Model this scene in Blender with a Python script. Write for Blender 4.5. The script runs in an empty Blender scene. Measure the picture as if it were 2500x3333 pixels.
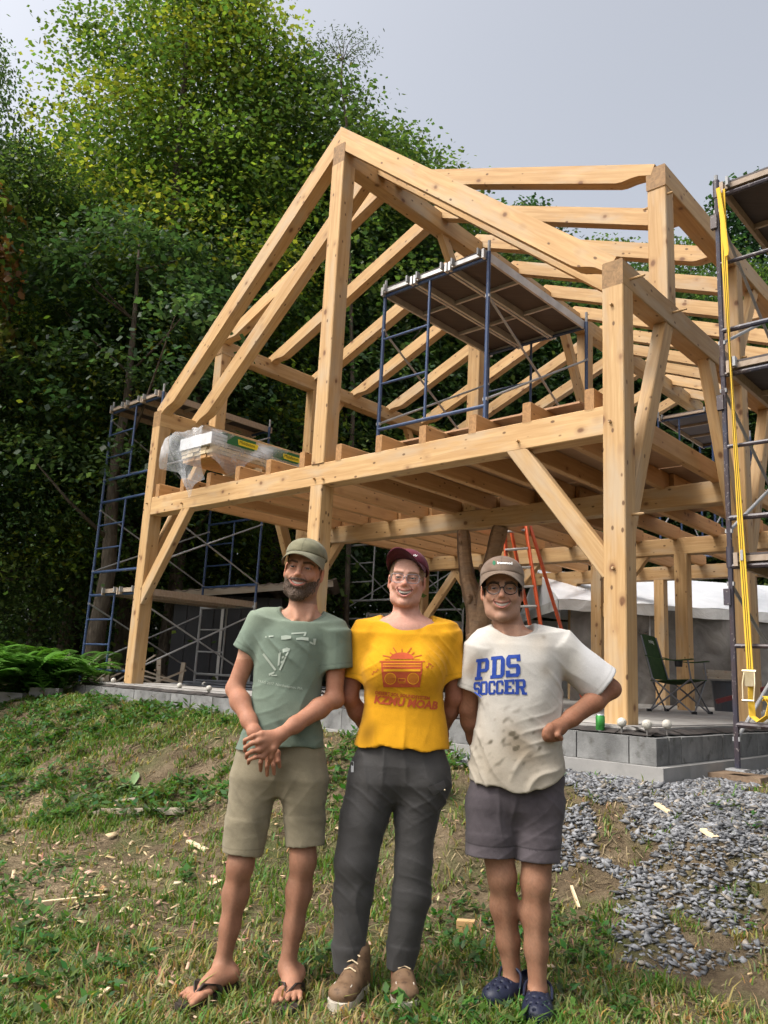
import bpy, bmesh, math, random
import numpy as np
from mathutils import Vector, Matrix, Quaternion
from mathutils.bvhtree import BVHTree

# ------------------------------------------------------------------ camera, sky, sun, exposure
scn = bpy.context.scene
COL = scn.collection
PITCH, ROLL, YAW = 0.20214, 0.051196, 0.746045
CAMZ = 1.21
cam = bpy.data.cameras.new('camera')
cam.sensor_fit = 'VERTICAL'; cam.sensor_height = 36.0
cam.lens = 2600.0 / 3333.0 * 36.0
cam.clip_start = 0.05; cam.clip_end = 2000
camo = bpy.data.objects.new('camera', cam); COL.objects.link(camo)
camo.matrix_world = (Matrix.Translation((0, 0, CAMZ)) @ Matrix.Rotation(math.pi/2 + PITCH, 4, 'X')
                     @ Matrix.Rotation(ROLL, 4, 'Z'))
scn.camera = camo

SUN_AZ, SUN_EL = math.radians(-114), math.radians(54)     # azimuth from +Y towards +X
world = bpy.data.worlds.new('World'); scn.world = world; world.use_nodes = True
wn = world.node_tree; wn.nodes.clear()
sky = wn.nodes.new('ShaderNodeTexSky'); sky.sky_type = 'NISHITA'; sky.sun_disc = False
sky.sun_elevation = SUN_EL; sky.sun_rotation = SUN_AZ
sky.air_density = 1.0; sky.dust_density = 9.0; sky.ozone_density = 1.0; sky.altitude = 300
hsv = wn.nodes.new('ShaderNodeHueSaturation'); hsv.inputs['Saturation'].default_value = 0.36
bg = wn.nodes.new('ShaderNodeBackground'); bg.inputs['Strength'].default_value = 0.15
wo = wn.nodes.new('ShaderNodeOutputWorld')
wn.links.new(sky.outputs[0], hsv.inputs['Color']); wn.links.new(hsv.outputs[0], bg.inputs[0]); wn.links.new(bg.outputs[0], wo.inputs[0])
sl = bpy.data.lights.new('sun', 'SUN'); sl.energy = 1.3; sl.angle = math.radians(12); sl.color = (1.0, 0.95, 0.87)
so = bpy.data.objects.new('sun', sl); COL.objects.link(so)
sdir = Vector((math.sin(SUN_AZ)*math.cos(SUN_EL), math.cos(SUN_AZ)*math.cos(SUN_EL), math.sin(SUN_EL)))
so.rotation_euler = sdir.to_track_quat('Z', 'Y').to_euler(); so.location = (-20, 5, 30)
scn.view_settings.view_transform = 'Standard'; scn.view_settings.look = 'None'
scn.view_settings.gamma = 1.0; scn.view_settings.use_curve_mapping = False
scn.view_settings.exposure = 0.93
scn.cycles.use_adaptive_sampling = True; scn.cycles.adaptive_threshold = .02; scn.cycles.caustics_reflective = False; scn.cycles.caustics_refractive = False
scn.cycles.max_bounces = 5; scn.cycles.diffuse_bounces = 3; scn.cycles.transparent_max_bounces = 8

# ------------------------------------------------------------------ frames of reference
ZS = 0.943                                    # top of the slab above the people's ground
OX, OY = 1.8881, 6.1116                       # foot of the near right post
UX = Vector((-math.cos(YAW), math.sin(YAW), 0)); VX = Vector((math.sin(YAW), math.cos(YAW), 0))
def B(u, v, z): return Vector((OX, OY, ZS)) + UX*u + VX*v + Vector((0, 0, z))
def Buv(x, y):
    dx, dy = x-OX, y-OY
    return dx*UX.x+dy*UX.y, dx*VX.x+dy*VX.y
def at(X, Y, y):                              # ray of a photograph point (2500 wide) met with the plane at depth y
    a, b = X-1250, 1666.5-Y
    c, s = math.cos(ROLL), math.sin(ROLL)
    a, b = (a*c-b*s)/2600, (a*s+b*c)/2600
    d = Vector((a, math.cos(PITCH)-b*math.sin(PITCH), math.sin(PITCH)+b*math.cos(PITCH)))
    return Vector((0, 0, CAMZ)) + d*(y/d.y)

# ------------------------------------------------------------------ object helpers
def link(o, parent=None):
    COL.objects.link(o)
    if parent is not None:
        o.parent = parent
        o.matrix_parent_inverse = parent['_w'] if False else PINV[parent.name]
    return o
PINV = {}
def setm(o, m):
    o.matrix_basis = m
    PINV[o.name] = m.inverted()
def tag(o, label, cat=None, group=None, kind=None):
    if label: o['label'] = label
    if cat: o['category'] = cat
    if group: o['group'] = group
    if kind: o['kind'] = kind
    return o
def thing(name, loc, label, cat, group=None, rotz=0.0):
    o = bpy.data.objects.new(name, None); o.empty_display_size = 0.2
    COL.objects.link(o); setm(o, Matrix.Translation(loc) @ Matrix.Rotation(rotz, 4, 'Z'))
    return tag(o, label, cat, group)
def mesh(name, v, f, mt=None, smooth=False, col=None):
    me = bpy.data.meshes.new(name)
    if isinstance(v, np.ndarray) and isinstance(f, np.ndarray):
        nv, nf, k = len(v), len(f), f.shape[1]
        me.vertices.add(nv); me.vertices.foreach_set('co', np.ascontiguousarray(v, dtype=np.float32).ravel())
        me.loops.add(nf*k); me.loops.foreach_set('vertex_index', np.ascontiguousarray(f, dtype=np.int32).ravel())
        me.polygons.add(nf); me.polygons.foreach_set('loop_start', np.arange(0, nf*k, k, dtype=np.int32))
        me.update(calc_edges=True)
    else:
        me.from_pydata([tuple(p) for p in v], [], [tuple(int(i) for i in q) for q in f]); me.update()
    if mt is not None:
        for m_ in (mt if isinstance(mt, (list, tuple)) else [mt]): me.materials.append(m_)
    if smooth: me.polygons.foreach_set('use_smooth', np.ones(len(me.polygons), dtype=bool))
    if col is not None:
        a = me.color_attributes.new('Col', 'FLOAT_COLOR', 'POINT')
        c = np.ones((len(me.vertices), 4), dtype=np.float32); c[:, :3] = col
        a.data.foreach_set('color', c.ravel())
    return me
def obj(name, me, parent=None, m=None):
    o = bpy.data.objects.new(name, me); link(o, parent)
    setm(o, m if m is not None else Matrix.Identity(4))
    return o

class MB:
    """collects shapes in world coordinates into one mesh"""
    def __init__(s): s.v, s.f = [], []
    def add(s, v, f):
        n = len(s.v); s.v += [Vector(p) for p in v]; s.f += [tuple(i+n for i in q) for q in f]; return s
    def box(s, c, sx, sy, sz, M=None, ch=0.0):
        hx, hy, hz = sx/2, sy/2, sz/2
        v = [(x*hx, y*hy, z*hz) for x in (-1, 1) for y in (-1, 1) for z in (-1, 1)]
        f = [(0, 1, 3, 2), (4, 6, 7, 5), (0, 4, 5, 1), (2, 3, 7, 6), (0, 2, 6, 4), (1, 5, 7, 3)]
        R = (M if M is not None else Matrix.Identity(3))
        return s.add([Vector(c) + R @ Vector(p) for p in v], f)
    def tube(s, pts, r, n=8, closed=False, caps=True):
        pts = [Vector(p) for p in pts]; rr = r if isinstance(r, (list, tuple)) else [r]*len(pts)
        rings = []; prev = None
        for i, p in enumerate(pts):
            if closed: t = pts[(i+1) % len(pts)]-pts[i-1]
            else: t = pts[min(i+1, len(pts)-1)]-pts[max(i-1, 0)]
            t.normalize()
            if prev is None:
                a = Vector((0, 0, 1)) if abs(t.z) < .9 else Vector((1, 0, 0)); x = t.cross(a).normalized()
            else:
                x = (prev - t*prev.dot(t)).normalized()
            prev = x; y = t.cross(x)
            rings.append([p + (x*math.cos(2*math.pi*k/n)+y*math.sin(2*math.pi*k/n))*rr[i] for k in range(n)])
        v = [q for R in rings for q in R]; f = []
        m_ = len(rings)
        for i in range(m_ if closed else m_-1):
            j = (i+1) % m_
            for k in range(n): f.append((i*n+k, i*n+(k+1) % n, j*n+(k+1) % n, j*n+k))
        if caps and not closed:
            f.append(tuple(range(n))[::-1]); f.append(tuple((m_-1)*n+k for k in range(n)))
        return s.add(v, f)
    def prism(s, poly, d):                     # polygon of world points extruded by vector d
        n = len(poly); p = [Vector(q) for q in poly]; d = Vector(d)
        f = [tuple(range(n))[::-1], tuple(range(n, 2*n))]+[(i, (i+1) % n, n+(i+1) % n, n+i) for i in range(n)]
        return s.add(p+[q+d for q in p], f)
    def ball(s, c, r, seg=10, ring=7, sc=(1, 1, 1)):
        v = [(0, 0, 1)]+[(math.sin(math.pi*i/ring)*math.cos(2*math.pi*k/seg), math.sin(math.pi*i/ring)*math.sin(2*math.pi*k/seg), math.cos(math.pi*i/ring)) for i in range(1, ring) for k in range(seg)]+[(0, 0, -1)]
        f = [(0, 1+k, 1+(k+1) % seg) for k in range(seg)]
        for i in range(ring-2):
            for k in range(seg): f.append((1+i*seg+k, 1+(i+1)*seg+k, 1+(i+1)*seg+(k+1) % seg, 1+i*seg+(k+1) % seg))
        e = 1+(ring-1)*seg
        f += [(e, e-seg+(k+1) % seg, e-seg+k) for k in range(seg)]
        return s.add([Vector(c)+Vector((p[0]*sc[0], p[1]*sc[1], p[2]*sc[2]))*r for p in v], f)
    def build(s, name, mt, parent=None, smooth=False):
        if parent is None:                     # a thing of its own: origin at its base
            zs = min(p.z for p in s.v); xs = sum(p.x for p in s.v)/len(s.v); ys = sum(p.y for p in s.v)/len(s.v)
            o0 = Vector((xs, ys, zs))
        else: o0 = Vector((0, 0, 0))
        me = mesh(name, [p-o0 for p in s.v], s.f, mt, smooth)
        if smooth:
            me.set_sharp_from_angle(angle=math.radians(40))
        return obj(name, me, parent, Matrix.Translation(o0))

# ------------------------------------------------------------------ material helpers
class NT:
    def __init__(s, name):
        s.m = bpy.data.materials.new(name); s.m.use_nodes = True; s.t = s.m.node_tree; s.t.nodes.clear()
        s.out = s.n('OutputMaterial'); s.b = s.n('BsdfPrincipled'); s.l(s.b.outputs[0], s.out.inputs[0])
    def n(s, typ, **kw):
        x = s.t.nodes.new('ShaderNode'+typ)
        for k, v in kw.items():
            if k in x.inputs.keys(): x.inputs[k].default_value = v
            else: setattr(x, k, v)
        return x
    def l(s, a, b): s.t.links.new(a, b)
    def coord(s, scale=(1, 1, 1), kind='Object', offs=None, rand=False):
        tc = s.n('TexCoord'); mp = s.n('Mapping'); mp.inputs['Scale'].default_value = scale
        s.l(tc.outputs[kind], mp.inputs['Vector'])
        if rand:
            oi = s.n('ObjectInfo'); mu = s.n('Math', operation='MULTIPLY'); mu.inputs[1].default_value = 37.0
            s.l(oi.outputs['Random'], mu.inputs[0]); cb = s.n('CombineXYZ'); s.l(mu.outputs[0], cb.inputs[0]); s.l(mu.outputs[0], cb.inputs[1])
            s.l(cb.outputs[0], mp.inputs['Location'])
        return mp.outputs[0]
    def noise(s, vec, scale=5, detail=4, rough=.55, dist=0):
        x = s.n('TexNoise'); x.inputs['Scale'].default_value = scale; x.inputs['Detail'].default_value = detail
        x.inputs['Roughness'].default_value = rough; x.inputs['Distortion'].default_value = dist
        s.l(vec, x.inputs['Vector']); return x.outputs['Fac']
    def ramp(s, fac, *stops):
        r = s.n('ValToRGB'); e = r.color_ramp.elements
        while len(e) < len(stops): e.new(.5)
        for q, (p, c) in zip(e, stops): q.position = p; q.color = (*c, 1) if len(c) == 3 else c
        s.l(fac, r.inputs[0]); return r.outputs[0]
    def mix(s, fac, a, b, mode='MIX'):
        x = s.n('MixRGB', blend_type=mode)
        for i, q in ((0, fac), (1, a), (2, b)):
            if hasattr(q, 'is_linked') or hasattr(q, 'links'): s.l(q, x.inputs[i])
            elif i == 0: x.inputs[0].default_value = q
            else: x.inputs[i].default_value = (*q, 1)
        return x.outputs[0]
    def base(s, c, rough=.6, spec=.3, metal=0):
        if isinstance(c, tuple): s.b.inputs['Base Color'].default_value = (*c, 1)
        else: s.l(c, s.b.inputs['Base Color'])
        s.b.inputs['Roughness'].default_value = rough; s.b.inputs['Specular IOR Level'].default_value = spec
        s.b.inputs['Metallic'].default_value = metal; return s
    def bump(s, h, strength=.3, dist=.01):
        x = s.n('Bump'); x.inputs['Strength'].default_value = strength; x.inputs['Distance'].default_value = dist
        s.l(h, x.inputs['Height']); s.l(x.outputs[0], s.b.inputs['Normal']); return s
def blotchy(name, c1, c2, scale=8, rough=.7, spec=.3, metal=0, bump=.2, c3=None, fine=60, kind='Object', bd=.005):
    t = NT(name); v = t.coord(kind=kind, rand=(kind == 'Object'))
    c = t.ramp(t.noise(v, scale, 6, .62), (.32, c1), (.68, c2))
    if c3: c = t.mix(t.ramp(t.noise(v, scale*3.1, 4), (.55, (0, 0, 0)), (.72, (1, 1, 1))), c, c3)
    t.base(c, rough, spec, metal)
    if bump: t.bump(t.noise(v, fine, 3), bump, bd)
    return t.m
def plain(name, c, rough=.6, spec=.3, metal=0): return NT(name).base(c, rough, spec, metal).m

def wood(name, c1, c2, knot=(.16, .07, .03), grey=None, kn=1.0):
    t = NT(name); v = t.coord((.55, 9, 9), rand=True)
    g = t.noise(v, 3.0, 6, .6, .6)
    v2 = t.coord((.35, 3.2, 3.2), rand=True)
    w = t.n('TexWave', wave_type='RINGS', rings_direction='X'); w.inputs['Scale'].default_value = 2.3; w.inputs['Distortion'].default_value = 11
    w.inputs['Detail'].default_value = 2; w.inputs['Detail Scale'].default_value = .7; t.l(v2, w.inputs['Vector'])
    c = t.ramp(g, (.25, c1), (.75, c2))
    c = t.mix(t.ramp(w.outputs['Fac'], (.55, (0, 0, 0)), (1, (.2, .2, .2))), c, tuple(a*b for a, b in zip(c1, (.80, .68, .54))))
    oi = t.n('ObjectInfo'); hs = t.n('HueSaturation')
    mr = t.n('MapRange'); mr.inputs['To Min'].default_value = .80; mr.inputs['To Max'].default_value = 1.14
    t.l(oi.outputs['Random'], mr.inputs[0]); t.l(mr.outputs[0], hs.inputs['Value']); t.l(c, hs.inputs['Color']); c = hs.outputs[0]
    if grey:
        gm = t.ramp(t.noise(t.coord((.8, 3, 3), rand=True), 1.7, 4), (.5, (0, 0, 0)), (.72, (.7, .7, .7)))
        c = t.mix(gm, c, grey)
    if kn:
        vv = t.coord((3.3, 4.6, 4.6), rand=True); nz = t.noise(vv, 2.0, 2)
        vo = t.n('TexVoronoi', feature='F1'); vo.inputs['Scale'].default_value = 1.0
        ad = t.n('MixRGB', blend_type='LINEAR_LIGHT'); ad.inputs[0].default_value = .05; t.l(vv, ad.inputs[1]); t.l(nz, ad.inputs[2])
        t.l(ad.outputs[0], vo.inputs['Vector'])
        c = t.mix(t.ramp(vo.outputs['Distance'], (.06*kn, (.9, .9, .9)), (.115*kn, (0, 0, 0))), c, knot)
        v3 = t.coord((5.5, 9.5, 9.5), rand=True); vs_ = t.n('TexVoronoi', feature='F1'); vs_.inputs['Scale'].default_value = 1.0; t.l(v3, vs_.inputs['Vector'])
        c = t.mix(t.ramp(vs_.outputs['Distance'], (.085, (.85, .85, .85)), (.14, (0, 0, 0))), c, tuple(k*.8 for k in knot))
        c = t.mix(t.ramp(vo.outputs['Distance'], (.10, (.35, .35, .35)), (.26, (0, 0, 0))), c, tuple(k*1.8 for k in knot))
    chk = t.noise(t.coord((.28, 20, 20), rand=True), 1.6, 2, .5)
    c = t.mix(t.ramp(chk, (.70, (0, 0, 0)), (.76, (.45, .45, .45))), c, tuple(k*.45 for k in c1))
    tc = t.n('TexCoord'); sx = t.n('SeparateXYZ'); t.l(tc.outputs['Normal'], sx.inputs[0]); ab = t.n('Math', operation='ABSOLUTE'); t.l(sx.outputs[0], ab.inputs[0])
    ve = t.coord((1, 9, 9), rand=True); c = t.mix(t.ramp(ab.outputs[0], (.75, (0, 0, 0)), (.9, (1, 1, 1))), c, t.ramp(t.noise(ve, 2.2, 3, .6, 1.5), (.3, tuple(k*.45 for k in c1)), (.7, tuple(k*.85 for k in c1))))
    t.base(c, .62, .28); t.bump(g, .16, .004); return t.m

MAT = {}
MAT['timber'] = wood('timber', (.355, .205, .085), (.525, .350, .168), knot=(.11, .05, .022), grey=(.40, .32, .225), kn=1.2)
MAT['rawtimber'] = wood('joist_timber', (.46, .245, .095), (.60, .35, .155))
MAT['plywood'] = wood('plywood', (.30, .17, .09), (.38, .23, .13), kn=0)
MAT['plank'] = wood('weathered_plank', (.30, .25, .19), (.42, .36, .28), grey=(.3, .28, .25))
MAT['pale'] = wood('fresh_board', (.58, .45, .28), (.70, .57, .38), kn=0)
MAT['darkwood'] = wood('stained_wood', (.15, .10, .065), (.25, .18, .12))
# ------------------------------------------------------------------ ground
rng = np.random.default_rng(7)
def _hash_noise(x, y, seed=0):
    xi = np.floor(x).astype(np.int64); yi = np.floor(y).astype(np.int64); fx = x-xi; fy = y-yi
    def h(a, b):
        n = (a*374761393+b*668265263+seed*982451653) & 0x7fffffff
        n = ((n ^ (n >> 13))*1274126177) & 0x7fffffff
        return ((n ^ (n >> 16)) & 0xffff)/65535.0
    sx = fx*fx*(3-2*fx); sy = fy*fy*(3-2*fy)
    return (h(xi, yi)*(1-sx)+h(xi+1, yi)*sx)*(1-sy)+(h(xi, yi+1)*(1-sx)+h(xi+1, yi+1)*sx)*sy
def fbm(x, y, f, o=3, seed=0):
    r = 0; a = .5; t = 0
    for i in range(o): r = r+a*_hash_noise(x*f, y*f, seed+i); t += a; f *= 2.1; a *= .5
    return r/t
def sstep(a, b, x):
    t = np.clip((x-a)/(b-a), 0, 1); return t*t*(3-2*t)
def gz(x, y):
    x = np.asarray(x, float); y = np.asarray(y, float)
    dx, dy = x-OX, y-OY; u = dx*UX.x+dy*UX.y; v = dx*VX.x+dy*VX.y
    dv = np.maximum(-.52-v, 0); du = np.maximum(-1.3-u, 0)
    d = np.hypot(dv, du*.8)
    top = np.interp(u, (-3, -.5, 1.2, 3, 5, 8, 12), (.52, .605, .635, .70, .735, .765, .78))
    edge = 1.6+.35*fbm(x, y, .7, 2, 5)+np.interp(u, (-.5, 1.5, 4, 7), (0, .55, .75, .6))
    t = 1-sstep(0, 1, d/edge)
    bump = (fbm(x, y, 2.2, 3, 1)-.5)*.26*np.clip(t*(1-t)*4+.08, 0, 1)+(fbm(x, y, 7, 2, 4)-.5)*.05*np.clip(t*(1-t)*4, 0, 1)+(fbm(x, y, 6, 2, 3)-.5)*.02
    inside = (v > -.45) & (u > -.5) & (u < 8.2) & (v < 12)
    z = top*t+bump*(1-.9*sstep(.9, 0, np.abs(y-3.35))*(np.abs(x) < 1.3))
    z = z+np.clip((np.hypot(x, y)-25)/60, 0, 1)*.8
    return np.where(inside, top-.06, z)
def axis(lo, a, b, hi, step, grow):
    m = list(np.arange(a, b, step)); s = step; p = a
    L = []
    while p > lo: s *= grow; p -= s; L.append(p)
    s = step; p = m[-1]; R_ = []
    while p < hi: s *= grow; p += s; R_.append(p)
    return np.array(L[::-1]+m+R_)
gx = axis(-400, -5.5, 4.5, 400, .055, 1.16); gy = axis(-300, 2.2, 10.5, 500, .055, 1.16)
XX, YY = np.meshgrid(gx, gy); ZZ = gz(XX, YY)
nx, ny = len(gx), len(gy)
V_ = np.stack([XX.ravel(), YY.ravel(), ZZ.ravel()], 1)
ii = (np.arange(ny-1)[:, None]*nx+np.arange(nx-1)[None, :]).ravel()
F_ = np.stack([ii, ii+1, ii+nx+1, ii+nx], 1)
def ground_mat():
    t = NT('soil'); v = t.coord()
    n1 = t.noise(v, .55, 5, .6); n2 = t.noise(v, 7, 6, .7); n3 = t.noise(v, 60, 4, .7)
    soil = t.ramp(n2, (.3, (.07, .05, .032)), (.52, (.14, .105, .065)), (.75, (.23, .18, .115)))
    saw = t.mix(t.ramp(n3, (.42, (0, 0, 0)), (.6, (1, 1, 1))), (.23, .17, .105), (.44, .34, .22))
    green = t.ramp(n3, (.3, (.035, .05, .015)), (.7, (.095, .12, .035)))
    c = t.mix(t.ramp(t.noise(v, 2.3, 4), (.48, (0, 0, 0)), (.66, (.8, .8, .8))), soil, green)
    sp = t.n('SeparateXYZ'); t.l(v, sp.inputs[0]); mr = t.n('MapRange'); mr.inputs['From Min'].default_value = .9; mr.inputs['From Max'].default_value = -1.3; t.l(sp.outputs[0], mr.inputs[0])
    sf = t.n('Math', operation='MULTIPLY'); t.l(t.ramp(n1, (.48, (0, 0, 0)), (.62, (.75, .75, .75))), sf.inputs[0]); t.l(mr.outputs[0], sf.inputs[1]); c = t.mix(sf.outputs[0], c, saw)
    t.base(c, .95, .1); hm = t.n('Math', operation='ADD'); t.l(t.noise(v, 22, 5, .7), hm.inputs[0]); t.l(n3, hm.inputs[1]); t.bump(hm.outputs[0], .9, .03); return t.m
ground = obj('ground', mesh('ground', V_, F_, ground_mat(), True)); ground['kind'] = 'structure'

# ------------------------------------------------------------------ slab and foundation
MAT['concrete'] = blotchy('concrete', (.25, .24, .225), (.38, .365, .34), 3, .9, .2, bump=.25, c3=(.26, .23, .19))
MAT['block'] = blotchy('concrete_block', (.11, .11, .108), (.235, .235, .228), 4, .95, .15, bump=.6, c3=(.09, .088, .08), fine=90)
MAT['footing'] = blotchy('footing_concrete', (.19, .187, .178), (.31, .30, .285), 2, .9, .2, bump=.3)
MAT['membrane'] = blotchy('sill_membrane', (.02, .02, .02), (.06, .05, .045), 9, .7, .3, bump=.2)
UL, VL = 7.75, 11.6
found = thing('foundation', B(3.6, -.4, -.4), None, None); found['kind'] = 'structure'
def bbox(u0, u1, v0, v1, z0, z1):
    m_ = MB(); v = [B(u, v, z) for u in (u0, u1) for v in (v0, v1) for z in (z0, z1)]
    return m_.add(v, [(0, 2, 3, 1), (4, 5, 7, 6), (0, 1, 5, 4), (2, 6, 7, 3), (0, 4, 6, 2), (1, 3, 7, 5)])
bbox(-.24, UL-.15, -.24, VL, -.15, 0).build('slab', MAT['concrete'], found)
f_ = MB(); f_.f = []
bbox(-.47, UL+.1, -.47, -.02, -.62, -.236).build('footing', MAT['footing'], found)
bbox(-.468, -.02, -.02, VL, -.62, -.236).build('footing', MAT['footing'], found)
bbox(UL-.2, UL+.098, -.02, VL, -.62, -.25).build('footing', MAT['footing'], found)
random.seed(4)
def block_row(along_u):
    p = -.40 if along_u else -.40+.205
    end = UL if along_u else 6.4
    first = True
    while p < end:
        L = .20 if first else .40
        first = False
        q = min(p+L, end); j = random.uniform(-.003, .003); h = -.052+random.uniform(-.003, .003)
        if along_u: m_ = bbox(p+.005, q-.005, -.40+j, -.205, -.233, h)
        else: m_ = bbox(-.40+j, -.205, p+.005, q-.005, -.233, h)
        m_.build('concrete_block', MAT['block'], found); p = q
    return
block_row(True); block_row(False)
bbox(-.388, UL-.012, -.388, -.26, -.236, -.062).build('mortar_bed', MAT['footing'], found)
bbox(-.388, -.26, -.2, 6.4, -.236, -.062).build('mortar_bed', MAT['footing'], found)
me_ = MB()
n = 60
for a in range(n):
    u0, u1 = -.33+a*(UL+.25)/n, -.33+(a+1)*(UL+.25)/n
    w0 = .02*math.sin(a*1.7)+.015*math.sin(a*.6)
    me_.add([B(u0, -.345+w0, -.043), B(u1, -.345+w0, -.045), B(u1, -.17, .004), B(u0, -.17, .004)], [(0, 1, 2, 3)])
for a in range(40):
    v0, v1 = -.3+a*.16, -.3+(a+1)*.16; w0 = .02*math.sin(a*1.3)
    me_.add([B(-.345+w0, v0, -.042), B(-.345+w0, v1, -.042), B(-.17, v1, .005), B(-.17, v0, .005)], [(0, 3, 2, 1)])
me_.build('sill_membrane', MAT['membrane'], found)
# timber step and concrete step in front, seen between the people
step = MB().box(B(3.55, -.62, -.36), 1.75, .09, .24, Matrix.Rotation(-YAW, 3, 'Z')).build('retaining_plank', MAT['plank'])
tag(step, 'grey weathered plank on edge below the slab, behind the yellow shirt', 'plank')
b2 = MB().box(B(1.72, -.66, -.34), .42, .15, .17, Matrix.Rotation(-YAW+.1, 3, 'Z')).build('timber_offcut', MAT['timber'])
tag(b2, 'short pale timber offcut on the ground between yellow and white shirts', 'timber')

# ------------------------------------------------------------------ timber frame
FR = thing('timber_house', B(3.6, 4, 0), 'unfinished pale timber frame house with open rafters standing on the concrete slab', 'timber frame')
def beam(name, a, b, w, d, mt='timber', parent=None, up=None, ch=.008, e0=0.0, e1=0.0, prof=None):
    """squared timber from a to b (slab coordinates u,v,z); local x runs along it; w wide, d deep; e0,e1 shear the end cuts"""
    A, C = B(*a), B(*b); X = (C-A); L = X.length; X.normalize()
    U_ = B(*up)-B(0, 0, 0) if up else Vector((0, 0, 1))
    if abs(X.dot(U_.normalized())) > .95: U_ = VX
    Y = U_.cross(X).normalized(); Z = X.cross(Y)
    h, k = w/2, d/2
    sec = [(-h+ch, -k), (h-ch, -k), (h, -k+ch), (h, k-ch), (h-ch, k), (-h+ch, k), (-h, k-ch), (-h, -k+ch)]
    if prof:                                  # side outline (x,z) extruded over the width
        n = len(prof)
        v = [(x if x >= 0 else L+x, -h, z) for x, z in prof]+[(x if x >= 0 else L+x, h, z) for x, z in prof]
        f = [tuple(range(n)), tuple(range(n, 2*n))[::-1]]+[(i, n+i, n+(i+1) % n, (i+1) % n) for i in range(n)]
    else:
        v = [(e0*z, y, z) for y, z in sec]+[(L+e1*z, y, z) for y, z in sec]
        f = [tuple(range(8))[::-1], tuple(range(8, 16))]+[(i, (i+1) % 8, 8+(i+1) % 8, 8+i) for i in range(8)]
    M = Matrix(((X.x, Y.x, Z.x, A.x), (X.y, Y.y, Z.y, A.y), (X.z, Y.z, Z.z, A.z), (0, 0, 0, 1)))
    return obj(name, mesh(name, v, f, MAT[mt]), parent or FR, M)
W, PW = 7.156, .19
BENT = [.095, 2.93, 6.05, 8.75]
UM = 3.61
# posts: near and far walls
for i, v in enumerate(BENT):
    for u in (.095, W-.095):
        beam('post', (u, v, 0), (u, v, 3.566), PW, PW)
beam('post', (UM, BENT[0], 0), (UM, BENT[0], 2.283), PW, PW)
for v in (BENT[0], BENT[1], BENT[2]): beam('king_post', (UM, v, 2.528), (UM, v, 6.255), PW+.012, PW+.012)
beam('post', (3.36, BENT[2]-.02, 0), (3.36, BENT[2]-.02, 2.283), PW-.01, PW-.01)
beam('post', (1.98, BENT[2]-.02, 0), (1.98, BENT[2]-.02, 2.283), PW, PW)
beam('post', (5.45, BENT[2]-.02, 0), (5.45, BENT[2]-.02, 2.283), PW, PW)
for u in (3.5, 5.3, 1.9): beam('post', (u, BENT[3], 0), (u, BENT[3], 2.283), PW, PW)
# tie beams
for i, v in enumerate(BENT):
    beam('tie_beam', (.18, v+.004, 2.405), (W-.18, v+.004, 2.405), PW-.004, .25)
# plates
for u, s in ((.095, 1), (W-.095, -1)):
    beam('wall_plate', (u, 0.003, 3.683), (u, 11.4, 3.683), PW-.003, .236)
    beam('dormer_plate', (u, .92, 5.088), (u, 11.3, 5.088), PW+.002, .228)
    for v in (1.02, 2.93, 6.05, 8.75): beam('dormer_post', (u, v, 3.80), (u, v, 4.976), PW-.008, PW-.008)
# ridge
beam('ridge_beam', (UM, .002, 6.385), (UM, 11.2, 6.385), PW+.004, .265)
# main rafters (steep) and dormer rafters (low)
def rafter(u_ridge, z_ridge, u_foot, z_foot, v, w, d, name='rafter', tail=True):
    dx, dz = u_foot-u_ridge, z_foot-z_ridge; L = math.hypot(dx, dz); s = abs(dz/dx)
    k = d/2; q = .10
    # local z is up-slope normal; underside tapers at the foot like the cut tails in the photograph
    prof = [(0.0, -k-0.0), (L-.36, -k), (L-.30, -k+.012), (L-.20, -k+.055), (L-.13, -k+.075), (L, -k+.08), (L, k), (0.0, k)]
    prof[0] = (max(0, s*d*.5)*1.0, -k); prof[-1] = (0, k)
    if s > .6: prof[0] = (d*s, -k)
    nx_, nz_ = dx/L, dz/L
    # centre line lies half the depth below the top line
    off_u, off_z = -(-nz_)*k*(1 if dx > 0 else -1)*0, 0
    nu, nz2 = (nz_, -nx_) if dx > 0 else (-nz_, nx_)
    if nz2 > 0: nu, nz2 = -nu, -nz2
    a = (u_ridge+nu*k, v, z_ridge+nz2*k); b = (u_foot+nu*k, v, z_foot+nz2*k)
    prof[0] = (d*s, -k)
    return beam(name, a, b, w, d, prof=prof)
for v in (.09, .66):
    rafter(UM, 6.765, .06, 3.83, v, .165 if v < .1 else .15, .225, 'rafter')
    rafter(UM, 6.765, W-.06, 3.83, v, .165 if v < .1 else .15, .225, 'rafter')
DR = [.99+.955*k for k in range(11)]
for v in DR:
    rafter(UM, 6.67, .10, 5.232, v, .145, .19, 'dormer_rafter')
    rafter(UM, 6.67, W-.10, 5.232, v, .145, .19, 'dormer_rafter')
# floor joists
JU = [6.845, 6.252, 5.66, 5.063, 4.47, 3.878, 3.29, 2.70, 2.115, 1.51, .92, .312]
for i, u in enumerate(JU):
    beam('floor_joist', (u, .006, 2.606), (u, 2.95, 2.606), .086, .20, 'rawtimber')
    beam('floor_joist', (u-.055, 2.955, 2.604), (u-.055, 6.06, 2.604), .086, .20, 'rawtimber')
    beam('floor_joist', (u, 6.065, 2.606), (u, 8.8, 2.606), .086, .20, 'rawtimber')
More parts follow.
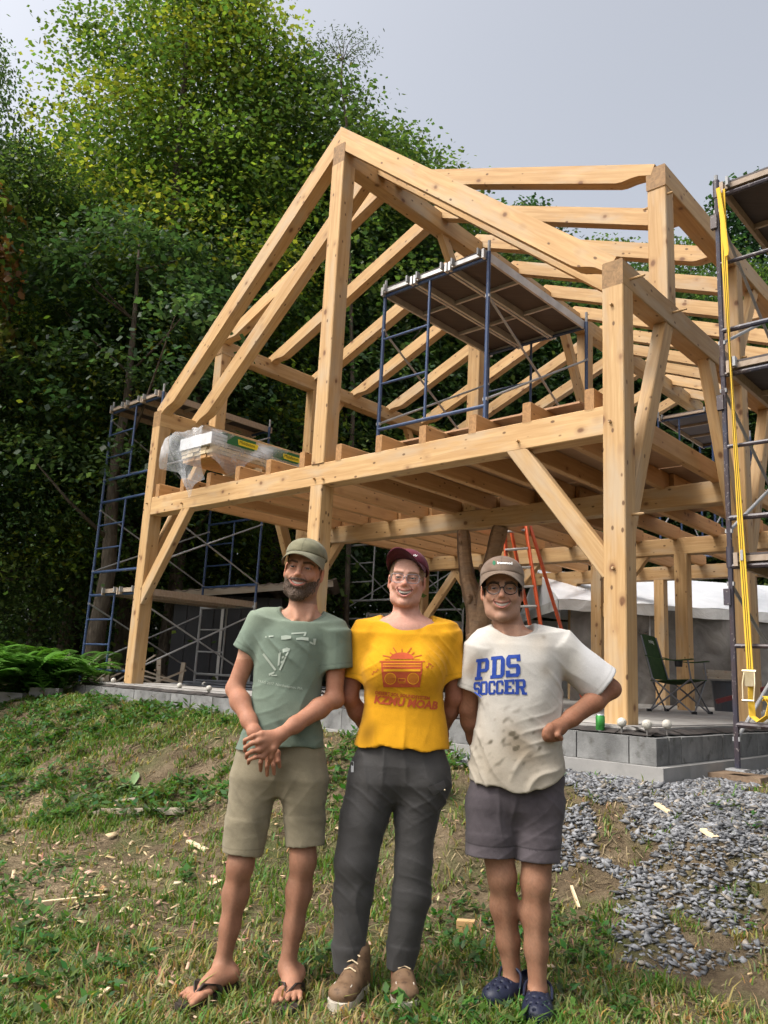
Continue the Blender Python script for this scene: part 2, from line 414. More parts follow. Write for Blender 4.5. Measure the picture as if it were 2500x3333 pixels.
# braces
def brace(a, b, w=.10, d=.15, **k): return beam('brace', a, b, w, d, **k)
brace((.14, .058, 1.16), (1.10, .058, 2.38), .10, .165)
brace((W-.14, .058, 1.10), (W-1.10, .058, 2.38), .10, .165)
for u in (.075, W-.075):
    brace((u, .14, 1.50), (u, 1.02, 3.66), .12, .165)
    brace((u, 2.86, 1.62), (u, 1.98, 3.66), .12, .165)
    brace((u, 3.00, 1.62), (u, 3.92, 3.66), .12, .165)
    brace((u, 5.98, 1.62), (u, 5.1, 3.66), .12, .165)
    brace((u, 2.98, 4.0), (u, 3.62, 5.05), .10, .14)
    brace((u, 5.98, 4.0), (u, 5.38, 5.05), .10, .14)
    brace((u, 6.12, 4.0), (u, 6.72, 5.05), .10, .14)
brace((UM, 2.87, 5.1), (UM, 1.98, 6.32), .10, .14)
brace((UM, 3.0, 5.1), (UM, 3.9, 6.32), .10, .14)
brace((UM, 5.98, 4.95), (UM, 5.2, 6.32), .12, .15)
brace((3.30, BENT[2]-.02, 1.4), (2.55, BENT[2]-.02, 2.32), .1, .15)
brace((5.4, BENT[2], 1.3), (4.5, BENT[2], 2.32), .1, .15); brace((5.5, BENT[2], 1.3), (6.3, BENT[2], 2.32), .1, .15)
brace((W-.15, BENT[1], 1.3), (W-1.0, BENT[1], 2.35), .1, .15)
brace((W-.15, BENT[2], 1.3), (W-1.0, BENT[2], 2.35), .1, .15)
# pegs
def peg(p, d, r=.012, L=.06, parent=None):
    A = B(*p); D_ = (B(*d)-B(0, 0, 0)).normalized()
    MB().tube([A-D_*.03, A+D_*L*.7, A+D_*L], [r, r, r*.75], 8).build('peg', MAT['timber'], parent or FR)
for p, L in (((0, .14, 3.66), .13), ((0, 1.02, 3.70), .13), ((0, .12, 1.62), .10), ((0, 2.9, 3.9), .05), ((0, .97, 4.9), .05)): peg(p, (-1, 0, 0), L=L)
for p in ((.10, 0, 1.18), (.12, 0, 2.38), (1.0, 0, 2.36), (3.5, 0, 2.34), (3.64, 0, 2.36), (6.2, 0, 2.36), (W-.1, 0, 2.45), (.1, 0, 3.4)): peg(p, (0, -1, 0), L=.03, r=.013)
peg((.19, 1.02, 4.86), (1, 0, 0), L=.08)
# forked trunk post under the second tie beam
MAT['trunkpost'] = wood('peeled_trunk', (.20, .12, .07), (.36, .23, .13), grey=(.20, .15, .11))
def trunk_post():
    m_ = MB()
    pts = [(3.42, 2.95, 0), (3.47, 2.95, .5), (3.50, 2.94, .95), (3.55, 2.93, 1.25), (3.66, 2.93, 1.6), (3.74, 2.93, 1.95), (3.80, 2.93, 2.285)]
    m_.tube([B(*p)+Vector((random.uniform(-.012, .012), 0, 0)) for p in pts], [.17, .155, .165, .135, .108, .10, .092], 14)
    pts = [(3.48, 2.95, .75), (3.43, 2.94, 1.1), (3.36, 2.93, 1.5), (3.27, 2.93, 1.9), (3.16, 2.93, 2.285)]
    m_.tube([B(*p) for p in pts], [.13, .125, .115, .098, .105], 14)
    for (u, v, z, r) in ((3.55, 2.80, 1.32, .045), (3.38, 2.82, 1.72, .04), (3.52, 2.79, .8, .05), (3.75, 2.85, 2.1, .03)): m_.ball(B(u, v, z), r, 8, 6, (1, 1, 1.4))
    o = m_.build('trunk_post', MAT['trunkpost'], FR, True)
    bm = bmesh.new(); bm.from_mesh(o.data); bmesh.ops.subdivide_edges(bm, edges=bm.edges[:], cuts=2, use_grid_fill=True)
    for q in bm.verts:
        d_ = fbm(np.array([q.co.x*9+q.co.y*7]), np.array([q.co.z*2.2]), 1.6, 3)[0]-.5
        q.co += q.normal*d_*.05
    bm.to_mesh(o.data); bm.free()
    o['label'] = 'forked bark-stripped tree trunk used as a post'
trunk_post()
# plywood on the loft floor
for u0, u1, v0, v1 in ((.55, 1.76, .28, 2.7), (1.77, 2.98, .34, 2.78), (2.99, 4.1, .75, 2.9), (.5, 1.7, 2.72, 5.1), (1.78, 2.99, 2.8, 5.2)):
    o = bbox(u0, u1, v0, v1, 2.709, 2.727).build('plywood_sheet', MAT['plywood'], FR)
# ------------------------------------------------------------------ scaffolding
def paint(name, c, c2, chip, amt=.62, rough=.45):
    t = NT(name); v = t.coord(kind='Object', rand=True)
    n_ = t.noise(v, 38, 4, .7)
    col = t.mix(t.ramp(t.noise(v, 3, 3), (.35, (0, 0, 0)), (.7, (1, 1, 1))), c, c2)
    col = t.mix(t.ramp(n_, (amt, (0, 0, 0)), (amt+.05, (1, 1, 1))), col, chip)
    t.base(col, rough, .45); t.bump(n_, .2, .002); return t.m
MAT['blue'] = paint('blue_paint', (.022, .045, .115), (.035, .065, .14), (.16, .17, .18))
MAT['rust'] = paint('rusty_pipe', (.055, .035, .032), (.03, .035, .06), (.22, .20, .19), .6)
MAT['galv'] = paint('galvanised', (.23, .235, .24), (.34, .34, .34), (.15, .12, .10), .66)
MAT['alu'] = blotchy('aluminium', (.42, .41, .40), (.58, .57, .55), 6, .45, .5, .55, bump=.1)
MAT['deck'] = wood('deck_plywood', (.055, .045, .045), (.085, .07, .065), kn=0)
MAT['deckwood'] = wood('deck_rail_wood', (.30, .23, .17), (.40, .32, .25), kn=0)
R3 = Matrix(((-UX.x, VX.x, 0), (-UX.y, VX.y, 0), (0, 0, 1)))       # slab axes as a rotation (x runs towards -u)
def pipe(nm, a, b, r, mt, par, n=8): return MB().tube([B(*a), B(*b)], r, n).build(nm, MAT[mt], par, True)
def frame(par, ua, ub, v, z0, z1, mt, ladder=.34, rung=3, pin=True):
    """welded frame across u: two legs, top and bottom bars, half-height ladder on side a"""
    for u in (ua, ub):
        pipe('leg', (u, v, z0), (u, v, z1), .0215, mt, par)
        if pin: pipe('coupling_pin', (u, v, z1), (u, v, z1+.13), .017, 'galv', par)
    zb = z0+.30; zt = z1-.07
    pipe('ledger_bar', (ua, v, zt), (ub, v, zt), .0215, mt, par); pipe('ledger_bar', (ua, v, zb), (ub, v, zb), .0215, mt, par)
    um = ua+(ub-ua)*ladder
    pipe('ladder_upright', (um, v, zb), (um, v, zt), .0165, mt, par)
    for k in range(rung): 
        z = zb+(zt-zb)*(k+1)/(rung+1); pipe('rung', (ua, v, z), (um, v, z), .0145, mt, par)
def xbrace(par, u, v0, v1, z0, z1, mt='galv'):
    for a, b in ((z0, z1), (z1, z0)): pipe('cross_brace', (u, v0, a), (u, v1, b), .0135, mt, par)
    for v in (v0, v1):
        for z in (z0, z1): MB().box(B(u, v, z), .05, .03, .03, R3).build('brace_lock', MAT['galv'], par)
def platform(u0, u1, v0, v1, z, label, rails='alu', deck='deck', group=None, nr=3, tag_=None):
    p = thing('scaffold_platform', B((u0+u1)/2, (v0+v1)/2, z), label, 'platform', group)
    bbox(u0+.006, u1-.006, v0, v1, z-.004, z+.012).build('deck_panel', MAT[deck], p)
    for u in (u0, u1-.03): bbox(u, u+.03, v0-.02, v1+.02, z-.085, z+.016).build('side_rail', MAT[rails], p)
    for k in range(nr+1):
        v = v0+(v1-v0-.03)*k/nr; bbox(u0+.03, u1-.03, v, v+.03, z-.05, z-.006).build('cross_rib', MAT[rails], p)
    for u in (u0+.05, u1-.08):
        for v in (v0-.04, v1+.0):
            bbox(u, u+.02, v-.012, v+.04, z-.05, z+.028).build('hook', MAT['galv'], p)
    return p
# left scaffold, three lifts beside the far wall
LS = thing('scaffold_tower', B(8.6, 1.6, -.2), 'tall blue scaffold tower with three lifts beside the left wall of the frame', 'scaffold')
for (z0, z1) in ((-.16, 1.36), (1.36, 2.88), (2.88, 4.42)):
    frame(LS, 9.37, 7.85, .53, z0, z1, 'blue', .5, 2); frame(LS, 9.37, 7.85, 2.66, z0, z1, 'blue' if z0 > 1 else 'galv', .5, 2)
    for u in (9.37, 7.85): xbrace(LS, u, .53, 2.66, z0+.32, z1-.2)
for u in (9.37, 7.85):
    for v in (.53, 2.66):
        MB().tube([B(u, v, -.32), B(u, v, -.1)], .016, 8).build('screw_jack', MAT['rust'], LS)
        MB().box(B(u, v, -.245), .12, .12, .012, R3).build('base_plate', MAT['rust'], LS)
for k in range(3):
    platform(7.87+k*.5, 8.35+k*.5, .48, 2.72, 4.415, ['scaffold platform nearest the frame on top of the left tower', 'middle scaffold platform on top of the left tower', 'outermost scaffold platform on top of the left tower'][k], 'deckwood')
for k in range(2):
    platform(7.9+k*.52, 8.38+k*.52, .48, 2.72, 1.36, ['low scaffold platform nearest the frame on the left tower', 'low outer scaffold platform on the left tower'][k], 'deckwood', 'deckwood')
# scaffold standing on the loft joists
FS = thing('scaffold_tower', B(2.55, 1.7, 2.73), 'blue scaffold frame standing on the loft floor inside the timber frame', 'scaffold')
for v in (.62, 2.75): frame(FS, 3.30, 1.81, v, 2.73, 4.76, 'blue', .46, 2, True)
for u in (3.30, 1.81): xbrace(FS, u, .62, 2.75, 3.10, 4.25)
for k in range(3):
    platform(1.83+k*.5, 2.31+k*.5, .57, 2.80, 4.76, ['platform plank with silver edge rail on the loft scaffold, nearest the right post', 'middle platform plank on the loft scaffold', 'left platform plank on the loft scaffold'][k])
# near right scaffold at the picture edge
RS = thing('scaffold_tower', B(-1.4, 1.4, -.3), 'rusty brown and blue scaffold tower at the right edge with a yellow strap', 'scaffold')
for (z0, z1) in ((-.25, 1.27), (1.27, 2.79), (2.79, 4.35)):
    frame(RS, -2.18, -.66, .36, z0, z1, 'rust', .34, 2, z1 > 4); frame(RS, -2.18, -.66, 2.49, z0, z1, 'rust', .34, 2)
    for zz in (z0+.30, (z0+z1)/2+.1): pipe('ledger_bar', (-2.18, .36, zz+.002), (-.66, .36, zz+.002), .017, 'rust', RS)
    for u in (-.66, -2.18): xbrace(RS, u, .36, 2.49, z0+.2, z1-.2)
    MB().tube([B(-.66, .36, z1-.08), B(-.66, .36, z1+.08)], .027, 10).build('coupling_sleeve', MAT['rust'], RS, True)
    MB().box(B(-.64, .34, z1-.30), .05, .04, .12, R3).build('clamp', MAT['rust'], RS)
for u in (-.66, -2.18):
    MB().box(B(u, .36, -.262), .13, .13, .012, R3).build('base_plate', MAT['galv'], RS)
for z, t_ in ((4.36, 'highest'), (2.80, 'middle'), (1.28, 'lowest')):
    for k in range(3):
        platform(-.68-.49*(k+1), -.70-.49*k, .33, 2.56, z, t_+' platform of the right tower, '+('nearest the frame', 'centre plank', 'outer plank')[k], 'deckwood')
pad = MB().box(B(-.62, .45, -.315), .42, .30, .035, R3).box(B(-.63, .45, -.352), .44, .31, .036, R3).build('wooden_pad', MAT['darkwood'])
tag(pad, 'brown wooden pad under the foot of the right scaffold tower', 'wooden pad')
# pale scaffold frame far behind the left wall, and platform far right in the loft
GS = thing('scaffold_tower', B(9, 6, 0), 'pale grey scaffold frame behind the woman, beyond the far left wall', 'scaffold')
for (z0, z1) in ((-.1, 1.45), (1.45, 2.98)): frame(GS, 9.05, 7.6, 6.0, z0, z1, 'galv', .5, 2); frame(GS, 9.05, 7.6, 8.1, z0, z1, 'galv', .5, 2)
for u in (9.05, 7.6): xbrace(GS, u, 6.0, 8.1, 1.6, 2.75); xbrace(GS, u, 6.0, 8.1, .2, 1.3)
platform(7.65, 8.4, 5.95, 8.15, 1.47, 'pale platform low on the grey scaffold behind the woman', 'alu', 'deckwood')
BS = thing('scaffold_tower', B(3.3, 10, 2.72), 'dark scaffold frame far back in the loft behind the right post', 'scaffold')
for v in (8.6, 10.7): frame(BS, 3.42, 2.4, v, 2.72, 5.42, 'blue', .4, 3)
for u in (3.42, 2.4): xbrace(BS, u, 8.6, 10.7, 3.2, 4.9)
platform(2.44, 3.38, 8.55, 10.75, 5.42, 'weathered platform on the far scaffold behind the right post', 'deckwood')

# ------------------------------------------------------------------ yellow ratchet strap on the right tower
def yellow():
    t = NT('strap_webbing'); v = t.coord(kind='UV')
    t.base((.62, .40, .045), .75, .2); return t.m
MAT['strap'] = plain('strap_webbing', (.66, .42, .045), .75, .2); MAT['strapline'] = plain('strap_line', (.10, .07, .02), .8, .2)
MAT['zinc'] = blotchy('zinc_plate', (.42, .34, .20), (.55, .47, .32), 12, .4, .5, .8, bump=0)
ST = thing('ratchet_strap', B(-.71, .30, .1), 'long yellow ratchet strap hanging from the top of the right scaffold', 'strap')
def ribbon(path, w, wd, th, mt, nm, par, off=0.0):
    m_ = MB(); wd = Vector(wd).normalized(); vs = []; n_ = len(path)
    for i, p in enumerate(path):
        p = Vector(p); t_ = (Vector(path[min(i+1, n_-1)])-Vector(path[max(i-1, 0)])).normalized(); nn = t_.cross(wd).normalized()
        ww = w[i] if isinstance(w, list) else w
        for a, b in ((-1, -1), (1, -1), (1, 1), (-1, 1)): vs.append(p+wd*(a*ww/2+off)+nn*(b*th/2))
    f = []
    for i in range(n_-1):
        for k in range(4): f.append((i*4+k, i*4+(k+1) % 4, i*4+4+(k+1) % 4, i*4+4+k))
    f += [(3, 2, 1, 0), tuple(n_*4-4+k for k in range(4))]
    return m_.add(vs, f).build(nm, MAT[mt], par)
wdir = -UX*.94-VX*.3
sp = [B(-.72, .315, 4.30), B(-.725, .30, 3.6), B(-.735, .30, 2.9), B(-.75, .295, 2.2), B(-.765, .29, 1.6), B(-.785, .285, .9), B(-.80, .28, .34)]
ribbon(sp, [.055, .05, .018, .03, .045, .05, .05], wdir, .006, 'strap', 'webbing', ST)
ribbon([p-VX*.006+Vector((0, 0, -.01)) for p in sp], [.004]*7, wdir, .003, 'strapline', 'stripe', ST, .008)
ribbon([p-VX*.006+Vector((0, 0, -.012)) for p in sp], [.004]*7, wdir, .003, 'strapline', 'stripe', ST, -.008)
sp2 = [B(-.70, .28, 4.31), B(-.735, .275, 4.0), B(-.755, .27, 3.72), B(-.75, .27, 3.68), B(-.73, .275, 3.95), B(-.71, .28, 4.2)]
ribbon(sp2, .035, wdir, .005, 'strap', 'webbing', ST)
lo = [B(-.80, .28, .34), B(-.80, .27, .20), B(-.81, .25, .12), B(-.86, .24, .085), B(-.915, .25, .13), B(-.93, .27, .21), B(-.90, .29, .25), B(-.88, .31, .23)]
ribbon(lo, .05, wdir*.5+VX*.8, .006, 'strap', 'webbing', ST)
lo2 = [B(-.90, .26, .26), B(-.96, .24, .24), B(-1.0, .235, .12), B(-.965, .23, .0), B(-.94, .23, -.09), B(-.97, .22, -.12), B(-1.02, .21, -.06)]
ribbon(lo2, .05, wdir*.5+VX*.8, .006, 'strap', 'webbing', ST)
rt = MB().box(B(-.797, .268, .38), .07, .035, .11, R3); 
for s in (-1, 1): rt.tube([B(-.797+s*.034, .26, .44), B(-.797+s*.042, .235, .34), B(-.797+s*.036, .215, .225)], .006, 6)
rt.tube([B(-.845, .26, .43), B(-.75, .26, .43)], .012, 8); rt.tube([B(-.838, .215, .225), B(-.756, .215, .225)], .009, 8)
rt.build('ratchet', MAT['zinc'], ST)

# ------------------------------------------------------------------ wrapped lumber bundle on the joists
MAT['film'] = None
def film():
    t = NT('plastic_film'); v = t.coord(); nz = t.noise(v, 5, 3, .5, .8)
    tr = t.n('BsdfTransparent'); tr.inputs[0].default_value = (.93, .94, .95, 1); mx = t.n('MixShader')
    t.base((.72, .74, .76), .22, .6); t.b.inputs['Alpha'].default_value = 1
    t.l(t.ramp(nz, (.38, (.16, .16, .16)), (.70, (.46, .46, .46))), mx.inputs[0]); t.l(tr.outputs[0], mx.inputs[1]); t.l(t.b.outputs[0], mx.inputs[2])
    t.l(mx.outputs[0], t.out.inputs[0]); t.bump(nz, .35, .01); return t.m
MAT['film'] = film()
MAT['whitewrap'] = blotchy('white_wrap', (.60, .60, .61), (.78, .78, .79), 5, .4, .4, bump=.15)
MAT['greenprint'] = plain('green_print', (.02, .13, .035), .45, .4); MAT['yellowprint'] = plain('yellow_print', (.75, .60, .02), .45, .4); MAT['blackprint'] = plain('black_print', (.01, .02, .01), .5, .3)
PK = thing('lumber_bundle', B(5.4, 1, 2.72), 'plastic wrapped bundle of boards with green and yellow print on the left joists', 'lumber bundle')
u0, u1 = 5.42, 6.10; v0, v1 = -.28, 2.6; zb = 2.86
for r_ in range(3):
    for c_ in range(5):
        w_ = (u1-u0)/5
        bbox(u0+c_*w_+.004, u0+(c_+1)*w_-.004, v0+.12+random.uniform(0, .05), v1, zb+r_*.05+.002, zb+r_*.05+.046).build('board', MAT['pale' if r_ else 'rawtimber'], PK)
for vv in (.55, 1.5, 2.4): bbox(u0-.03, u1+.03, vv, vv+.09, 2.725, 2.858).build('bearer', MAT['pale'], PK)
bbox(u0-.005, u1+.005, v0+.1, v1, zb+.155, zb+.31).build('wrapped_core', MAT['whitewrap'], PK)
for k in range(3): bbox(u0-.012, u0-.006, v0+.12, v1, zb+.175+k*.045, zb+.182+k*.045).build('wrap_band', MAT['alu'], PK)
def logo(vs, side=True):
    # printed patches on the near long side and top
    e = u0-.014
    m_ = MB(); m_.add([B(e-.05, vs, zb+.325), B(e-.05, vs+.46, zb+.325), B(e-.05, vs+.44, zb+.19), B(e-.05, vs, zb+.19)], [(0, 1, 2, 3)]); m_.build('green_patch', MAT['greenprint'], PK)
    m_ = MB(); m_.add([B(e-.054, vs+.16, zb+.285), B(e-.054, vs+.50, zb+.285), B(e-.054, vs+.48, zb+.215), B(e-.054, vs+.18, zb+.215)], [(0, 1, 2, 3)]); m_.build('yellow_patch', MAT['yellowprint'], PK)
    m_ = MB(); m_.add([B(u0, vs-.02, zb+.345), B(u0+.40, vs-.05, zb+.345), B(u0+.42, vs+.3, zb+.345), B(u0, vs+.38, zb+.345)], [(0, 1, 2, 3)]); m_.build('green_patch', MAT['greenprint'], PK)
    m_ = MB(); m_.add([B(u0+.05, vs+.2, zb+.349), B(u0+.3, vs+.2, zb+.349), B(u0+.3, vs+.5, zb+.349), B(u0+.05, vs+.5, zb+.349)], [(0, 1, 2, 3)]); m_.build('yellow_patch', MAT['yellowprint'], PK)
    text('Middleton', B(e-.058, vs+.185, zb+.235), VX, Vector((0, 0, 1)), .062, 'blackprint', PK)
def text(s, loc, xdir, ydir, size, mt, par, name='lettering', align='LEFT', shear=0, bold=0.0, conform=None):
    c = bpy.data.curves.new(name, 'FONT'); c.body = s; c.size = size; c.align_x = align; c.shear = shear; c.offset = bold
    c.resolution_u = 2
    tmp = bpy.data.objects.new('tmp', c); COL.objects.link(tmp)
    dg = bpy.context.evaluated_depsgraph_get(); me = bpy.data.meshes.new_from_object(tmp.evaluated_get(dg))
    bpy.data.objects.remove(tmp); bpy.data.curves.remove(c)
    xd = Vector(xdir).normalized(); yd = Vector(ydir).normalized(); zd = xd.cross(yd)
    M = Matrix(((xd.x, yd.x, zd.x, loc[0]), (xd.y, yd.y, zd.y, loc[1]), (xd.z, yd.z, zd.z, loc[2]), (0, 0, 0, 1)))
    me.materials.clear(); me.materials.append(MAT[mt])
    if conform is not None:
        me.transform(M); conform(me); M = Matrix.Identity(4)
    return obj(name, me, par, M)
logo(.02); logo(.78); logo(1.6)
def drape():
    m_ = MB(); N, K = 46, 40
    # film hanging over the near end: from top edge down past the joists, scalloped
    vs = []
    for i in range(N):
        s = i/(N-1); u = u0-.09+(u1-u0+.22)*s
        for k in range(K):
            t_ = k/(K-1)
            ln = .66+.30*math.exp(-((s-.30)/.18)**2)-.22*s
            z = zb+.335-ln*max(0, t_-.22)/.78
            wob = .030*math.sin(s*15+t_*2.5)+.022*math.sin(s*8-t_*4)+.008*math.sin(s*37+t_*6)
            v = v0+.34-.36*min(1, t_/.22)+(.05+.10*t_)*0+wob*min(1, t_*3)-.10*math.sin(math.pi*min(1, t_))*(1-s*.4)
            vs.append(B(u+.02*math.sin(t_*9+s*5), v, z+.012*math.sin(s*30)*(1-t_)))
    f = [(i*K+k, i*K+k+1, (i+1)*K+k+1, (i+1)*K+k) for i in range(N-1) for k in range(K-1)]
    m_.add(vs, f).build('plastic_film', MAT['film'], PK, True)
    m_ = MB(); vs = []; N2 = 60
    for i in range(N2):
        s = i/(N2-1); v = v0+.05+(v1-v0)*s
        for k in range(18):
            t_ = k/17; ln = .34+.20*math.exp(-((s-.12)/.07)**2)+.09*math.sin(s*19)*(s > .2)
            vs.append(B(u0-.03-.03*math.sin(t_*3+s*20)-.035*math.sin(s*37+t_*5)*t_-.02, v, zb+.335-ln*t_))
    f = [(i*18+k, (i+1)*18+k, (i+1)*18+k+1, i*18+k+1) for i in range(N2-1) for k in range(17)]
    m_.add(vs, f).build('plastic_film', MAT['film'], PK, True)
drape()

# ------------------------------------------------------------------ orange ladder
MAT['orange'] = blotchy('orange_fibreglass', (.62, .085, .025), (.72, .13, .04), 8, .45, .4, bump=.05)
LD = thing('step_ladder', B(3.5, 4.4, 0), 'orange step ladder standing under the loft behind the forked trunk post', 'ladder')
v = 4.45
for (a, b) in (((2.95, 3.95, 0), (3.84, 4.5, 2.95)), ((3.62, 3.95, 0), (4.17, 4.5, 2.95)), ((3.05, 5.0, 0), (3.88, 4.62, 2.95)), ((3.7, 5.0, 0), (4.2, 4.62, 2.95))):
    beam('side_rail', a, b, .03, .075, 'orange', LD)
for k in range(9):
    t_ = (k+.6)/10
    A_ = Vector((2.95, 3.95, 0)).lerp(Vector((3.84, 4.5, 2.95)), t_); C_ = Vector((3.62, 3.95, 0)).lerp(Vector((4.17, 4.5, 2.95)), t_)
    beam('rung', tuple(A_), tuple(C_), .075, .03, 'alu', LD)
beam('ladder_cap', (3.8, 4.56, 2.97), (4.22, 4.56, 2.97), .2, .05, 'orange', LD)

# ------------------------------------------------------------------ camp chair
MAT['chairfab'] = blotchy('olive_canvas', (.030, .058, .022), (.045, .078, .030), 14, .9, .1, bump=.3, fine=300)
MAT['whiteprint'] = plain('white_print', (.75, .75, .72), .8, .1)
MAT['chairmetal'] = plain('grey_tube', (.13, .13, .14), .4, .5, .4)
MAT['blackplastic'] = plain('black_plastic', (.012, .012, .013), .5, .3)
CHL = B(1.44, 4.42, 0)
CHR = thing('camp_chair', CHL, 'green folding camp chair standing on the slab behind the right post', 'chair')
cx = (-UX*.62-VX*.35).normalized()*-1                      # chair's left-right axis and facing
fac = Vector((.78, -.62, 0)).normalized(); sid = Vector((0, 0, 1)).cross(fac)
def CP(s, f, z): return CHL+sid*s+fac*f+Vector((0, 0, z))
legs = [((-.32, .30, 0), (.30, .26, .42)), ((.32, .30, 0), (-.30, .26, .42)), ((-.30, -.25, 0), (.30, -.22, .40)), ((.30, -.25, 0), (-.30, -.22, .40)),
        ((-.32, -.25, 0), (-.31, .27, .42)), ((-.32, .30, 0), (-.31, -.22, .42)), ((.32, -.25, 0), (.31, .27, .42)), ((.32, .30, 0), (.31, -.22, .42))]
for a, b in legs: MB().tube([CP(*a), CP(*b)], .011, 8).build('leg', MAT['chairmetal'], CHR, True)
for a in ((-.32, .30, .015), (.32, .30, .015), (-.32, -.25, .015), (.32, -.25, .015)): MB().box(CP(*a), .05, .05, .035).build('foot', MAT['blackplastic'], CHR)
for s in (-1, 1):
    MB().tube([CP(s*.29, -.2, .36), CP(s*.27, -.36, .95)], .011, 8).build('back_upright', MAT['chairmetal'], CHR, True)
    MB().tube([CP(s*.31, .27, .40), CP(s*.33, .24, .66)], .011, 8).build('arm_post', MAT['chairmetal'], CHR, True)
    m_ = MB(); vs = []
    for i in range(9):
        t_ = i/8; f_ = .30-.58*t_; z = .665-.035*math.sin(math.pi*t_)+.03*t_
        for w_ in (-.045, .045): vs.append(CP(s*.32+w_, f_, z)); vs.append(CP(s*.32+w_, f_, z-.012))
    ff = []
    for i in range(8):
        a = i*4; ff += [(a, a+2, a+6, a+4), (a+1, a+5, a+7, a+3), (a, a+4, a+5, a+1), (a+2, a+3, a+7, a+6)]
    ff += [(0, 1, 3, 2), (32, 34, 35, 33)]
    m_.add(vs, ff).build('armrest', MAT['chairfab'], CHR)
def sheet(fn, nu, nv, th, nm, mt, par):
    P = [[fn(i/(nu-1), j/(nv-1)) for j in range(nv)] for i in range(nu)]
    nrm = (P[1][0]-P[0][0]).cross(P[0][1]-P[0][0]).normalized()*th
    vs = [P[i][j] for i in range(nu) for j in range(nv)]; n_ = len(vs); vs2 = vs+[p+nrm for p in vs]
    f = []
    for i in range(nu-1):
        for j in range(nv-1):
            a = i*nv+j; f.append((a, a+1, a+nv+1, a+nv)); f.append((n_+a, n_+a+nv, n_+a+nv+1, n_+a+1))
    ed = [i*nv for i in range(nu)]; ed2 = [i*nv+nv-1 for i in range(nu)]
    for e in (ed, ed2, list(range(nv)), list(range((nu-1)*nv, nu*nv))):
        for a, b in zip(e, e[1:]): f.append((a, b, n_+b, n_+a))
    return MB().add(vs2, f).build(nm, MAT[mt], par, True)
sheet(lambda s, t: CP((s-.5)*.60, .28-.52*t, .42-.05*math.sin(math.pi*s)*math.sin(math.pi*t)-.04*t), 9, 9, -.008, 'seat', 'chairfab', CHR)
sheet(lambda s, t: CP((s-.5)*(.58-.06*t), -.22-.15*t-.03*math.sin(math.pi*s), .40+.56*t+.012*math.sin(math.pi*s)*t), 9, 9, -.008, 'backrest', 'chairfab', CHR)
text('gelert', CP(.1, -.325, .86), -sid, Vector((0, 0, 1))*.97-fac*.25, .075, 'whiteprint', CHR)
MB().tube([CP(-.30, .12, .56), CP(-.30, .12, .64)], [.045, .05], 12).build('cup_holder', MAT['blackplastic'], CHR)

# ------------------------------------------------------------------ white carport tent
def tarp(name, c, c2, tr):
    t = NT(name); v = t.coord(); nz = t.noise(v, 2.2, 5, .6, 1.0)
    t.base(t.ramp(nz, (.3, c), (.7, c2)), .35, .5); t.bump(nz, .8, .05)
    if tr:
        a = t.n('BsdfTransparent'); mx = t.n('MixShader'); mx.inputs[0].default_value = tr
        t.l(a.outputs[0], mx.inputs[1]); t.l(t.b.outputs[0], mx.inputs[2]); t.l(mx.outputs[0], t.out.inputs[0])
    return t.m
MAT['tentroof'] = tarp('white_tarpaulin', (.74, .76, .80), (.86, .87, .90), 0); MAT['tentside'] = tarp('clear_sheeting', (.10, .09, .08), (.24, .225, .21), .72)
MAT['valance'] = tarp('grey_valance', (.50, .50, .49), (.64, .64, .63), 0)
TX, TY = 3.36, 15.0
TN = thing('carport_tent', (6.4, 17, .85), 'white carport tent with clear plastic sides behind the frame on the right', 'tent')
def T(x, y, z): return Vector((TX, TY, 0))+Vector((x*1.0, y+x*.12, z))
Lx = 9.0; Wy = 4.2
for s in (0, 1):
    sheet(lambda a, b: T(a*Lx, (b*.5 if s == 0 else 1-b*.5)*Wy, 2.78+b*.82+.02*math.sin(a*40)*(1-b)), 40, 8, .012, 'roof_panel', 'tentroof', TN)
m_ = MB().add([T(.0, 0, 2.78), T(.0, Wy, 2.78), T(.0, Wy/2, 3.6)], [(0, 1, 2)]); m_.build('gable_panel', MAT['tentroof'], TN)
sheet(lambda a, b: T(a*Lx, -.012-.015*math.sin(a*60)*b, 2.79-b*.20+.008*math.sin(a*90)*b), 60, 4, .006, 'valance', 'valance', TN)
sheet(lambda a, b: T(-.012, a*Wy, 2.79-b*.20), 12, 4, .006, 'valance', 'valance', TN)
sheet(lambda a, b: T(.25+a*(Lx-.25), .03+.05*math.sin(a*47+b*2)+.03*math.sin(a*23+b*8), 2.70-b*1.95+.0*a), 70, 14, .004, 'side_sheet', 'tentside', TN)
sheet(lambda a, b: T(a*Lx, Wy-.05+.04*math.sin(a*30), 2.7-b*1.95), 40, 4, .004, 'side_sheet', 'valance', TN)
for x in (.03, 1.8, 3.6, 5.4, 7.2, 9):
    for y in (.06, Wy-.06): MB().tube([T(x, y, .6), T(x, y, 2.76)], .022, 8).build('tent_pole', MAT['galv'], TN, True)
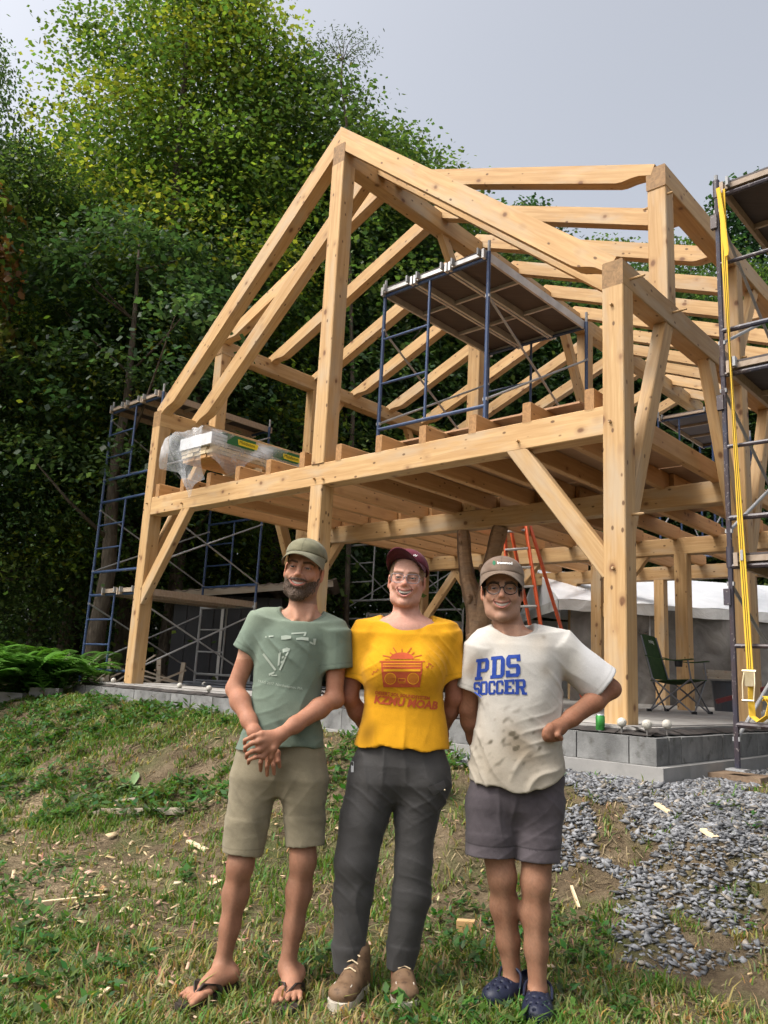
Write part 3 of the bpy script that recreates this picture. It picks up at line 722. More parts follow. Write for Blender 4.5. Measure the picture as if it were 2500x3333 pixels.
# bins, boards and a red bar by the tent
MAT['darkgrey'] = plain('dark_grey_plastic', (.05, .055, .065), .5, .3); MAT['redpaint'] = blotchy('dull_red_paint', (.11, .018, .018), (.16, .03, .03), 8, .5, .3)
o = MB().tube([B(1.75, 7.0, .0), B(1.75, 7.0, .42), B(1.75, 7.0, .45)], [.17, .21, .225], 16).build('tub', MAT['darkgrey']); tag(o, 'dark grey tub on the slab behind the camp chair', 'tub')
for k in range(4):
    o = MB().box(B(1.6+.07*k, 6.9+.05*k, .49+.035*k), .75, .09, .03, Matrix.Rotation(.25+.2*k-.4, 3, 'Z')).build('board', MAT['plank']); tag(o, ['lowest', 'second', 'third', 'top'][k]+' loose board stacked across the dark tub behind the chair', 'board')
o = MB().box(B(1.25, 6.4, .28), .95, .06, .06, Matrix.Rotation(.1, 3, 'Z') @ Matrix.Rotation(-.28, 3, 'Y')).build('steel_bar', MAT['redpaint']); tag(o, 'dull red steel bar leaning behind the camp chair', 'bar')

# ------------------------------------------------------------------ dark shed in the trees
MAT['shedwall'] = blotchy('black_metal_siding', (.010, .011, .014), (.02, .02, .025), 3, .45, .4, bump=.05); MAT['tin'] = blotchy('rusty_tin', (.12, .09, .075), (.22, .18, .15), 4, .6, .3)
SH = thing('shed', (-2.6, 15.6, .8), 'small dark metal shed with a tin roof under the trees behind the left scaffold', 'shed')
for k in range(16): MB().box((-3.75+k*.125, 15.0-(k % 2)*.02, 1.65), .124, .05, 1.75).build('siding_panel', MAT['shedwall'], SH)
MB().box((-1.83, 15.6, 1.65), .05, 1.2, 1.75).build('wall', MAT['shedwall'], SH); MB().box((-3.78, 15.6, 1.65), .05, 1.2, 1.75).build('wall', MAT['shedwall'], SH); MB().box((-2.8, 16.2, 1.65), 1.9, .05, 1.75).build('wall', MAT['shedwall'], SH)
MB().box((-2.9, 14.955, 1.7), .05, .02, 1.5).build('door_trim', MAT['alu'], SH)
sheet(lambda a, b: Vector((-4.2+a*3.4, 14.55+b*2.0, 2.46+.42*a+.02*math.sin(a*90)-.05*b)), 120, 3, .02, 'roof', 'tin', SH)
MB().box((-2.5, 14.58, 2.62), 3.3, .04, .13, Matrix.Rotation(-.123, 3, 'Y')).build('fascia', MAT['plank'], SH)

# ------------------------------------------------------------------ small things on and round the slab
MAT['ball'] = blotchy('scuffed_white_ball', (.36, .34, .29), (.50, .48, .43), 30, .6, .3, c3=(.18, .16, .13)); MAT['steel'] = plain('bolt_steel', (.2, .19, .18), .45, .5, .7)
balls = [(7.62, -.22), (7.36, -.2), (7.10, -.18), (5.6, -.16), (4.9, -.24), (6.6, .9), (-.10, -.30), (-.30, -.33), (-.32, -.05), (-.27, 1.95), (-.27, 2.3)]
bl = ['leftmost white ball cap on a bolt at the far left slab corner', 'middle of three white ball caps at the far left slab corner', 'white ball cap on a bolt just left of the far left post', 'white ball cap on the slab edge right of the far left post', 'white ball cap on the slab edge behind the man in green', 'white ball cap on the slab by the grey roofing sheets',
      'white ball cap in front of the near right post beside the green can', 'white ball cap nearest the slab corner, front edge', 'white ball cap nearest the slab corner, right edge', 'white ball cap behind the yellow strap', 'white ball cap at the right picture edge behind the strap']
for (u, v), L in zip(balls, bl):
    t_ = thing('ball_cap', B(u, v, -.03), L, 'ball cap', 'white ball caps on anchor bolts')
    MB().ball(B(u, v, .030), .034, 14, 10).build('ball', MAT['ball'], t_, True)
    MB().tube([B(u, v, -.06), B(u, v, .03)], .008, 8).build('anchor_bolt', MAT['steel'], t_)
CN = thing('drink_can', B(.06, -.31, -.044), 'green and silver drink can on the slab edge in front of the right post', 'can')
MAT['cangreen'] = blotchy('green_can', (.02, .16, .03), (.06, .30, .06), 14, .25, .6, .5, bump=0); MAT['canmetal'] = plain('can_aluminium', (.7, .7, .7), .25, .6, .9)
c0 = B(.06, -.31, -.044)
MB().tube([c0+Vector((0, 0, z)) for z in (.008, .02, .10, .112)], [.030, .033, .033, .028], 20).build('can_body', MAT['cangreen'], CN, True)
MB().tube([c0+Vector((0, 0, z)) for z in (0, .008)], [.025, .030], 20).build('can_base', MAT['canmetal'], CN, True); MB().tube([c0+Vector((0, 0, z)) for z in (.112, .121)], [.028, .0265], 20).build('can_lid', MAT['canmetal'], CN, True)
MAT['roofsheet'] = blotchy('grey_roofing', (.055, .062, .075), (.09, .10, .115), 3, .4, .5, .3, bump=.05)
for k in range(3):
    def fn(a, b, k=k): return B(7.2-a*2.2-k*.1, .75+b*.9+k*.12, .012+k*.03+.012*abs(math.sin(b*math.pi*5)))
    o = sheet(fn, 4, 41, .004, 'roofing_sheet', 'roofsheet', None); tag(o, ['lowest', 'middle', 'top'][k]+' grey ribbed roofing sheet lying on the slab behind the left post', 'roofing sheet')
# stakes and scrap heap at the far left
for k, (x, y, h) in enumerate(((-5.0, 13.2, .55), (-4.35, 13.3, .5), (-4.1, 13.6, .6), (-3.6, 13.6, .55), (-3.3, 13.9, .5))):
    g_ = float(gz(x, y)); o = MB().box((x, y, g_+h/2-.05), .07, .07, h+.1, Matrix.Rotation(random.uniform(-.08, .08), 3, 'Y')).build('fence_stake', MAT['plank'])
    tag(o, ['leftmost', 'second', 'third', 'fourth', 'rightmost'][k]+' grey wooden stake of the row behind the left scaffold', 'stake')
for k in range(14):
    x, y = random.uniform(-4.9, -3.4), random.uniform(12.6, 13.8); g_ = float(gz(x, y))
    L = random.uniform(.5, 1.3); q = Matrix.Rotation(random.uniform(-1, 1), 3, 'Z') @ Matrix.Rotation(random.uniform(-.5, .5), 3, 'Y')
    o = MB().box((x, y, g_+.06+random.uniform(0, .25)), L, random.uniform(.03, .12), .025, q).build('scrap_board', MAT['plank']); tag(o, 'grey scrap board in the heap behind the left scaffold', 'board', 'scrap boards heaped behind the left scaffold')
# pale cast blocks and a pipe at the left of the slab
for k in range(3):
    x, y = -5.15+k*.42, 10.6+.1*k; o = MB().box((x, y, float(gz(x, y))+.02), .38, .16, .16).build('pale_block', MAT['footing']); tag(o, ['leftmost', 'middle', 'rightmost'][k]+' pale block in the grass below the fern', 'block')
o = MB().tube([B(8.4, -.5, -.10), B(7.76, -.42, -.09)], .022, 10).tube([B(8.0, -.45, -.095), B(8.0, -.45, -.3)], .022, 10).build('drain_pipe', MAT['whitewrap']); tag(o, 'white plastic pipe at the far left slab corner', 'pipe')
def ghit(X, Y):                                # where a photograph point meets the ground
    lo, hi = 2.0, 30.0; q = None
    for k in range(600):
        y = 2.4+k*.02; a = at(X, Y, y)
        if a.z <= float(gz(a.x, a.y)): q = a; break
    return (q.x, q.y) if q is not None else (0, 6)
# boards and offcuts lying on the grass
def ground_piece(nm, p, q, w, h, mt, label, cat, z=.0, group=None):
    a = Vector((p[0], p[1], float(gz(*p))+h/2+z)); b = Vector((q[0], q[1], float(gz(*q))+h/2+z))
    X = (b-a); L = X.length; X.normalize(); Y = Vector((0, 0, 1)).cross(X).normalized(); Z = X.cross(Y)
    M = Matrix(((X.x, Y.x, Z.x, a.x), (X.y, Y.y, Z.y, a.y), (X.z, Y.z, Z.z, a.z), (0, 0, 0, 1)))
    v = [(x, y, z_) for x in (0, L) for y in (-w/2, w/2) for z_ in (-h/2, h/2)]
    o = obj(nm, mesh(nm, v, [(0, 1, 3, 2), (4, 6, 7, 5), (0, 4, 5, 1), (2, 3, 7, 6), (0, 2, 6, 4), (1, 5, 7, 3)], MAT[mt]), None, M); return tag(o, label, cat, group)
ground_piece('board', ghit(304, 2655), ghit(602, 2652), .03, .045, 'plank', 'long thin grey board lying at the foot of the bank on the left', 'board')
ground_piece('stick', ghit(135, 2952), ghit(338, 2928), .022, .022, 'pale', 'pale squared stick lying in the grass at the lower left', 'stick')
ground_piece('flat_board', ghit(392, 2612), ghit(462, 2602), .13, .02, 'plank', 'small grey board piece below the broad leaved weed on the bank', 'board')
ground_piece('timber_block', ghit(1487, 3030), ghit(1545, 3035), .05, .05, 'timber', 'small orange wood block in the grass between yellow shirt and white shirt', 'wood block')
for k, (p, q, w_) in enumerate(((ghit(612, 2745), ghit(672, 2775), .035), (ghit(2140, 2625), ghit(2185, 2655), .05), (ghit(2290, 2710), ghit(2330, 2740), .05), (ghit(1845, 3225), ghit(1890, 3235), .03), (ghit(680, 2890), ghit(715, 2875), .04), (ghit(1385, 2880), ghit(1390, 2860), .015), (ghit(1860, 2900), ghit(1885, 2965), .014), (ghit(290, 3280), ghit(345, 3235), .03))):
    ground_piece('wood_chip', p, q, w_, .014, 'pale', ['curved pale chip right of the long board on the left', 'long pale chip on the gravel below the slab corner', 'white torn chip on the gravel at the right', 'pale chip in the grass right of the navy clogs', 'tan chip in the grass left of the bare shins', 'thin pale stick behind the grey trousers', 'thin pale stick behind the dark shorts', 'tan chip beside the left sandal'][k], 'wood chip', .004)
# ------------------------------------------------------------------ vegetation
def attr_mat(name, rough=.6, spec=.2, trans=0.0, tcol=1.6, bump=False):
    t = NT(name); a = t.n('VertexColor', layer_name='Col')
    t.base(a.outputs['Color'], rough, spec)
    if trans:
        tr = t.n('BsdfTranslucent'); mx = t.n('MixShader'); mx.inputs[0].default_value = trans
        t.l(t.mix(1.0, a.outputs['Color'], (tcol, tcol*1.05, tcol*.55), 'MULTIPLY'), tr.inputs[0])
        t.l(t.b.outputs[0], mx.inputs[1]); t.l(tr.outputs[0], mx.inputs[2]); t.l(mx.outputs[0], t.out.inputs[0])
    if bump: t.bump(t.noise(t.coord(), 80, 3), .4, .003)
    return t.m
MAT['grass'] = attr_mat('grass_blade', .55, .25, .35, 1.5); MAT['stone'] = attr_mat('crushed_stone', .85, .2, 0, bump=True); MAT['chip'] = attr_mat('wood_chips', .8, .15)
MAT['leaf'] = attr_mat('tree_leaf', .5, .25, .42, 2.1); MAT['fern'] = attr_mat('fern_leaf', .55, .2, .35, 1.6)
def uvof(x, y):
    dx, dy = x-OX, y-OY; return dx*UX.x+dy*UX.y, dx*VX.x+dy*VX.y
def on_slab(x, y, m=.5):
    u, v = uvof(x, y); return (v > -m) & (u > -m) & (u < UL+.15)
def gravel_mask(x, y):
    u, v = uvof(x, y)
    d = np.maximum(-.47-v, -.47-u)
    reach = .80+1.3*fbm(x, y, 1.1, 3, 11)-np.clip(u+.15, 0, 9)*1.25
    dirt = fbm(x, y, 1.6, 3, 21)
    return (d < reach) & (u < 1.5) & ~((dirt > .535) & (d > .38)), d
def frust(n, y0, y1, pad=.25):
    y = np.sqrt(rng.uniform(y0**2, y1**2, n)); x = rng.uniform(-1, 1, n)*(.495*y+pad); return x, y
def tufts():
    P, H, W_, C_, A_ = [], [], [], [], []
    x, y = frust(80000, 2.55, 11.5)
    x = np.concatenate([x, rng.uniform(-2.0, 2.0, 9000)]); y = np.concatenate([y, rng.uniform(2.5, 3.9, 9000)])
    dens = fbm(x, y, 1.1, 3, 31)*.55+fbm(x, y, 5, 2, 32)*.45
    gm, gd = gravel_mask(x, y); _, v = uvof(x, y)
    bankt = (v > -2.6) & (v < -.45)
    saw = np.exp(-((x+1.9)/1.3)**2-((y-4.8)/1.1)**2)
    p = np.clip((dens-.40)*5.0, np.where(y < 4.3, .42, .12), 1)*(1-.75*saw)*np.where(gm, .06, 1)*np.where(y < 3.1, 1.5, 1)*np.where(bankt, .85, 1)
    k = (rng.uniform(0, 1, len(x)) < p) & ~on_slab(x, y)
    x, y, dens = x[k], y[k], dens[k]
    nb = 5
    x = np.repeat(x, nb)+rng.normal(0, .018, len(x)*nb); y = np.repeat(y, nb)+rng.normal(0, .018, len(y)*nb); d = np.repeat(dens, nb)
    n = len(x); z = gz(x, y)-.004
    tall = np.where(rng.uniform(0, 1, n) < .05, 1.8, 1.0)
    flat = rng.uniform(0, 1, n) < .28
    h = rng.uniform(.022, .066, n)*(.6+.8*d)*tall*np.where(flat, .3, 1); w = rng.uniform(.0024, .0052, n)*(1+.10*np.maximum(y-4, 0))
    az = rng.uniform(0, 2*np.pi, n); lean = rng.uniform(.25, 1.3, n)*h*np.where(flat, 4.5, 1)
    bx, by = -np.sin(az)*w, np.cos(az)*w; lx, ly = np.cos(az)*lean, np.sin(az)*lean
    v = np.empty((n, 5, 3))
    v[:, 0] = np.stack([x-bx, y-by, z], 1); v[:, 1] = np.stack([x+bx, y+by, z], 1)
    v[:, 2] = np.stack([x+lx*.4-bx*.8, y+ly*.4-by*.8, z+h*.65], 1); v[:, 3] = np.stack([x+lx*.4+bx*.8, y+ly*.4+by*.8, z+h*.65], 1)
    v[:, 4] = np.stack([x+lx, y+ly, z+h*.9], 1)
    b = (np.arange(n)*5)[:, None]
    f = np.concatenate([b+np.array([[0, 1, 3]]), b+np.array([[0, 3, 2]]), b+np.array([[2, 3, 4]])])
    dry = np.clip((.60-d)*3+rng.normal(0, .30, n), 0, 1)*(rng.uniform(0, 1, n) < .8); dry = np.where(flat, np.maximum(dry, .75), dry)
    g = np.stack([rng.uniform(.045, .115, n), rng.uniform(.10, .20, n), rng.uniform(.012, .035, n)], 1); br = np.stack([rng.uniform(.20, .42, n), rng.uniform(.17, .32, n), rng.uniform(.07, .15, n)], 1)
    c = g*(1-dry[:, None])+br*dry[:, None]
    return v.reshape(-1, 3), f, np.repeat(c, 5, 0)
v, f, c = tufts()
o = obj('grass', mesh('grass', v, f, MAT['grass'], col=c)); tag(o, 'patchy green and yellowing grass over the trampled ground', 'grass', kind='stuff')
def leafquads(px, py, pz, az, tilt, L, Wd, roll=None):
    """kite-shaped folded leaves: 4 verts, 2 tris each"""
    n = len(px); dx, dy, dz = np.cos(az)*np.cos(tilt), np.sin(az)*np.cos(tilt), np.sin(tilt)
    sx, sy = -np.sin(az), np.cos(az); r = rng.uniform(-.5, .5, n) if roll is None else roll
    sz = np.sin(r); cr = np.cos(r)
    v = np.empty((n, 4, 3)); P = np.stack([px, py, pz], 1); D_ = np.stack([dx, dy, dz], 1); S = np.stack([sx*cr, sy*cr, sz], 1)
    v[:, 0] = P; v[:, 1] = P+D_*(L*.45)[:, None]+S*(Wd*.5)[:, None]; v[:, 2] = P+D_*L[:, None]; v[:, 3] = P+D_*(L*.45)[:, None]-S*(Wd*.5)[:, None]
    b = (np.arange(n)*4)[:, None]; f = np.concatenate([b+np.array([[0, 1, 2]]), b+np.array([[0, 2, 3]])])
    return v.reshape(-1, 3), f
def straw():
    x, y = frust(20000, 2.6, 9.5); gm, _ = gravel_mask(x, y); k = ~on_slab(x, y) & (rng.uniform(0, 1, len(x)) < np.where(gm, .12, .25+.75*(fbm(x, y, 1.7, 3, 71) > .5))); x, y = x[k], y[k]; n = len(x)
    L = rng.uniform(.02, .09, n); w = rng.uniform(.0015, .0035, n)*(1+.1*np.maximum(y-4, 0)); a = rng.uniform(0, 6.28, n); z0 = gz(x, y)+rng.uniform(.003, .018, n); ex, ey = x+np.cos(a)*L, y+np.sin(a)*L; z1 = gz(ex, ey)+rng.uniform(.003, .022, n); bx, by = -np.sin(a)*w, np.cos(a)*w
    v = np.stack([np.stack([x-bx, y-by, z0], 1), np.stack([x+bx, y+by, z0], 1), np.stack([ex+bx*.6, ey+by*.6, z1], 1), np.stack([ex-bx*.6, ey-by*.6, z1], 1)], 1)
    f = (np.array([[0, 1, 2, 3]])[None]+(np.arange(n)*4)[:, None, None]).reshape(-1, 4); c = np.array([[.20, .155, .09]])*rng.uniform(.3, 1.5, (n, 1)); return v.reshape(-1, 3), f, np.repeat(np.clip(c, 0, 1), 4, 0)
v, f, c = straw(); o = obj('dead_grass', mesh('dead_grass', v, f, MAT['chip'], col=c)); tag(o, 'dry dead grass stalks lying over the ground', 'dead grass', kind='stuff')
def weeds():
    x, y = frust(11000, 2.6, 10.5); k = ~on_slab(x, y); gm, _ = gravel_mask(x, y)
    u_, v_ = uvof(x, y); bank = (v_ > -2.9) & (v_ < -.5) & (u_ > .6); k &= (fbm(x, y, 1.4, 2, 51) > np.where(bank, .48, .53)) & ~(gm & (rng.uniform(0, 1, len(x)) < .9)); x, y = x[k], y[k]
    nl = 6; s = np.repeat(rng.uniform(.018, .06, len(x))*np.where(bank[k], 1.5, 1), nl); x = np.repeat(x, nl)+rng.normal(0, .012, len(s)); y = np.repeat(y, nl)+rng.normal(0, .012, len(s)); n = len(x)
    v, f = leafquads(x, y, gz(x, y)+rng.uniform(.0, 1., n)*s*1.1, rng.uniform(0, 6.28, n), rng.uniform(-.2, .8, n), s, s*.5)
    g = np.stack([rng.uniform(.03, .075, n), rng.uniform(.07, .15, n), rng.uniform(.012, .04, n)], 1); return v, f, np.repeat(g, 4, 0)
v, f, c = weeds(); o = obj('ground_weeds', mesh('weeds', v, f, MAT['grass'], col=c)); tag(o, 'low broad leaved weeds scattered through the grass', 'weeds', kind='stuff')
# one big-leaved weed and a torn yellow tuft on the bank
wx, wy_ = ghit(432, 2565); g_ = float(gz(wx, wy_)); m_ = MB()
for k, (az, L, ti) in enumerate(((2.9, .22, .1), (.3, .15, .4), (1.6, .18, 1.1), (2.2, .14, .8), (5.4, .12, .3), (3.6, .14, .2))):
    d_ = Vector((math.cos(az)*math.cos(ti), math.sin(az)*math.cos(ti), math.sin(ti))); s_ = Vector((-math.sin(az), math.cos(az), 0)); o_ = Vector((wx, wy_, g_+.02)); up_ = d_.cross(s_)
    prof = [(.0, .006), (.2, .024), (.5, .036), (.8, .024), (1, .002)]; vs = []
    for t_, w_ in prof: q = o_+d_*L*t_+Vector((0, 0, -.06*t_*t_)); vs += [q-s_*w_+up_*0, q-Vector((0, 0, .015)), q+s_*w_]
    m_.add(vs, [(3*i+j, 3*i+j+1, 3*i+j+4, 3*i+j+3) for i in range(4) for j in range(2)])
MAT['mullein'] = blotchy('big_leaf', (.10, .17, .06), (.16, .24, .10), 12, .6, .2)
tag(m_.build('broadleaf_weed', MAT['mullein'], None, True), 'large pale green broad leaved weed on the grassy bank at left', 'weed')
def stones():
    bv_ = np.array([(1, 0, 0), (-1, 0, 0), (0, 1, 0), (0, -1, 0), (0, 0, 1), (0, 0, -1.0)]); bf = np.array([(0, 2, 4), (2, 1, 4), (1, 3, 4), (3, 0, 4), (2, 0, 5), (1, 2, 5), (3, 1, 5), (0, 3, 5)])
    x = rng.uniform(-.2, 4.2, 150000); y = rng.uniform(3.8, 7.2, 150000); gm, d = gravel_mask(x, y)
    k = gm & ~on_slab(x, y, .46) & (rng.uniform(0, 1, len(x)) < np.clip(1.35-d*.75, .06, 1)) & (np.abs(x) < .52*y+.3)
    x, y, d = x[k][:24000], y[k][:24000], d[k][:24000]; n = len(x)
    s = .008+.016*rng.uniform(0, 1, n)**2.2; sc = np.stack([s*rng.uniform(1.0, 1.9, n), s*rng.uniform(.7, 1.2, n), s*rng.uniform(.3, .7, n)], 1)
    p = (bv_[None]+rng.normal(0, .28, (n, 6, 3)))*sc[:, None]
    a = rng.uniform(0, 6.28, n); t_ = rng.normal(0, .35, n); ca, sa, ct, st = np.cos(a)[:, None], np.sin(a)[:, None], np.cos(t_)[:, None], np.sin(t_)[:, None]
    X, Y, Z = p[..., 0], p[..., 1], p[..., 2]; X, Z = X*ct-Z*st, X*st+Z*ct; X, Y = X*ca-Y*sa, X*sa+Y*ca
    p = np.stack([X+x[:, None], Y+y[:, None], Z+(gz(x, y)+s*.10+rng.uniform(-.004, .010, n))[:, None]], -1)
    f = (bf[None]+(np.arange(n)*6)[:, None, None]).reshape(-1, 3)
    g = rng.uniform(.075, .26, n); tint = np.stack([g*.98, g, g*1.05], 1); tan = rng.uniform(0, 1, n) < .14; tint[tan] = tint[tan]*np.array([1.15, 1.0, .8])
    return p.reshape(-1, 3), f, np.repeat(tint, 6, 0)
v, f, c = stones(); o = obj('gravel', mesh('gravel', v, f, MAT['stone'], col=c)); tag(o, 'blue grey crushed stone along the foundation at right', 'gravel', kind='stuff')
def chips():
    x, y = frust(16000, 2.6, 8.5); gm, _ = gravel_mask(x, y)
    saw = np.exp(-((x+1.7)/1.5)**2-((y-4.6)/1.5)**2); k = ~on_slab(x, y) & ~gm & (rng.uniform(0, 1, len(x)) < .03+.30*saw+.06*(fbm(x, y, 1.3, 2, 61) > .55)); x, y = x[k], y[k]; n = len(x)
    L = rng.uniform(.008, .045, n)*np.where(rng.uniform(0, 1, n) < .06, 2.0, 1); w = L*rng.uniform(.25, .6, n)
    a = rng.uniform(0, 6.28, n); t_ = rng.normal(0, .25, n); z = gz(x, y)+.008+rng.uniform(0, .022, n)
    ax = np.stack([np.cos(a)*np.cos(t_), np.sin(a)*np.cos(t_), np.sin(t_)], 1)*L[:, None]/2; bx = np.stack([-np.sin(a), np.cos(a), rng.normal(0, .25, n)], 1)*w[:, None]/2; P = np.stack([x, y, z], 1); th = np.array([0, 0, .0025])
    v = np.stack([P-ax-bx*.5, P+ax*.9-bx, P+ax+bx*.6, P-ax*.8+bx, P-ax-bx*.5-th, P+ax*.9-bx-th, P+ax+bx*.6-th, P-ax*.8+bx-th], 1)
    q = np.array([[0, 1, 2, 3], [0, 4, 5, 1], [1, 5, 6, 2], [2, 6, 7, 3], [3, 7, 4, 0]]); f = (q[None]+(np.arange(n)*8)[:, None, None]).reshape(-1, 4)
    b = rng.uniform(.5, 1.0, n)[:, None]; c = np.array([[.56, .41, .25]])*b*(1+rng.normal(0, .08, (n, 3))); return v.reshape(-1, 3), f, np.repeat(np.clip(c, 0, 1), 8, 0)
v, f, c = chips(); o = obj('wood_shavings', mesh('wood_shavings', v, f, MAT['chip'], col=c)); tag(o, 'pale wood shavings strewn over the trampled grass', 'shavings', kind='stuff')
# ferns at the far left
def fern(loc, n, R_, seed, label):
    r2 = np.random.default_rng(seed); V, F, C_ = [], [], []; nn = 0
    for k in range(n):
        a = r2.uniform(0, 6.28); L = R_*r2.uniform(.6, 1.1); ox, oy = r2.normal(0, R_*.30), r2.normal(0, R_*.2)
        el = r2.uniform(.85, 1.38); m = 22; t_ = np.linspace(.08, 1, m)
        cx_ = ox+np.cos(a)*L*t_*np.cos(el)*1.1; cy_ = oy+np.sin(a)*L*t_*np.cos(el)*1.1; cz_ = L*(np.sin(el)*t_-.55*t_**2.2)+.02
        for s in (-1, 1):
            pl = L*.24*np.sin(np.pi*np.clip(t_*.93+.07, 0, 1))**.7; az = np.full(m, a+s*1.25)
            v, f = leafquads(cx_, cy_, cz_, az, np.full(m, -.15), pl+.012, np.full(m, L*.042), np.zeros(m)); V.append(v); F.append(f+nn); nn += len(v)
            g = np.array([.085, .20, .03])*r2.uniform(.65, 1.5); C_.append(np.tile(g, (len(v), 1)))
    t = thing('fern', loc, label, 'fern', 'ferns at the left edge'); obj('fronds', mesh('fronds', np.concatenate(V), np.concatenate(F), MAT['fern'], col=np.concatenate(C_)), t, Matrix.Translation(loc))
for k, (x, y, n_, R_, L) in enumerate(((-5.15, 11.0, 90, 1.5, 'big bright fern clump at the left picture edge'), (-4.72, 11.3, 90, 1.35, 'fern clump right of the big one, beside the scaffold foot'), (-5.4, 12.2, 70, 1.4, 'taller fern clump behind the others at the left edge'), (-4.45, 10.9, 40, .5, 'low fern nearest the slab corner at left'))):
    fern(Vector((x, y, float(gz(x, y)))), n_, R_, 100+k, L)

# ------------------------------------------------------------------ trees
MAT['bark'] = None
def barkm():
    t = NT('bark'); v = t.coord((1, 1, .25)); nz = t.noise(v, 16, 6, .7, .8)
    c = t.ramp(nz, (.3, (.035, .028, .022)), (.6, (.11, .09, .07)), (.8, (.20, .18, .15))); t.base(c, .95, .1); t.bump(nz, .9, .03); return t.m
MAT['bark'] = barkm()
MAPLE = np.array([(0, 0), (.34, .06), (.62, .14), (.42, .40), (.48, .68), (0, 1.0), (-.48, .68), (-.42, .40), (-.62, .14), (-.34, .06)])
def crown_mesh(name, seed, H, Rr, n_br, n_leaf, L, maple, cols, base=.15, shape='round', sprays=True):
    """leaves gathered in drooping sprays along branches spread through the crown's volume"""
    r2 = np.random.default_rng(seed)
    # branch tips
    t_ = r2.uniform(0, 1, n_br)**.85; a = r2.uniform(0, 6.28, n_br)
    if shape == 'round': prof = np.sin(np.pi*np.clip(t_*.86+.14, 0, 1))**.6
    elif shape == 'cone': prof = (1-t_)**.8+.06
    else: prof = .75+.25*np.sin(t_*9)
    rad = Rr*prof*r2.uniform(.25, 1.0, n_br)**.5*(1+.35*np.sin(3*a+seed)*np.sin(5*t_+seed))
    cx_, cy_, cz_ = rad*np.cos(a), rad*np.sin(a), H*(base+(1-base)*t_)
    k = r2.integers(0, n_br, n_leaf); sp = Rr*.20
    g = r2.normal(0, 1, (n_leaf, 3)); g[:, 2] = g[:, 2]*.26; g[:, :2] *= (.55+.9*r2.uniform(0, 1, (n_br, 1)))[k]
    out = np.stack([np.cos(a[k]), np.sin(a[k])], 1)
    px = cx_[k]+g[:, 0]*sp; py = cy_[k]+g[:, 1]*sp; pz = cz_[k]+g[:, 2]*sp-.16*(g[:, 0]**2+g[:, 1]**2)*sp
    # colour: per spray tint and per leaf jitter
    ct = r2.integers(0, len(cols), n_br); w = r2.uniform(0, 1, n_br); base_c = np.array(cols)[ct]*(.72+.56*w)[:, None]
    c = base_c[k]*r2.uniform(.75, 1.25, (n_leaf, 1))*(1+r2.normal(0, .06, (n_leaf, 3)))
    s = L*r2.uniform(.5, 1.3, n_leaf); az = np.arctan2(out[:, 1], out[:, 0])+r2.normal(0, 1.0, n_leaf); ti = r2.normal(-.35, .45, n_leaf); ro = r2.normal(0, .5, n_leaf)
    if not maple:
        v, f = leafquads(px, py, pz, az, ti, s, s*.75, ro); return mesh(name, v, f, MAT['leaf'], col=np.clip(np.repeat(c, 4, 0), 0, 1)), (cx_, cy_, cz_)
    D_ = np.stack([np.cos(az)*np.cos(ti), np.sin(az)*np.cos(ti), np.sin(ti)], 1); S = np.stack([-np.sin(az)*np.cos(ro), np.cos(az)*np.cos(ro), np.sin(ro)], 1)
    P = np.stack([px, py, pz], 1); m = len(MAPLE)
    v = P[:, None]+D_[:, None]*(MAPLE[None, :, 1:2]*s[:, None, None])+S[:, None]*(MAPLE[None, :, 0:1]*s[:, None, None])
    up_ = np.cross(D_, S); v = v+up_[:, None]*(np.abs(MAPLE[None, :, 0:1])*s[:, None, None]*-.25)
    b = (np.arange(n_leaf)*m)[:, None]
    tri = np.array([(0, 1, 3), (1, 2, 3), (0, 3, 5), (3, 4, 5), (0, 5, 7), (5, 6, 7), (0, 7, 9), (7, 8, 9)])
    f = (tri[None]+b[:, :, None]).reshape(-1, 3)
    return mesh(name, v.reshape(-1, 3), f, MAT['leaf'], col=np.clip(np.repeat(c, m, 0), 0, 1)), (cx_, cy_, cz_)
def trunk_mesh(seed, H, r0, tips, nb=14, lean=0.0):
    r2 = random.Random(seed); m_ = MB(); pts = []; x = y = 0
    for i in range(9):
        t_ = i/8; pts.append((x, y, H*.95*t_-.3*(i == 0))); x += r2.uniform(-.10, .10)+lean*.1; y += r2.uniform(-.10, .10)
    m_.tube(pts, [max(.02, r0*(1-.9*i/8)*(1.25 if i == 0 else 1)) for i in range(9)], 10)
    cx_, cy_, cz_ = tips
    for j in r2.sample(range(len(cx_)), min(nb, len(cx_))):
        T_ = Vector((cx_[j], cy_[j], cz_[j])); z0 = max(H*.12, T_.z-T_.xy.length*.75); k = min(7, int(z0/(H*.95)*8)); A_ = Vector(pts[k]).lerp(Vector(pts[k+1]), .5)
        mid = A_.lerp(T_, .5)+Vector((0, 0, -.12*(T_-A_).length*.3)); rb = r0*.28*(1-z0/H)+.012
        m_.tube([A_, mid, T_], [rb, rb*.6, .006], 6)
    return m_
G1 = [(.060, .100, .020), (.075, .120, .022), (.12, .165, .026), (.045, .085, .022), (.17, .19, .028)]
G2 = [(.040, .072, .024), (.052, .088, .026), (.030, .060, .022), (.07, .105, .026)]
G3 = [(.030, .058, .026), (.04, .07, .028), (.024, .050, .023)]
RUST = [(.12, .065, .02), (.10, .09, .02), (.07, .10, .02), (.13, .06, .02), (.06, .09, .02)]
CR = {}
CR['maple'] = crown_mesh('crown', 11, 15.5, 3.0, 420, 95000, .105, False, G1, .10)
CR['maple2'] = crown_mesh('crown', 12, 13, 3.3, 280, 50000, .11, False, G2, .08)
CR['ash'] = crown_mesh('crown', 13, 17, 4.2, 320, 36000, .16, False, G2, .14)
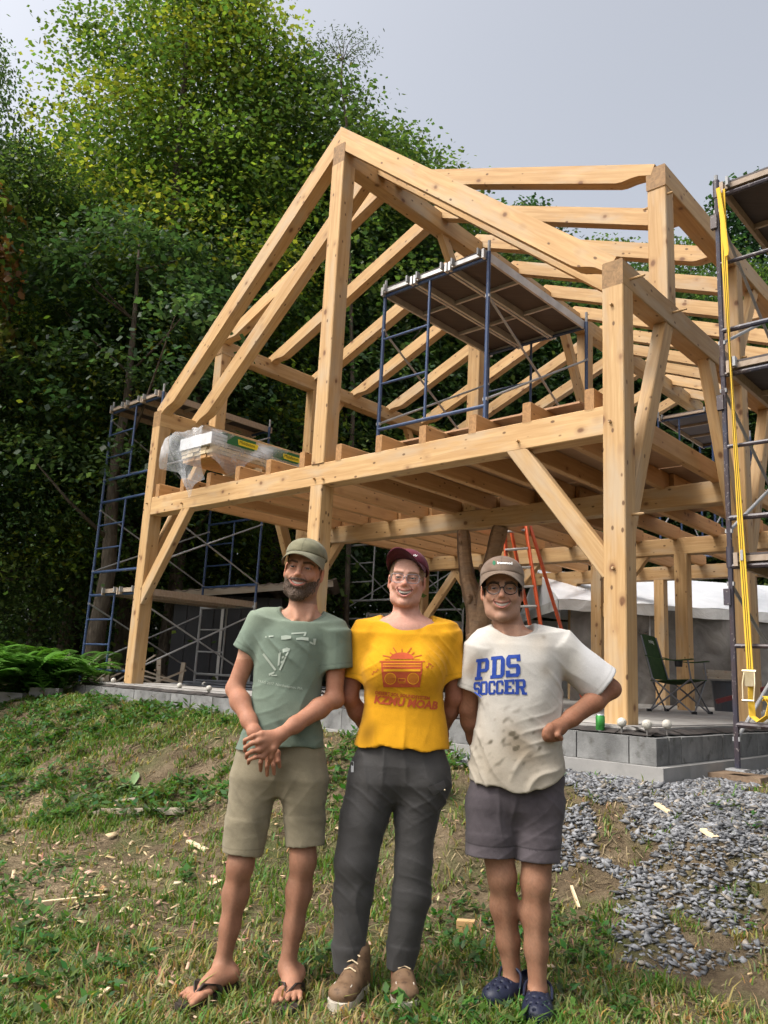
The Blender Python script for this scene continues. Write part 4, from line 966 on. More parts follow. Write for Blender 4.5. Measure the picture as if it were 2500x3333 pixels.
CR['birch'] = crown_mesh('crown', 14, 15, 3.2, 260, 28000, .12, False, [(.05, .085, .03), (.06, .10, .03), (.035, .07, .022)], .12)
CR['dark'] = crown_mesh('crown', 15, 14, 4.4, 300, 34000, .19, False, G3, .20)
CR['pole'] = crown_mesh('crown', 18, 8.5, 2.1, 90, 9000, .13, False, G3, .40)
CR['pine'] = crown_mesh('crown', 16, 16, 2.6, 320, 26000, .16, False, [(.018, .045, .022), (.025, .055, .028)], .1, 'cone')
CR['rust'] = crown_mesh('crown', 17, 7, 1.5, 60, 2400, .13, True, RUST, .62)
TRK = {}
for i, (k, H, r) in enumerate((('maple', 15.5, .26), ('maple2', 13, .2), ('ash', 17, .24), ('birch', 15, .17), ('dark', 14, .2), ('pine', 16, .2), ('rust', 7, .08), ('pole', 8.5, .17))):
    mb = trunk_mesh(200+i, H, r, CR[k][1], 22 if k in ('maple', 'rust') else 10); me = mesh('trunk', mb.v, mb.f, MAT['bark'], True); TRK[k] = me
def tree(kind, x, y, label, s=1.0, rz=0.0, cat='tree', group=None, name='tree', sz=None):
    loc = Vector((x, y, float(gz(x, y))-.05)); t = thing(name, loc, label, cat, group)
    M = Matrix.Translation(loc) @ Matrix.Rotation(rz, 4, 'Z') @ Matrix.Diagonal((s, s, sz or s, 1))
    obj('trunk', TRK[kind], t, M); obj('crown', CR[kind][0], t, M); return t
KH = {'maple': 15.5, 'maple2': 13, 'ash': 17, 'birch': 15, 'dark': 14, 'pine': 16, 'rust': 7, 'pole': 8.5}
KN = {'maple': 'maple_tree', 'maple2': 'maple_tree', 'rust': 'maple_tree', 'ash': 'ash_tree', 'birch': 'birch_tree', 'dark': 'leafy_tree', 'pine': 'pine_tree', 'pole': 'maple_tree'}
def tree_at(kind, X, Y, dist, rz, label, wide=1.0, group=None):
    p = at(X*1.50693, Y*1.50693, dist); s = (p.z-float(gz(p.x, dist)))/(KH[kind]*1.04); return tree(kind, p.x, dist, label, s*wide, rz, group=group, name=KN[kind], sz=s)
tree_at('maple', 452, -110, 17.5, .4, 'big sunlit maple with yellow green leaves at upper left', .98)
tree_at('maple2', 655, 120, 19.5, 2.6, 'darker maple standing behind the left gable rafter')
tree_at('maple2', 90, 300, 14.5, 1.0, 'maple with yellowing leaves at the left edge', .9)
tree_at('rust', -40, 330, 12.6, 2.0, 'small maple with reddish orange leaves at the left edge', .6)
tree_at('birch', -40, 20, 13.5, 2.2, 'dark overhanging birch at the upper left corner', .62)
tree_at('maple2', 280, 330, 20.5, 4.0, 'maple low in the wood behind the big sunlit maple', 1.2)
tree('pole', -4.72, 13.6, 'bare maple trunk rising just behind the outer leg of the left scaffold', 1.0, .3, name='maple_tree')
tree('pole', -4.15, 16.2, 'lichen spotted maple trunk behind the middle of the left scaffold', 1.1, 1.9, name='maple_tree')
spots = [('ash', 800, 262, 22.5, 'tall ash tree behind the apex of the gable'), ('birch', 900, 325, 24, 'birch whose light top rises right of the apex'), ('ash', 985, 430, 26, 'ash tree behind the ridge beam'), ('pine', 1150, 412, 36, 'dark pine whose top shows under the first dormer rafter'), ('dark', 1060, 545, 27, 'dark leafy tree behind the loft scaffold'), ('birch', 1310, 500, 28, 'birch top left of the right dormer post'), ('dark', 1215, 560, 27.5, 'dark leafy tree behind the middle of the right dormer'), ('dark', 1400, 580, 28.5, 'dark leafy tree behind the right dormer post'), ('birch', 1490, 490, 29, 'birch seen right of the dormer post'), ('pine', 1600, 365, 32, 'tall dark pine behind the right scaffold'), ('ash', 1650, 560, 25, 'leafy ash tree beside the right scaffold tower'), ('dark', 1560, 640, 27, 'dark leafy tree low behind the right wall plate'), ('pine', 1755, 430, 31, 'pine just beyond the right picture edge'), ('dark', 1780, 600, 27, 'dark leafy tree beyond the right picture edge'),
         ('dark', 720, 330, 24.5, 'dark leafy tree behind the king post'), ('dark', 560, 300, 25, 'dark leafy tree deep behind the darker maple'), ('dark', 390, 350, 26, 'dark leafy tree deep behind the big maple'), ('dark', 210, 380, 24, 'dark leafy tree in the wood behind the left scaffold'), ('dark', 40, 360, 22, 'dark leafy tree in the wood at the left edge'), ('dark', -120, 300, 20, 'dark leafy tree beyond the left picture edge'), ('dark', -60, 620, 15.5, 'low dark leafy tree at the left edge'), ('dark', 880, 420, 27.5, 'dark leafy tree behind the left dormer rafters'), ('ash', -220, 250, 26, 'ash tree deep in the wood at the far left')]
for i_, (k, X, Y, ds, L) in enumerate(spots): tree_at(k, X, Y, ds, i_*1.3, L, 1.0, 'trees behind the frame')
# thin sapling above the gable
def sapling():
    mb = MB(); base = Vector((-.62, 16.5, float(gz(-.62, 16.5)))); tip = at(1120, 130, 16.5); pts = [base, base.lerp(tip, .4)+Vector((.2, 0, 0)), at(1128, 400, 16.5), at(1110, 270, 16.5), tip]
    t = thing('sapling', base, 'thin feathery sapling whose top stands above the gable apex', 'sapling'); mb.tube(pts, [.06, .045, .03, .02, .008], 7)
    V, F, nn = [], [], 0
    for (X, Y) in ((1040, 130), (1060, 170), (1090, 110), (1150, 115), (1185, 130), (1195, 160), (1160, 190), (1070, 220), (1150, 250), (1185, 310), (1150, 330), (1190, 340), (1075, 290), (1100, 150), (1130, 180), (1050, 200)):
        e = at(X, Y, 16.5+random.uniform(-.5, .5)); s_ = pts[3].lerp(pts[4], .5) if Y < 260 else pts[2].lerp(pts[3], .6); mb.tube([s_, s_.lerp(e, .5)+Vector((0, 0, .12)), e], [.012, .009, .004], 5)
        m = 60; c_ = np.array(e)[None]+rng.normal(0, .16, (m, 3))*np.array([1.2, 1, .7]); v, f = leafquads(c_[:, 0], c_[:, 1], c_[:, 2], rng.uniform(0, 6.28, m), rng.normal(-.4, .4, m), rng.uniform(.06, .12, m), rng.uniform(.02, .035, m)); V.append(v); F.append(f+nn); nn += len(v)
    mb.build('trunk', MAT['bark'], t); V = np.concatenate(V); obj('crown', mesh('crown', V, np.concatenate(F), MAT['leaf'], col=np.tile([.035, .05, .03], (len(V), 1))), t)
sapling()
# dense undergrowth deep in the wood
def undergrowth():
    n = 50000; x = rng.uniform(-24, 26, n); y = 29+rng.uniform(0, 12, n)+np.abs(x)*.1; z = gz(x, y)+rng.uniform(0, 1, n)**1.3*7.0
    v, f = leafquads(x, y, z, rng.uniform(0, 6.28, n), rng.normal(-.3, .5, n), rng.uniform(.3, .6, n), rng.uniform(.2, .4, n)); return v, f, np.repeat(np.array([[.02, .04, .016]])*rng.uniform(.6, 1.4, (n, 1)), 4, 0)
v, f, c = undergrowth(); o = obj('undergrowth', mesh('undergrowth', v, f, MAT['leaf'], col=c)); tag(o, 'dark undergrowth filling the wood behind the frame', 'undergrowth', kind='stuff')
# ------------------------------------------------------------------ people: bodies and clothes sculpted as distance fields
S_ = 1.50693
def Dp(x, y, d): return np.array(at(x*S_, y*S_, d))
def fine_axis(lo, hi, c, fines):
    p = [lo]
    while p[-1] < hi:
        h = c
        for a, b, s in fines:
            if a-c < p[-1] < b: h = min(h, s)
        p.append(p[-1]+h)
    return np.array(p, dtype=np.float32)
class Field:
    def __init__(s, xs, ys, zs):
        s.x, s.y, s.z = xs, ys, zs; s.f = np.full((len(xs), len(ys), len(zs)), .5, np.float32)
    def sub(s, lo, hi):
        sl = []
        for a, l, h in zip((s.x, s.y, s.z), lo, hi): sl.append(slice(max(0, np.searchsorted(a, l)-1), min(len(a), np.searchsorted(a, h)+1)))
        return tuple(sl), (s.x[sl[0]][:, None, None], s.y[sl[1]][None, :, None], s.z[sl[2]][None, None, :])
    def op(s, fn, lo, hi, k=.01, mode='u', pad=.04):
        sl, P = s.sub(np.array(lo)-pad, np.array(hi)+pad)
        if min(q.stop-q.start for q in sl) <= 0: return
        a = s.f[sl]; b = fn(*P).astype(np.float32)
        if mode == 'u': h = np.clip(.5+.5*(a-b)/k, 0, 1); s.f[sl] = a*(1-h)+b*h-k*h*(1-h)
        elif mode == 's': b = -b; h = np.clip(.5-.5*(a-b)/k, 0, 1); s.f[sl] = a*(1-h)+b*h+k*h*(1-h)
        elif mode == 'i': s.f[sl] = np.maximum(a, b)
        elif mode == 'd': s.f[sl] = a+b
    def cone(s, a, b, ra, rb, k=.012, mode='u', flat=None, fs=1.0):
        a, b = np.asarray(a, np.float32), np.asarray(b, np.float32); ba = b-a; L2 = float(ba@ba)+1e-9; R_ = max(ra, rb)*max(1, fs)
        def fn(X, Y, Z):
            px, py, pz = X-a[0], Y-a[1], Z-a[2]; t = np.clip((px*ba[0]+py*ba[1]+pz*ba[2])/L2, 0, 1)
            qx, qy, qz = px-t*ba[0], py-t*ba[1], pz-t*ba[2]
            if flat is not None:
                n = flat; dn = (qx*n[0]+qy*n[1]+qz*n[2])*(1/fs-1); qx, qy, qz = qx+n[0]*dn, qy+n[1]*dn, qz+n[2]*dn
            return np.sqrt(qx*qx+qy*qy+qz*qz)-(ra+(rb-ra)*t)
        s.op(fn, np.minimum(a, b)-R_, np.maximum(a, b)+R_, k, mode)
    def ell(s, c, r, k=.012, mode='u', R=None):
        c = np.asarray(c, float); r = np.asarray(r, float); Rm = np.eye(3) if R is None else np.asarray(R); m = r.max()
        def fn(X, Y, Z):
            px, py, pz = X-c[0], Y-c[1], Z-c[2]
            q = [(px*Rm[0, i]+py*Rm[1, i]+pz*Rm[2, i])/r[i] for i in range(3)]
            l = np.sqrt(q[0]**2+q[1]**2+q[2]**2); g = np.sqrt((q[0]/r[0])**2+(q[1]/r[1])**2+(q[2]/r[2])**2)+1e-6
            return l*(l-1)/g
        s.op(fn, c-m, c+m, k, mode)
    def loft(s, rows, k=.02, mode='u', e=2.3, zpad=.02):
        """rows: (z, cx, cy, half width, half depth) stacked upwards"""
        rows = sorted(rows); z = np.array([r[0] for r in rows]); C = [np.array([r[i] for r in rows]) for i in (1, 2, 3, 4)]
        m = max(C[2].max(), C[3].max())
        def fn(X, Y, Z):
            zz = np.broadcast_to(Z, Z.shape); cx, cy, hw, hd = [np.interp(zz, z, q) for q in C]
            l = (np.abs((X-cx)/hw)**e+np.abs((Y-cy)/hd)**e)**(1/e)
            d = (l-1)*np.minimum(hw, hd); dz = np.maximum(z[0]-zz, zz-z[-1])
            return np.maximum(d, dz)
        lo = (C[0].min()-m, C[1].min()-m, z[0]); hi = (C[0].max()+m, C[1].max()+m, z[-1]); s.op(fn, lo, hi, k, mode)
    def plane(s, p, n, lo, hi):
        p, n = np.asarray(p), np.asarray(n)/np.linalg.norm(n)
        s.op(lambda X, Y, Z: (X-p[0])*n[0]+(Y-p[1])*n[1]+(Z-p[2])*n[2], lo, hi, mode='i', pad=0)
    def mesh(s):
        f, xs, ys, zs = s.f, s.x, s.y, s.z
        ins = f < 0; c = ins[:-1, :-1, :-1].astype(np.int8)
        for d in ((1, 0, 0), (0, 1, 0), (0, 0, 1), (1, 1, 0), (1, 0, 1), (0, 1, 1), (1, 1, 1)):
            c = c+ins[d[0]:ins.shape[0]-1+d[0], d[1]:ins.shape[1]-1+d[1], d[2]:ins.shape[2]-1+d[2]]
        I = np.argwhere((c > 0) & (c < 8)); cid = np.full(c.shape, -1, np.int32); cid[I[:, 0], I[:, 1], I[:, 2]] = np.arange(len(I))
        cor = {(a, b, d): f[I[:, 0]+a, I[:, 1]+b, I[:, 2]+d] for a in (0, 1) for b in (0, 1) for d in (0, 1)}
        acc = np.zeros((len(I), 3), np.float64); cnt = np.zeros(len(I))
        for p in cor:
            for ax in range(3):
                if p[ax] == 0:
                    q = list(p); q[ax] = 1; q = tuple(q); u, w = cor[p], cor[q]; m = (u < 0) != (w < 0)
                    t = np.where(m, u/(u-w+1e-12), 0); pos = np.tile(np.array(p, float), (len(I), 1)); pos[:, ax] = t
                    acc[m] += pos[m]; cnt[m] += 1
        fr = acc/cnt[:, None]; V = np.empty((len(I), 3))
        for ax, g in enumerate((xs, ys, zs)): V[:, ax] = g[I[:, ax]]+fr[:, ax]*(g[I[:, ax]+1]-g[I[:, ax]])
        F = []
        for ax in range(3):
            o1, o2 = (ax+1) % 3, (ax+2) % 3
            sl0 = [slice(None)]*3; sl1 = [slice(None)]*3; sl0[ax] = slice(0, -1); sl1[ax] = slice(1, None)
            A, C2 = ins[tuple(sl0)], ins[tuple(sl1)]; E = np.argwhere(A != C2)
            ok = (E[:, o1] > 0) & (E[:, o2] > 0) & (E[:, o1] < f.shape[o1]-1) & (E[:, o2] < f.shape[o2]-1); E = E[ok]
            fl = A[E[:, 0], E[:, 1], E[:, 2]]; q = []
            for d1, d2 in ((-1, -1), (0, -1), (0, 0), (-1, 0)):
                J = E.copy(); J[:, o1] += d1; J[:, o2] += d2; q.append(cid[J[:, 0], J[:, 1], J[:, 2]])
            q = np.stack(q, 1); q[~fl] = q[~fl][:, ::-1]; F.append(q)
        F = np.concatenate(F); F = F[(F >= 0).all(1)]
        return V, F
def relax(V, F, n=1, lam=.5):
    for _ in range(n):
        acc = np.zeros_like(V); cnt = np.zeros(len(V))
        for a, b in ((0, 1), (1, 2), (2, 3), (3, 0)):
            np.add.at(acc, F[:, a], V[F[:, b]]); np.add.at(cnt, F[:, a], 1)
            np.add.at(acc, F[:, b], V[F[:, a]]); np.add.at(cnt, F[:, b], 1)
        V = V*(1-lam)+lam*acc/np.maximum(cnt, 1)[:, None]
    return V
def n3(P, f, seed=0):
    """cheap smooth 3-D noise in -1..1"""
    f = f*2.3
    r = np.random.default_rng(seed); o = 0
    for i in range(5):
        k = r.normal(0, 1, 3); k = k/np.linalg.norm(k)*f*(.6+.25*i); o = o+np.sin(P[:, 0]*k[0]+P[:, 1]*k[1]+P[:, 2]*k[2]+r.uniform(0, 6.28)+1.3*np.sin(P[:, (i % 3)]*f*.7+i))
    return o/3.2
def nrm(a): a = np.asarray(a, float); return a/np.linalg.norm(a)
def rot(yaw=0, roll=0, pitch=0):
    return np.array((Matrix.Rotation(roll, 3, 'Y') @ Matrix.Rotation(-yaw, 3, 'Z') @ Matrix.Rotation(pitch, 3, 'X')))
def skin_mat():
    t = NT('skin'); a = t.n('VertexColor', layer_name='Col'); v = t.coord(); nz = t.noise(v, 120, 4, .6); n2 = t.noise(v, 14, 3)
    c = t.mix(t.ramp(nz, (.35, (.82, .78, .76)), (.65, (1.06, 1.04, 1.04))), (1, 1, 1), (1, 1, 1), 'MULTIPLY')
    mu = t.mix(.55, a.outputs['Color'], t.ramp(nz, (.3, (.78, .72, .70)), (.7, (1, 1, 1))), 'MULTIPLY')
    mu = t.mix(.5, mu, t.ramp(n2, (.35, (.85, .74, .70)), (.65, (1, 1, 1))), 'MULTIPLY')
    t.base(mu, .60, .20); t.b.inputs['Subsurface Weight'].default_value = .12; t.b.inputs['Subsurface Radius'].default_value = (.012, .005, .003); t.b.inputs['Subsurface Scale'].default_value = 1.0
    t.bump(nz, .15, .002); return t.m
def cloth_mat(name, rough=.9, fine=700, bs=.25, wr=0.0):
    t = NT(name); a = t.n('VertexColor', layer_name='Col'); v = t.coord(); nz = t.noise(v, fine, 2, .6); n2 = t.noise(v, 26, 5, .6, .4)
    mu = t.mix(.35, a.outputs['Color'], t.ramp(t.noise(v, 240, 3), (.3, (.72, .72, .72)), (.7, (1, 1, 1))), 'MULTIPLY')
    t.base(mu, rough, .12); t.b.inputs['Sheen Weight'].default_value = .08
    b1 = t.n('Bump'); b1.inputs['Strength'].default_value = .35+wr; b1.inputs['Distance'].default_value = .006; t.l(n2, b1.inputs['Height'])
    b2 = t.n('Bump'); b2.inputs['Strength'].default_value = bs; b2.inputs['Distance'].default_value = .0015; t.l(nz, b2.inputs['Height']); t.l(b1.outputs[0], b2.inputs['Normal']); t.l(b2.outputs[0], t.b.inputs['Normal']); return t.m
MAT['skin'] = skin_mat(); MAT['cotton'] = cloth_mat('cotton_jersey'); MAT['twill'] = cloth_mat('cotton_twill', .9, 500, .3, .1); MAT['nylon'] = cloth_mat('trouser_cloth', .6, 500, .15, .1)
MAT['hair'] = cloth_mat('hair', .55, 350, .6); MAT['foam'] = attr_mat('clog_foam', .5, .3); MAT['leather'] = blotchy('brown_leather', (.105, .060, .034), (.185, .115, .065), 16, .65, .25, c3=(.07, .042, .026)); MAT['sole'] = blotchy('pale_crepe_sole', (.40, .36, .29), (.52, .47, .40), 14, .85, .2)
MAT['flipflop'] = blotchy('dark_brown_rubber', (.028, .021, .018), (.045, .035, .03), 18, .7, .25); MAT['tooth'] = plain('teeth', (.66, .62, .53), .3, .5)
def eye_mat():
    t = NT('eyeball'); a = t.n('VertexColor', layer_name='Col'); t.base(a.outputs['Color'], .12, .6); return t.m
MAT['eye'] = eye_mat()
MAT['lens'] = None
def lens_mat():
    t = NT('spectacle_lens'); tr = t.n('BsdfTransparent'); tr.inputs[0].default_value = (.94, .95, .96, 1); gl = t.n('BsdfGlossy'); gl.inputs['Roughness'].default_value = .03; mx = t.n('MixShader'); mx.inputs[0].default_value = .010
    t.l(tr.outputs[0], mx.inputs[1]); t.l(gl.outputs[0], mx.inputs[2]); t.l(mx.outputs[0], t.out.inputs[0]); return t.m
MAT['lens'] = lens_mat()

class Head:
    """head frame: x to the picture's right, -y out of the face, z up, origin at eye level inside the skull"""
    def __init__(s, eye_px, depth, yaw, roll, pitch, sc, jaw=1.0, smile=1.0, nose=1.0, wide=1.0, op=1.0):
        s.open = op
        s.R = rot(yaw, roll, pitch); s.s = sc; s.c = np.array(at(eye_px[0], eye_px[1], depth))+s.R @ np.array([0, .080, 0])*sc; s.jaw, s.smile, s.nose, s.wide = jaw, smile, nose, wide
    def mouth(s, x):
        t = (abs(x)/.0325)**2; return -.0600+.0095*t, -.0600-.0165*s.open+(.0095+.0165*s.open)*t, -.0985+.0165*t
    def P(s, x, y, z): return s.c+s.R @ (np.array([x, y, z])*s.s)
    def loc(s, V): return ((V-s.c) @ s.R)/s.s
    def sculpt(s, F):
        E = lambda c, r, k=.012, m='u': F.ell(s.P(*c), np.array(r)*s.s, k*s.s, m, s.R)
        Cn = lambda a, b, ra, rb, k=.01, m='u': F.cone(s.P(*a), s.P(*b), ra*s.s, rb*s.s, k*s.s, m)
        w = s.wide
        E((0, .022, .032), (.076*w, .096, .090), .02); E((0, -.022, -.035), (.063*w, .064, .080), .03)
        for q in (-1, 1):
            Cn((q*.052*w, .012, -.045), (q*.040*w, -.03, -.090*s.jaw), .020, .016, .03); Cn((q*.040*w, -.03, -.090*s.jaw), (q*.012, -.072, -.108*s.jaw), .017, .015, .03)
            E((q*.041*w, -.060, -.030), (.021, .019, .020), .018)            # cheek lifted by the smile
            Cn((q*.012, -.086, .022), (q*.045, -.068, .024), .0085, .009, .012)   # brow
        E((0, -.060, .048), (.048, .020, .03), .03); E((0, -.080, -.108*s.jaw), (.018, .014, .014), .014)
        for q in (-1, 1): E((q*.0315, -.098, .000), (.018, .018, .0125), .012, 's')
        for q in (-1, 1): E((q*.0315, -.0725, -.001), (.0158, .0152, .0140), .006)
        n = s.nose
        Cn((0, -.084, .012), (0, -.103*n, -.026), .0075, .0100, .012); E((0, -.106*n, -.031), (.0105, .010, .0085), .007)
        for q in (-1, 1): E((q*.0125, -.095, -.034), (.0075, .0095, .0075), .006); E((q*.006, -.102, -.0405), (.0036, .006, .003), .003, 's')
        E((0, -.083, -.060), (.034, .016, .026), .02)                        # muzzle
        for lo, r, dz in ((0, .0036, .0022), (1, .0046, -.0030)):
            pts = []
            for x in np.linspace(-.0335, .0335, 9): m_ = s.mouth(x); pts.append((x*s.smile, m_[2]+.001, m_[lo]+dz*(1-(x/.0335)**2)))
            for p, q in zip(pts, pts[1:]): Cn(p, q, r, r, .0035)
        for x in np.linspace(-.0305, .0305, 13):
            zu, zl, y = s.mouth(x); E((x*s.smile, y-.006, (zu+zl)/2), (.0048, .020, max(.0010, (zu-zl)/2)), .0015, 's')
        for q in (-1, 1): Cn((q*.020, -.094, -.036), (q*.040, -.074, -.060), .0025, .003, .004, 's')     # smile crease
        for q in (-1, 1):
            E((q*.081*w, .016, -.012), (.007, .019, .032), .006); E((q*.0855*w, .012, -.008), (.005, .010, .016), .004, 's'); E((q*.079*w, .006, -.036), (.006, .008, .010), .006)
        for q in (-1, 1): E((q*.0315, -.0905, -.0020), (.0135, .016, .0026), .0025, 's')      # slit between the lids
    def lids_color(s, V, C, skin, lip=(.42, .16, .13), brow=None, beard=None, stub=None, blush=.5):
        L = s.loc(V); x, y, z = L[:, 0], L[:, 1], L[:, 2]; ax = np.abs(x); hd = (np.abs(L) < .16).all(1); sm = s.smile
        def put(m, c):
            m = (np.clip(m, 0, 1)*hd)[:, None]; C[:] = C*(1-m)+np.array(c)*m
        red = np.exp(-((ax-.042)/.022)**2-((z+.028)/.022)**2)*(y < -.02); put(red*.45*blush, np.array(skin)*np.array([1.05, .72, .66])); put(np.exp(-(ax/.016)**2-((z+.028)/.02)**2)*(y < -.085)*.5*blush, np.array(skin)*np.array([1.05, .70, .64])); put((ax > .076)*.5, np.array(skin)*np.array([1.02, .68, .6]))
        xx = np.clip(ax/sm, 0, .0325); tt = (xx/.0325)**2; zu = -.0600+.0095*tt; zl = -.0600-.0165*s.open+(.0095+.0165*s.open)*tt; zu0, zl0 = zu, zl; inm = (ax < .0335*sm)
        d1 = np.abs(z-zu-.0022); d2 = np.abs(z-zl+.003); put(inm*(y < -.074)*np.maximum(np.clip((.0046-d1)/.002, 0, 1)*.8, np.clip((.0058-d2)/.002, 0, 1)), lip)
        put(inm*(y > -.0935+.0165*tt)*(y < -.04)*(z < zu-.001)*(z > zl+.001), (.085, .022, .022))
        if brow is not None:
            zc = .0185+.005*np.clip((ax-.012)/.03, 0, 1)-.010*np.clip((ax-.038)/.02, 0, 1); put((ax > .010)*(ax < .054)*(y < -.045)*np.clip((.0062-np.abs(z-zc))/.003, 0, 1)*.9, brow)
        put((np.abs(ax-.0315) < .0155)*(y < -.07)*np.clip((.0042-np.abs(z+.001))/.0025, 0, 1)*.75, (.09, .045, .035))
        if stub is not None:
            m = np.clip((-.040-z-.35*np.clip(.03-ax, 0, 1)*0+.0)/.012, 0, 1)*(y < .035)*(z > -.14); m = m*(1-np.clip((.0095-np.minimum(d1, d2))/.004, 0, 1)*(ax < .03)); put(m*stub[1], stub[0])
def attr_obj(name, V, F, mt, C, par):
    return obj(name, mesh(name, V, F, MAT[mt], True, C), par)
def eyes(H, par, iris=(.06, .035, .02)):
    for q in (-1, 1):
        m_ = MB().ball((0, 0, 0), .0125*H.s, 20, 14); V = np.array([p[:] for p in m_.v]); C = np.tile([.40, .36, .33], (len(V), 1)); c = np.array(H.P(q*.0315, -.0735, -.001))
        d_ = H.R @ nrm([0.0, -1, .02]); ca = (V @ d_)/(.0125*H.s); C[ca > .78] = iris; C[ca > .93] = (.008, .008, .008)
        o = obj('eye', mesh('eye', V, np.array([f for f in m_.f if len(f) == 4]), MAT['eye'], True, C), par, Matrix.Translation(c))
def teeth(H, par):
    m_ = MB(); sm = H.smile; n = 10
    for i in range(n):
        a = (i-(n-1)/2)/(n-1)*2; x = a*.0235; zu, zl, y = H.mouth(x); h = min(.0095, max(.003, (zu-zl)*.72)); m_.box(H.P(x*sm, y+.0075, zu-h/2-.0005), .0049*sm*H.s, .004*H.s, h*H.s, Matrix(H.R.tolist()) @ Matrix.Rotation(a*.55, 3, 'Z'))
    m_.build('teeth', MAT['tooth'], par)
def head_axis(H): return (H.c[0]-.095, H.c[0]+.095), (H.c[1]-.125, H.c[1]+.05), (H.c[2]-.14, H.c[2]+.05)
def cap(H, par, col, brim_col, pitch=0.0, yaw=0.0, zc=.034, blen=.072, droop=.024, crown=(.090, .110, .088), lift=0.0, col2=None, slope=.014):
    """baseball cap: crown shell with panels, button, curved brim"""
    R2 = H.R @ rot(yaw, 0, pitch); P = lambda x, y, z: H.c+R2 @ (np.array([x, y, z])*H.s)
    c0 = P(0, .012, zc); hx = .13*H.s
    F = Field(*[fine_axis(c0[i]-hx, c0[i]+hx, .004, []) for i in range(3)])
    F.ell(c0+R2 @ np.array([0, 0, .0]), np.array(crown)*H.s, .005, 'u', R2)
    F.ell(c0+R2 @ np.array([0, -.02, .022])*H.s, np.array([crown[0]*.86, crown[1]*.80, crown[2]*.80])*H.s, .03, 'u', R2)
    zx = R2[:, 2]; F.plane(c0, -zx, c0-hx, c0+hx)
    F.ell(c0, np.array([crown[0]-.006, crown[1]-.006, crown[2]-.006])*H.s, .002, 's', R2)
    V, Fc = F.mesh(); V = relax(V, Fc, 2); L = ((V-c0) @ R2)/H.s; an = np.arctan2(L[:, 0], -L[:, 1])
    C = np.tile(np.array(col), (len(V), 1)); seam = np.min(np.abs(((an[:, None]-np.arange(-3, 4)[None]*math.pi/3))), 1); C[seam*np.hypot(L[:, 0], L[:, 1]) < .0022] *= .72
    C *= (1+.14*n3(L, 60, 3))[:, None]; C[L[:, 2] < .008] *= .88
    if col2 is not None: m = np.clip((.035-L[:, 2])/.03, 0, 1)*(.5+.5*n3(L, 45, 9)); C = C*(1-m[:, None]*.6)+np.array(col2)*m[:, None]*.6
    o = attr_obj('cap', V, Fc, 'twill', np.clip(C, 0, 1), par)
    MB().ball(P(0, .018, zc+crown[2]+.002), .007*H.s, 8, 6).build('cap_button', MAT['twill'], o)
    vs, f, cc = [], [], []; na, nr = 33, 10; a_, b_ = crown[0]*1.0, crown[1]*1.0
    for i in range(na):
        ph = math.radians(-82+164*i/(na-1))
        for k in range(nr):
            t = k/(nr-1); base = np.array([a_*math.sin(ph), .012-b_*math.cos(ph)]); ext = blen*math.cos(ph)**.85+.002
            q = base+np.array([math.sin(ph)*.12, -1])*ext*t; z = zc+.003-droop*(q[0]/a_)**2*min(1, 1.7*t)-lift*t*t-slope*t
            vs.append((q[0], q[1], z))
    n_ = len(vs); vs2 = vs+[(x, y, z-.004) for x, y, z in vs]
    for i in range(na-1):
        for k in range(nr-1): a = i*nr+k; f.append((a, a+nr, a+nr+1, a+1)); f.append((n_+a, n_+a+1, n_+a+nr+1, n_+a+nr))
        a = i*nr+nr-1; f.append((a, a+nr, n_+a+nr, n_+a))
    V2 = np.array([P(*q) for q in vs2]); C2 = np.tile(np.array(brim_col), (len(V2), 1)); kk = np.tile(np.arange(nr), na*2); C2[kk == nr-1] *= 1.25; C2[kk == nr-2] *= .8
    oo = obj('cap_brim', mesh('cap_brim', V2, np.array(f), MAT['twill'], True, C2), o)
    return o, P, zc
def hair_shell(H, par, col, thick, zlo, zhi, yface, noise=.004, back=.0, name='hair', side=None, seed=1):
    mrg = .13*H.s; F = Field(*[fine_axis(H.c[i]-mrg, H.c[i]+mrg, .0035, []) for i in range(3)])
    E = lambda c, r, k=.012, m='u': F.ell(H.P(*c), np.array(r)*H.s, k*H.s, m, H.R)
    E((0, .024, .030), (.0775*H.wide+thick, .098+thick, .092+thick), .02); E((0, .03, -.03), (.066*H.wide+thick, .075+thick, .06+back), .02)
    sl, P = F.sub(F_lo(F), F_hi(F)); X, Y, Z = P; c, R_ = H.c, H.R
    lx, ly, lz = [((X-c[0])*R_[0, i]+(Y-c[1])*R_[1, i]+(Z-c[2])*R_[2, i])/H.s for i in range(3)]
    m = np.maximum(np.maximum(zlo(lx, ly)-lz, lz-zhi), yface(lx, lz)-ly); ear = (1-np.sqrt(((np.abs(lx)-.082*H.wide)/.030)**2+((ly-.010)/.024)**2+((lz+.014)/.034)**2))*.024; m = np.maximum(m, ear); F.f = np.maximum(F.f, (m*H.s).astype(np.float32))
    V, Fc = F.mesh()
    if not len(V): return None
    V = relax(V, Fc, 1); L = H.loc(V); V = V+(H.R @ (np.stack([L[:, 0], L[:, 1], L[:, 2]*.3], 1)/ (np.linalg.norm(L, axis=1)+1e-6)[:, None]).T).T*(noise*n3(L*np.array([1, 1, .5]), 190, seed))[:, None]
    C = np.tile(np.array(col), (len(V), 1))*(1+.35*n3(L*np.array([1, 1, .35]), 260, seed+1))[:, None]
    return attr_obj(name, V, Fc, 'hair', np.clip(C, .003, 1), par)
def F_lo(F): return (F.x[0], F.y[0], F.z[0])
def F_hi(F): return (F.x[-1], F.y[-1], F.z[-1])
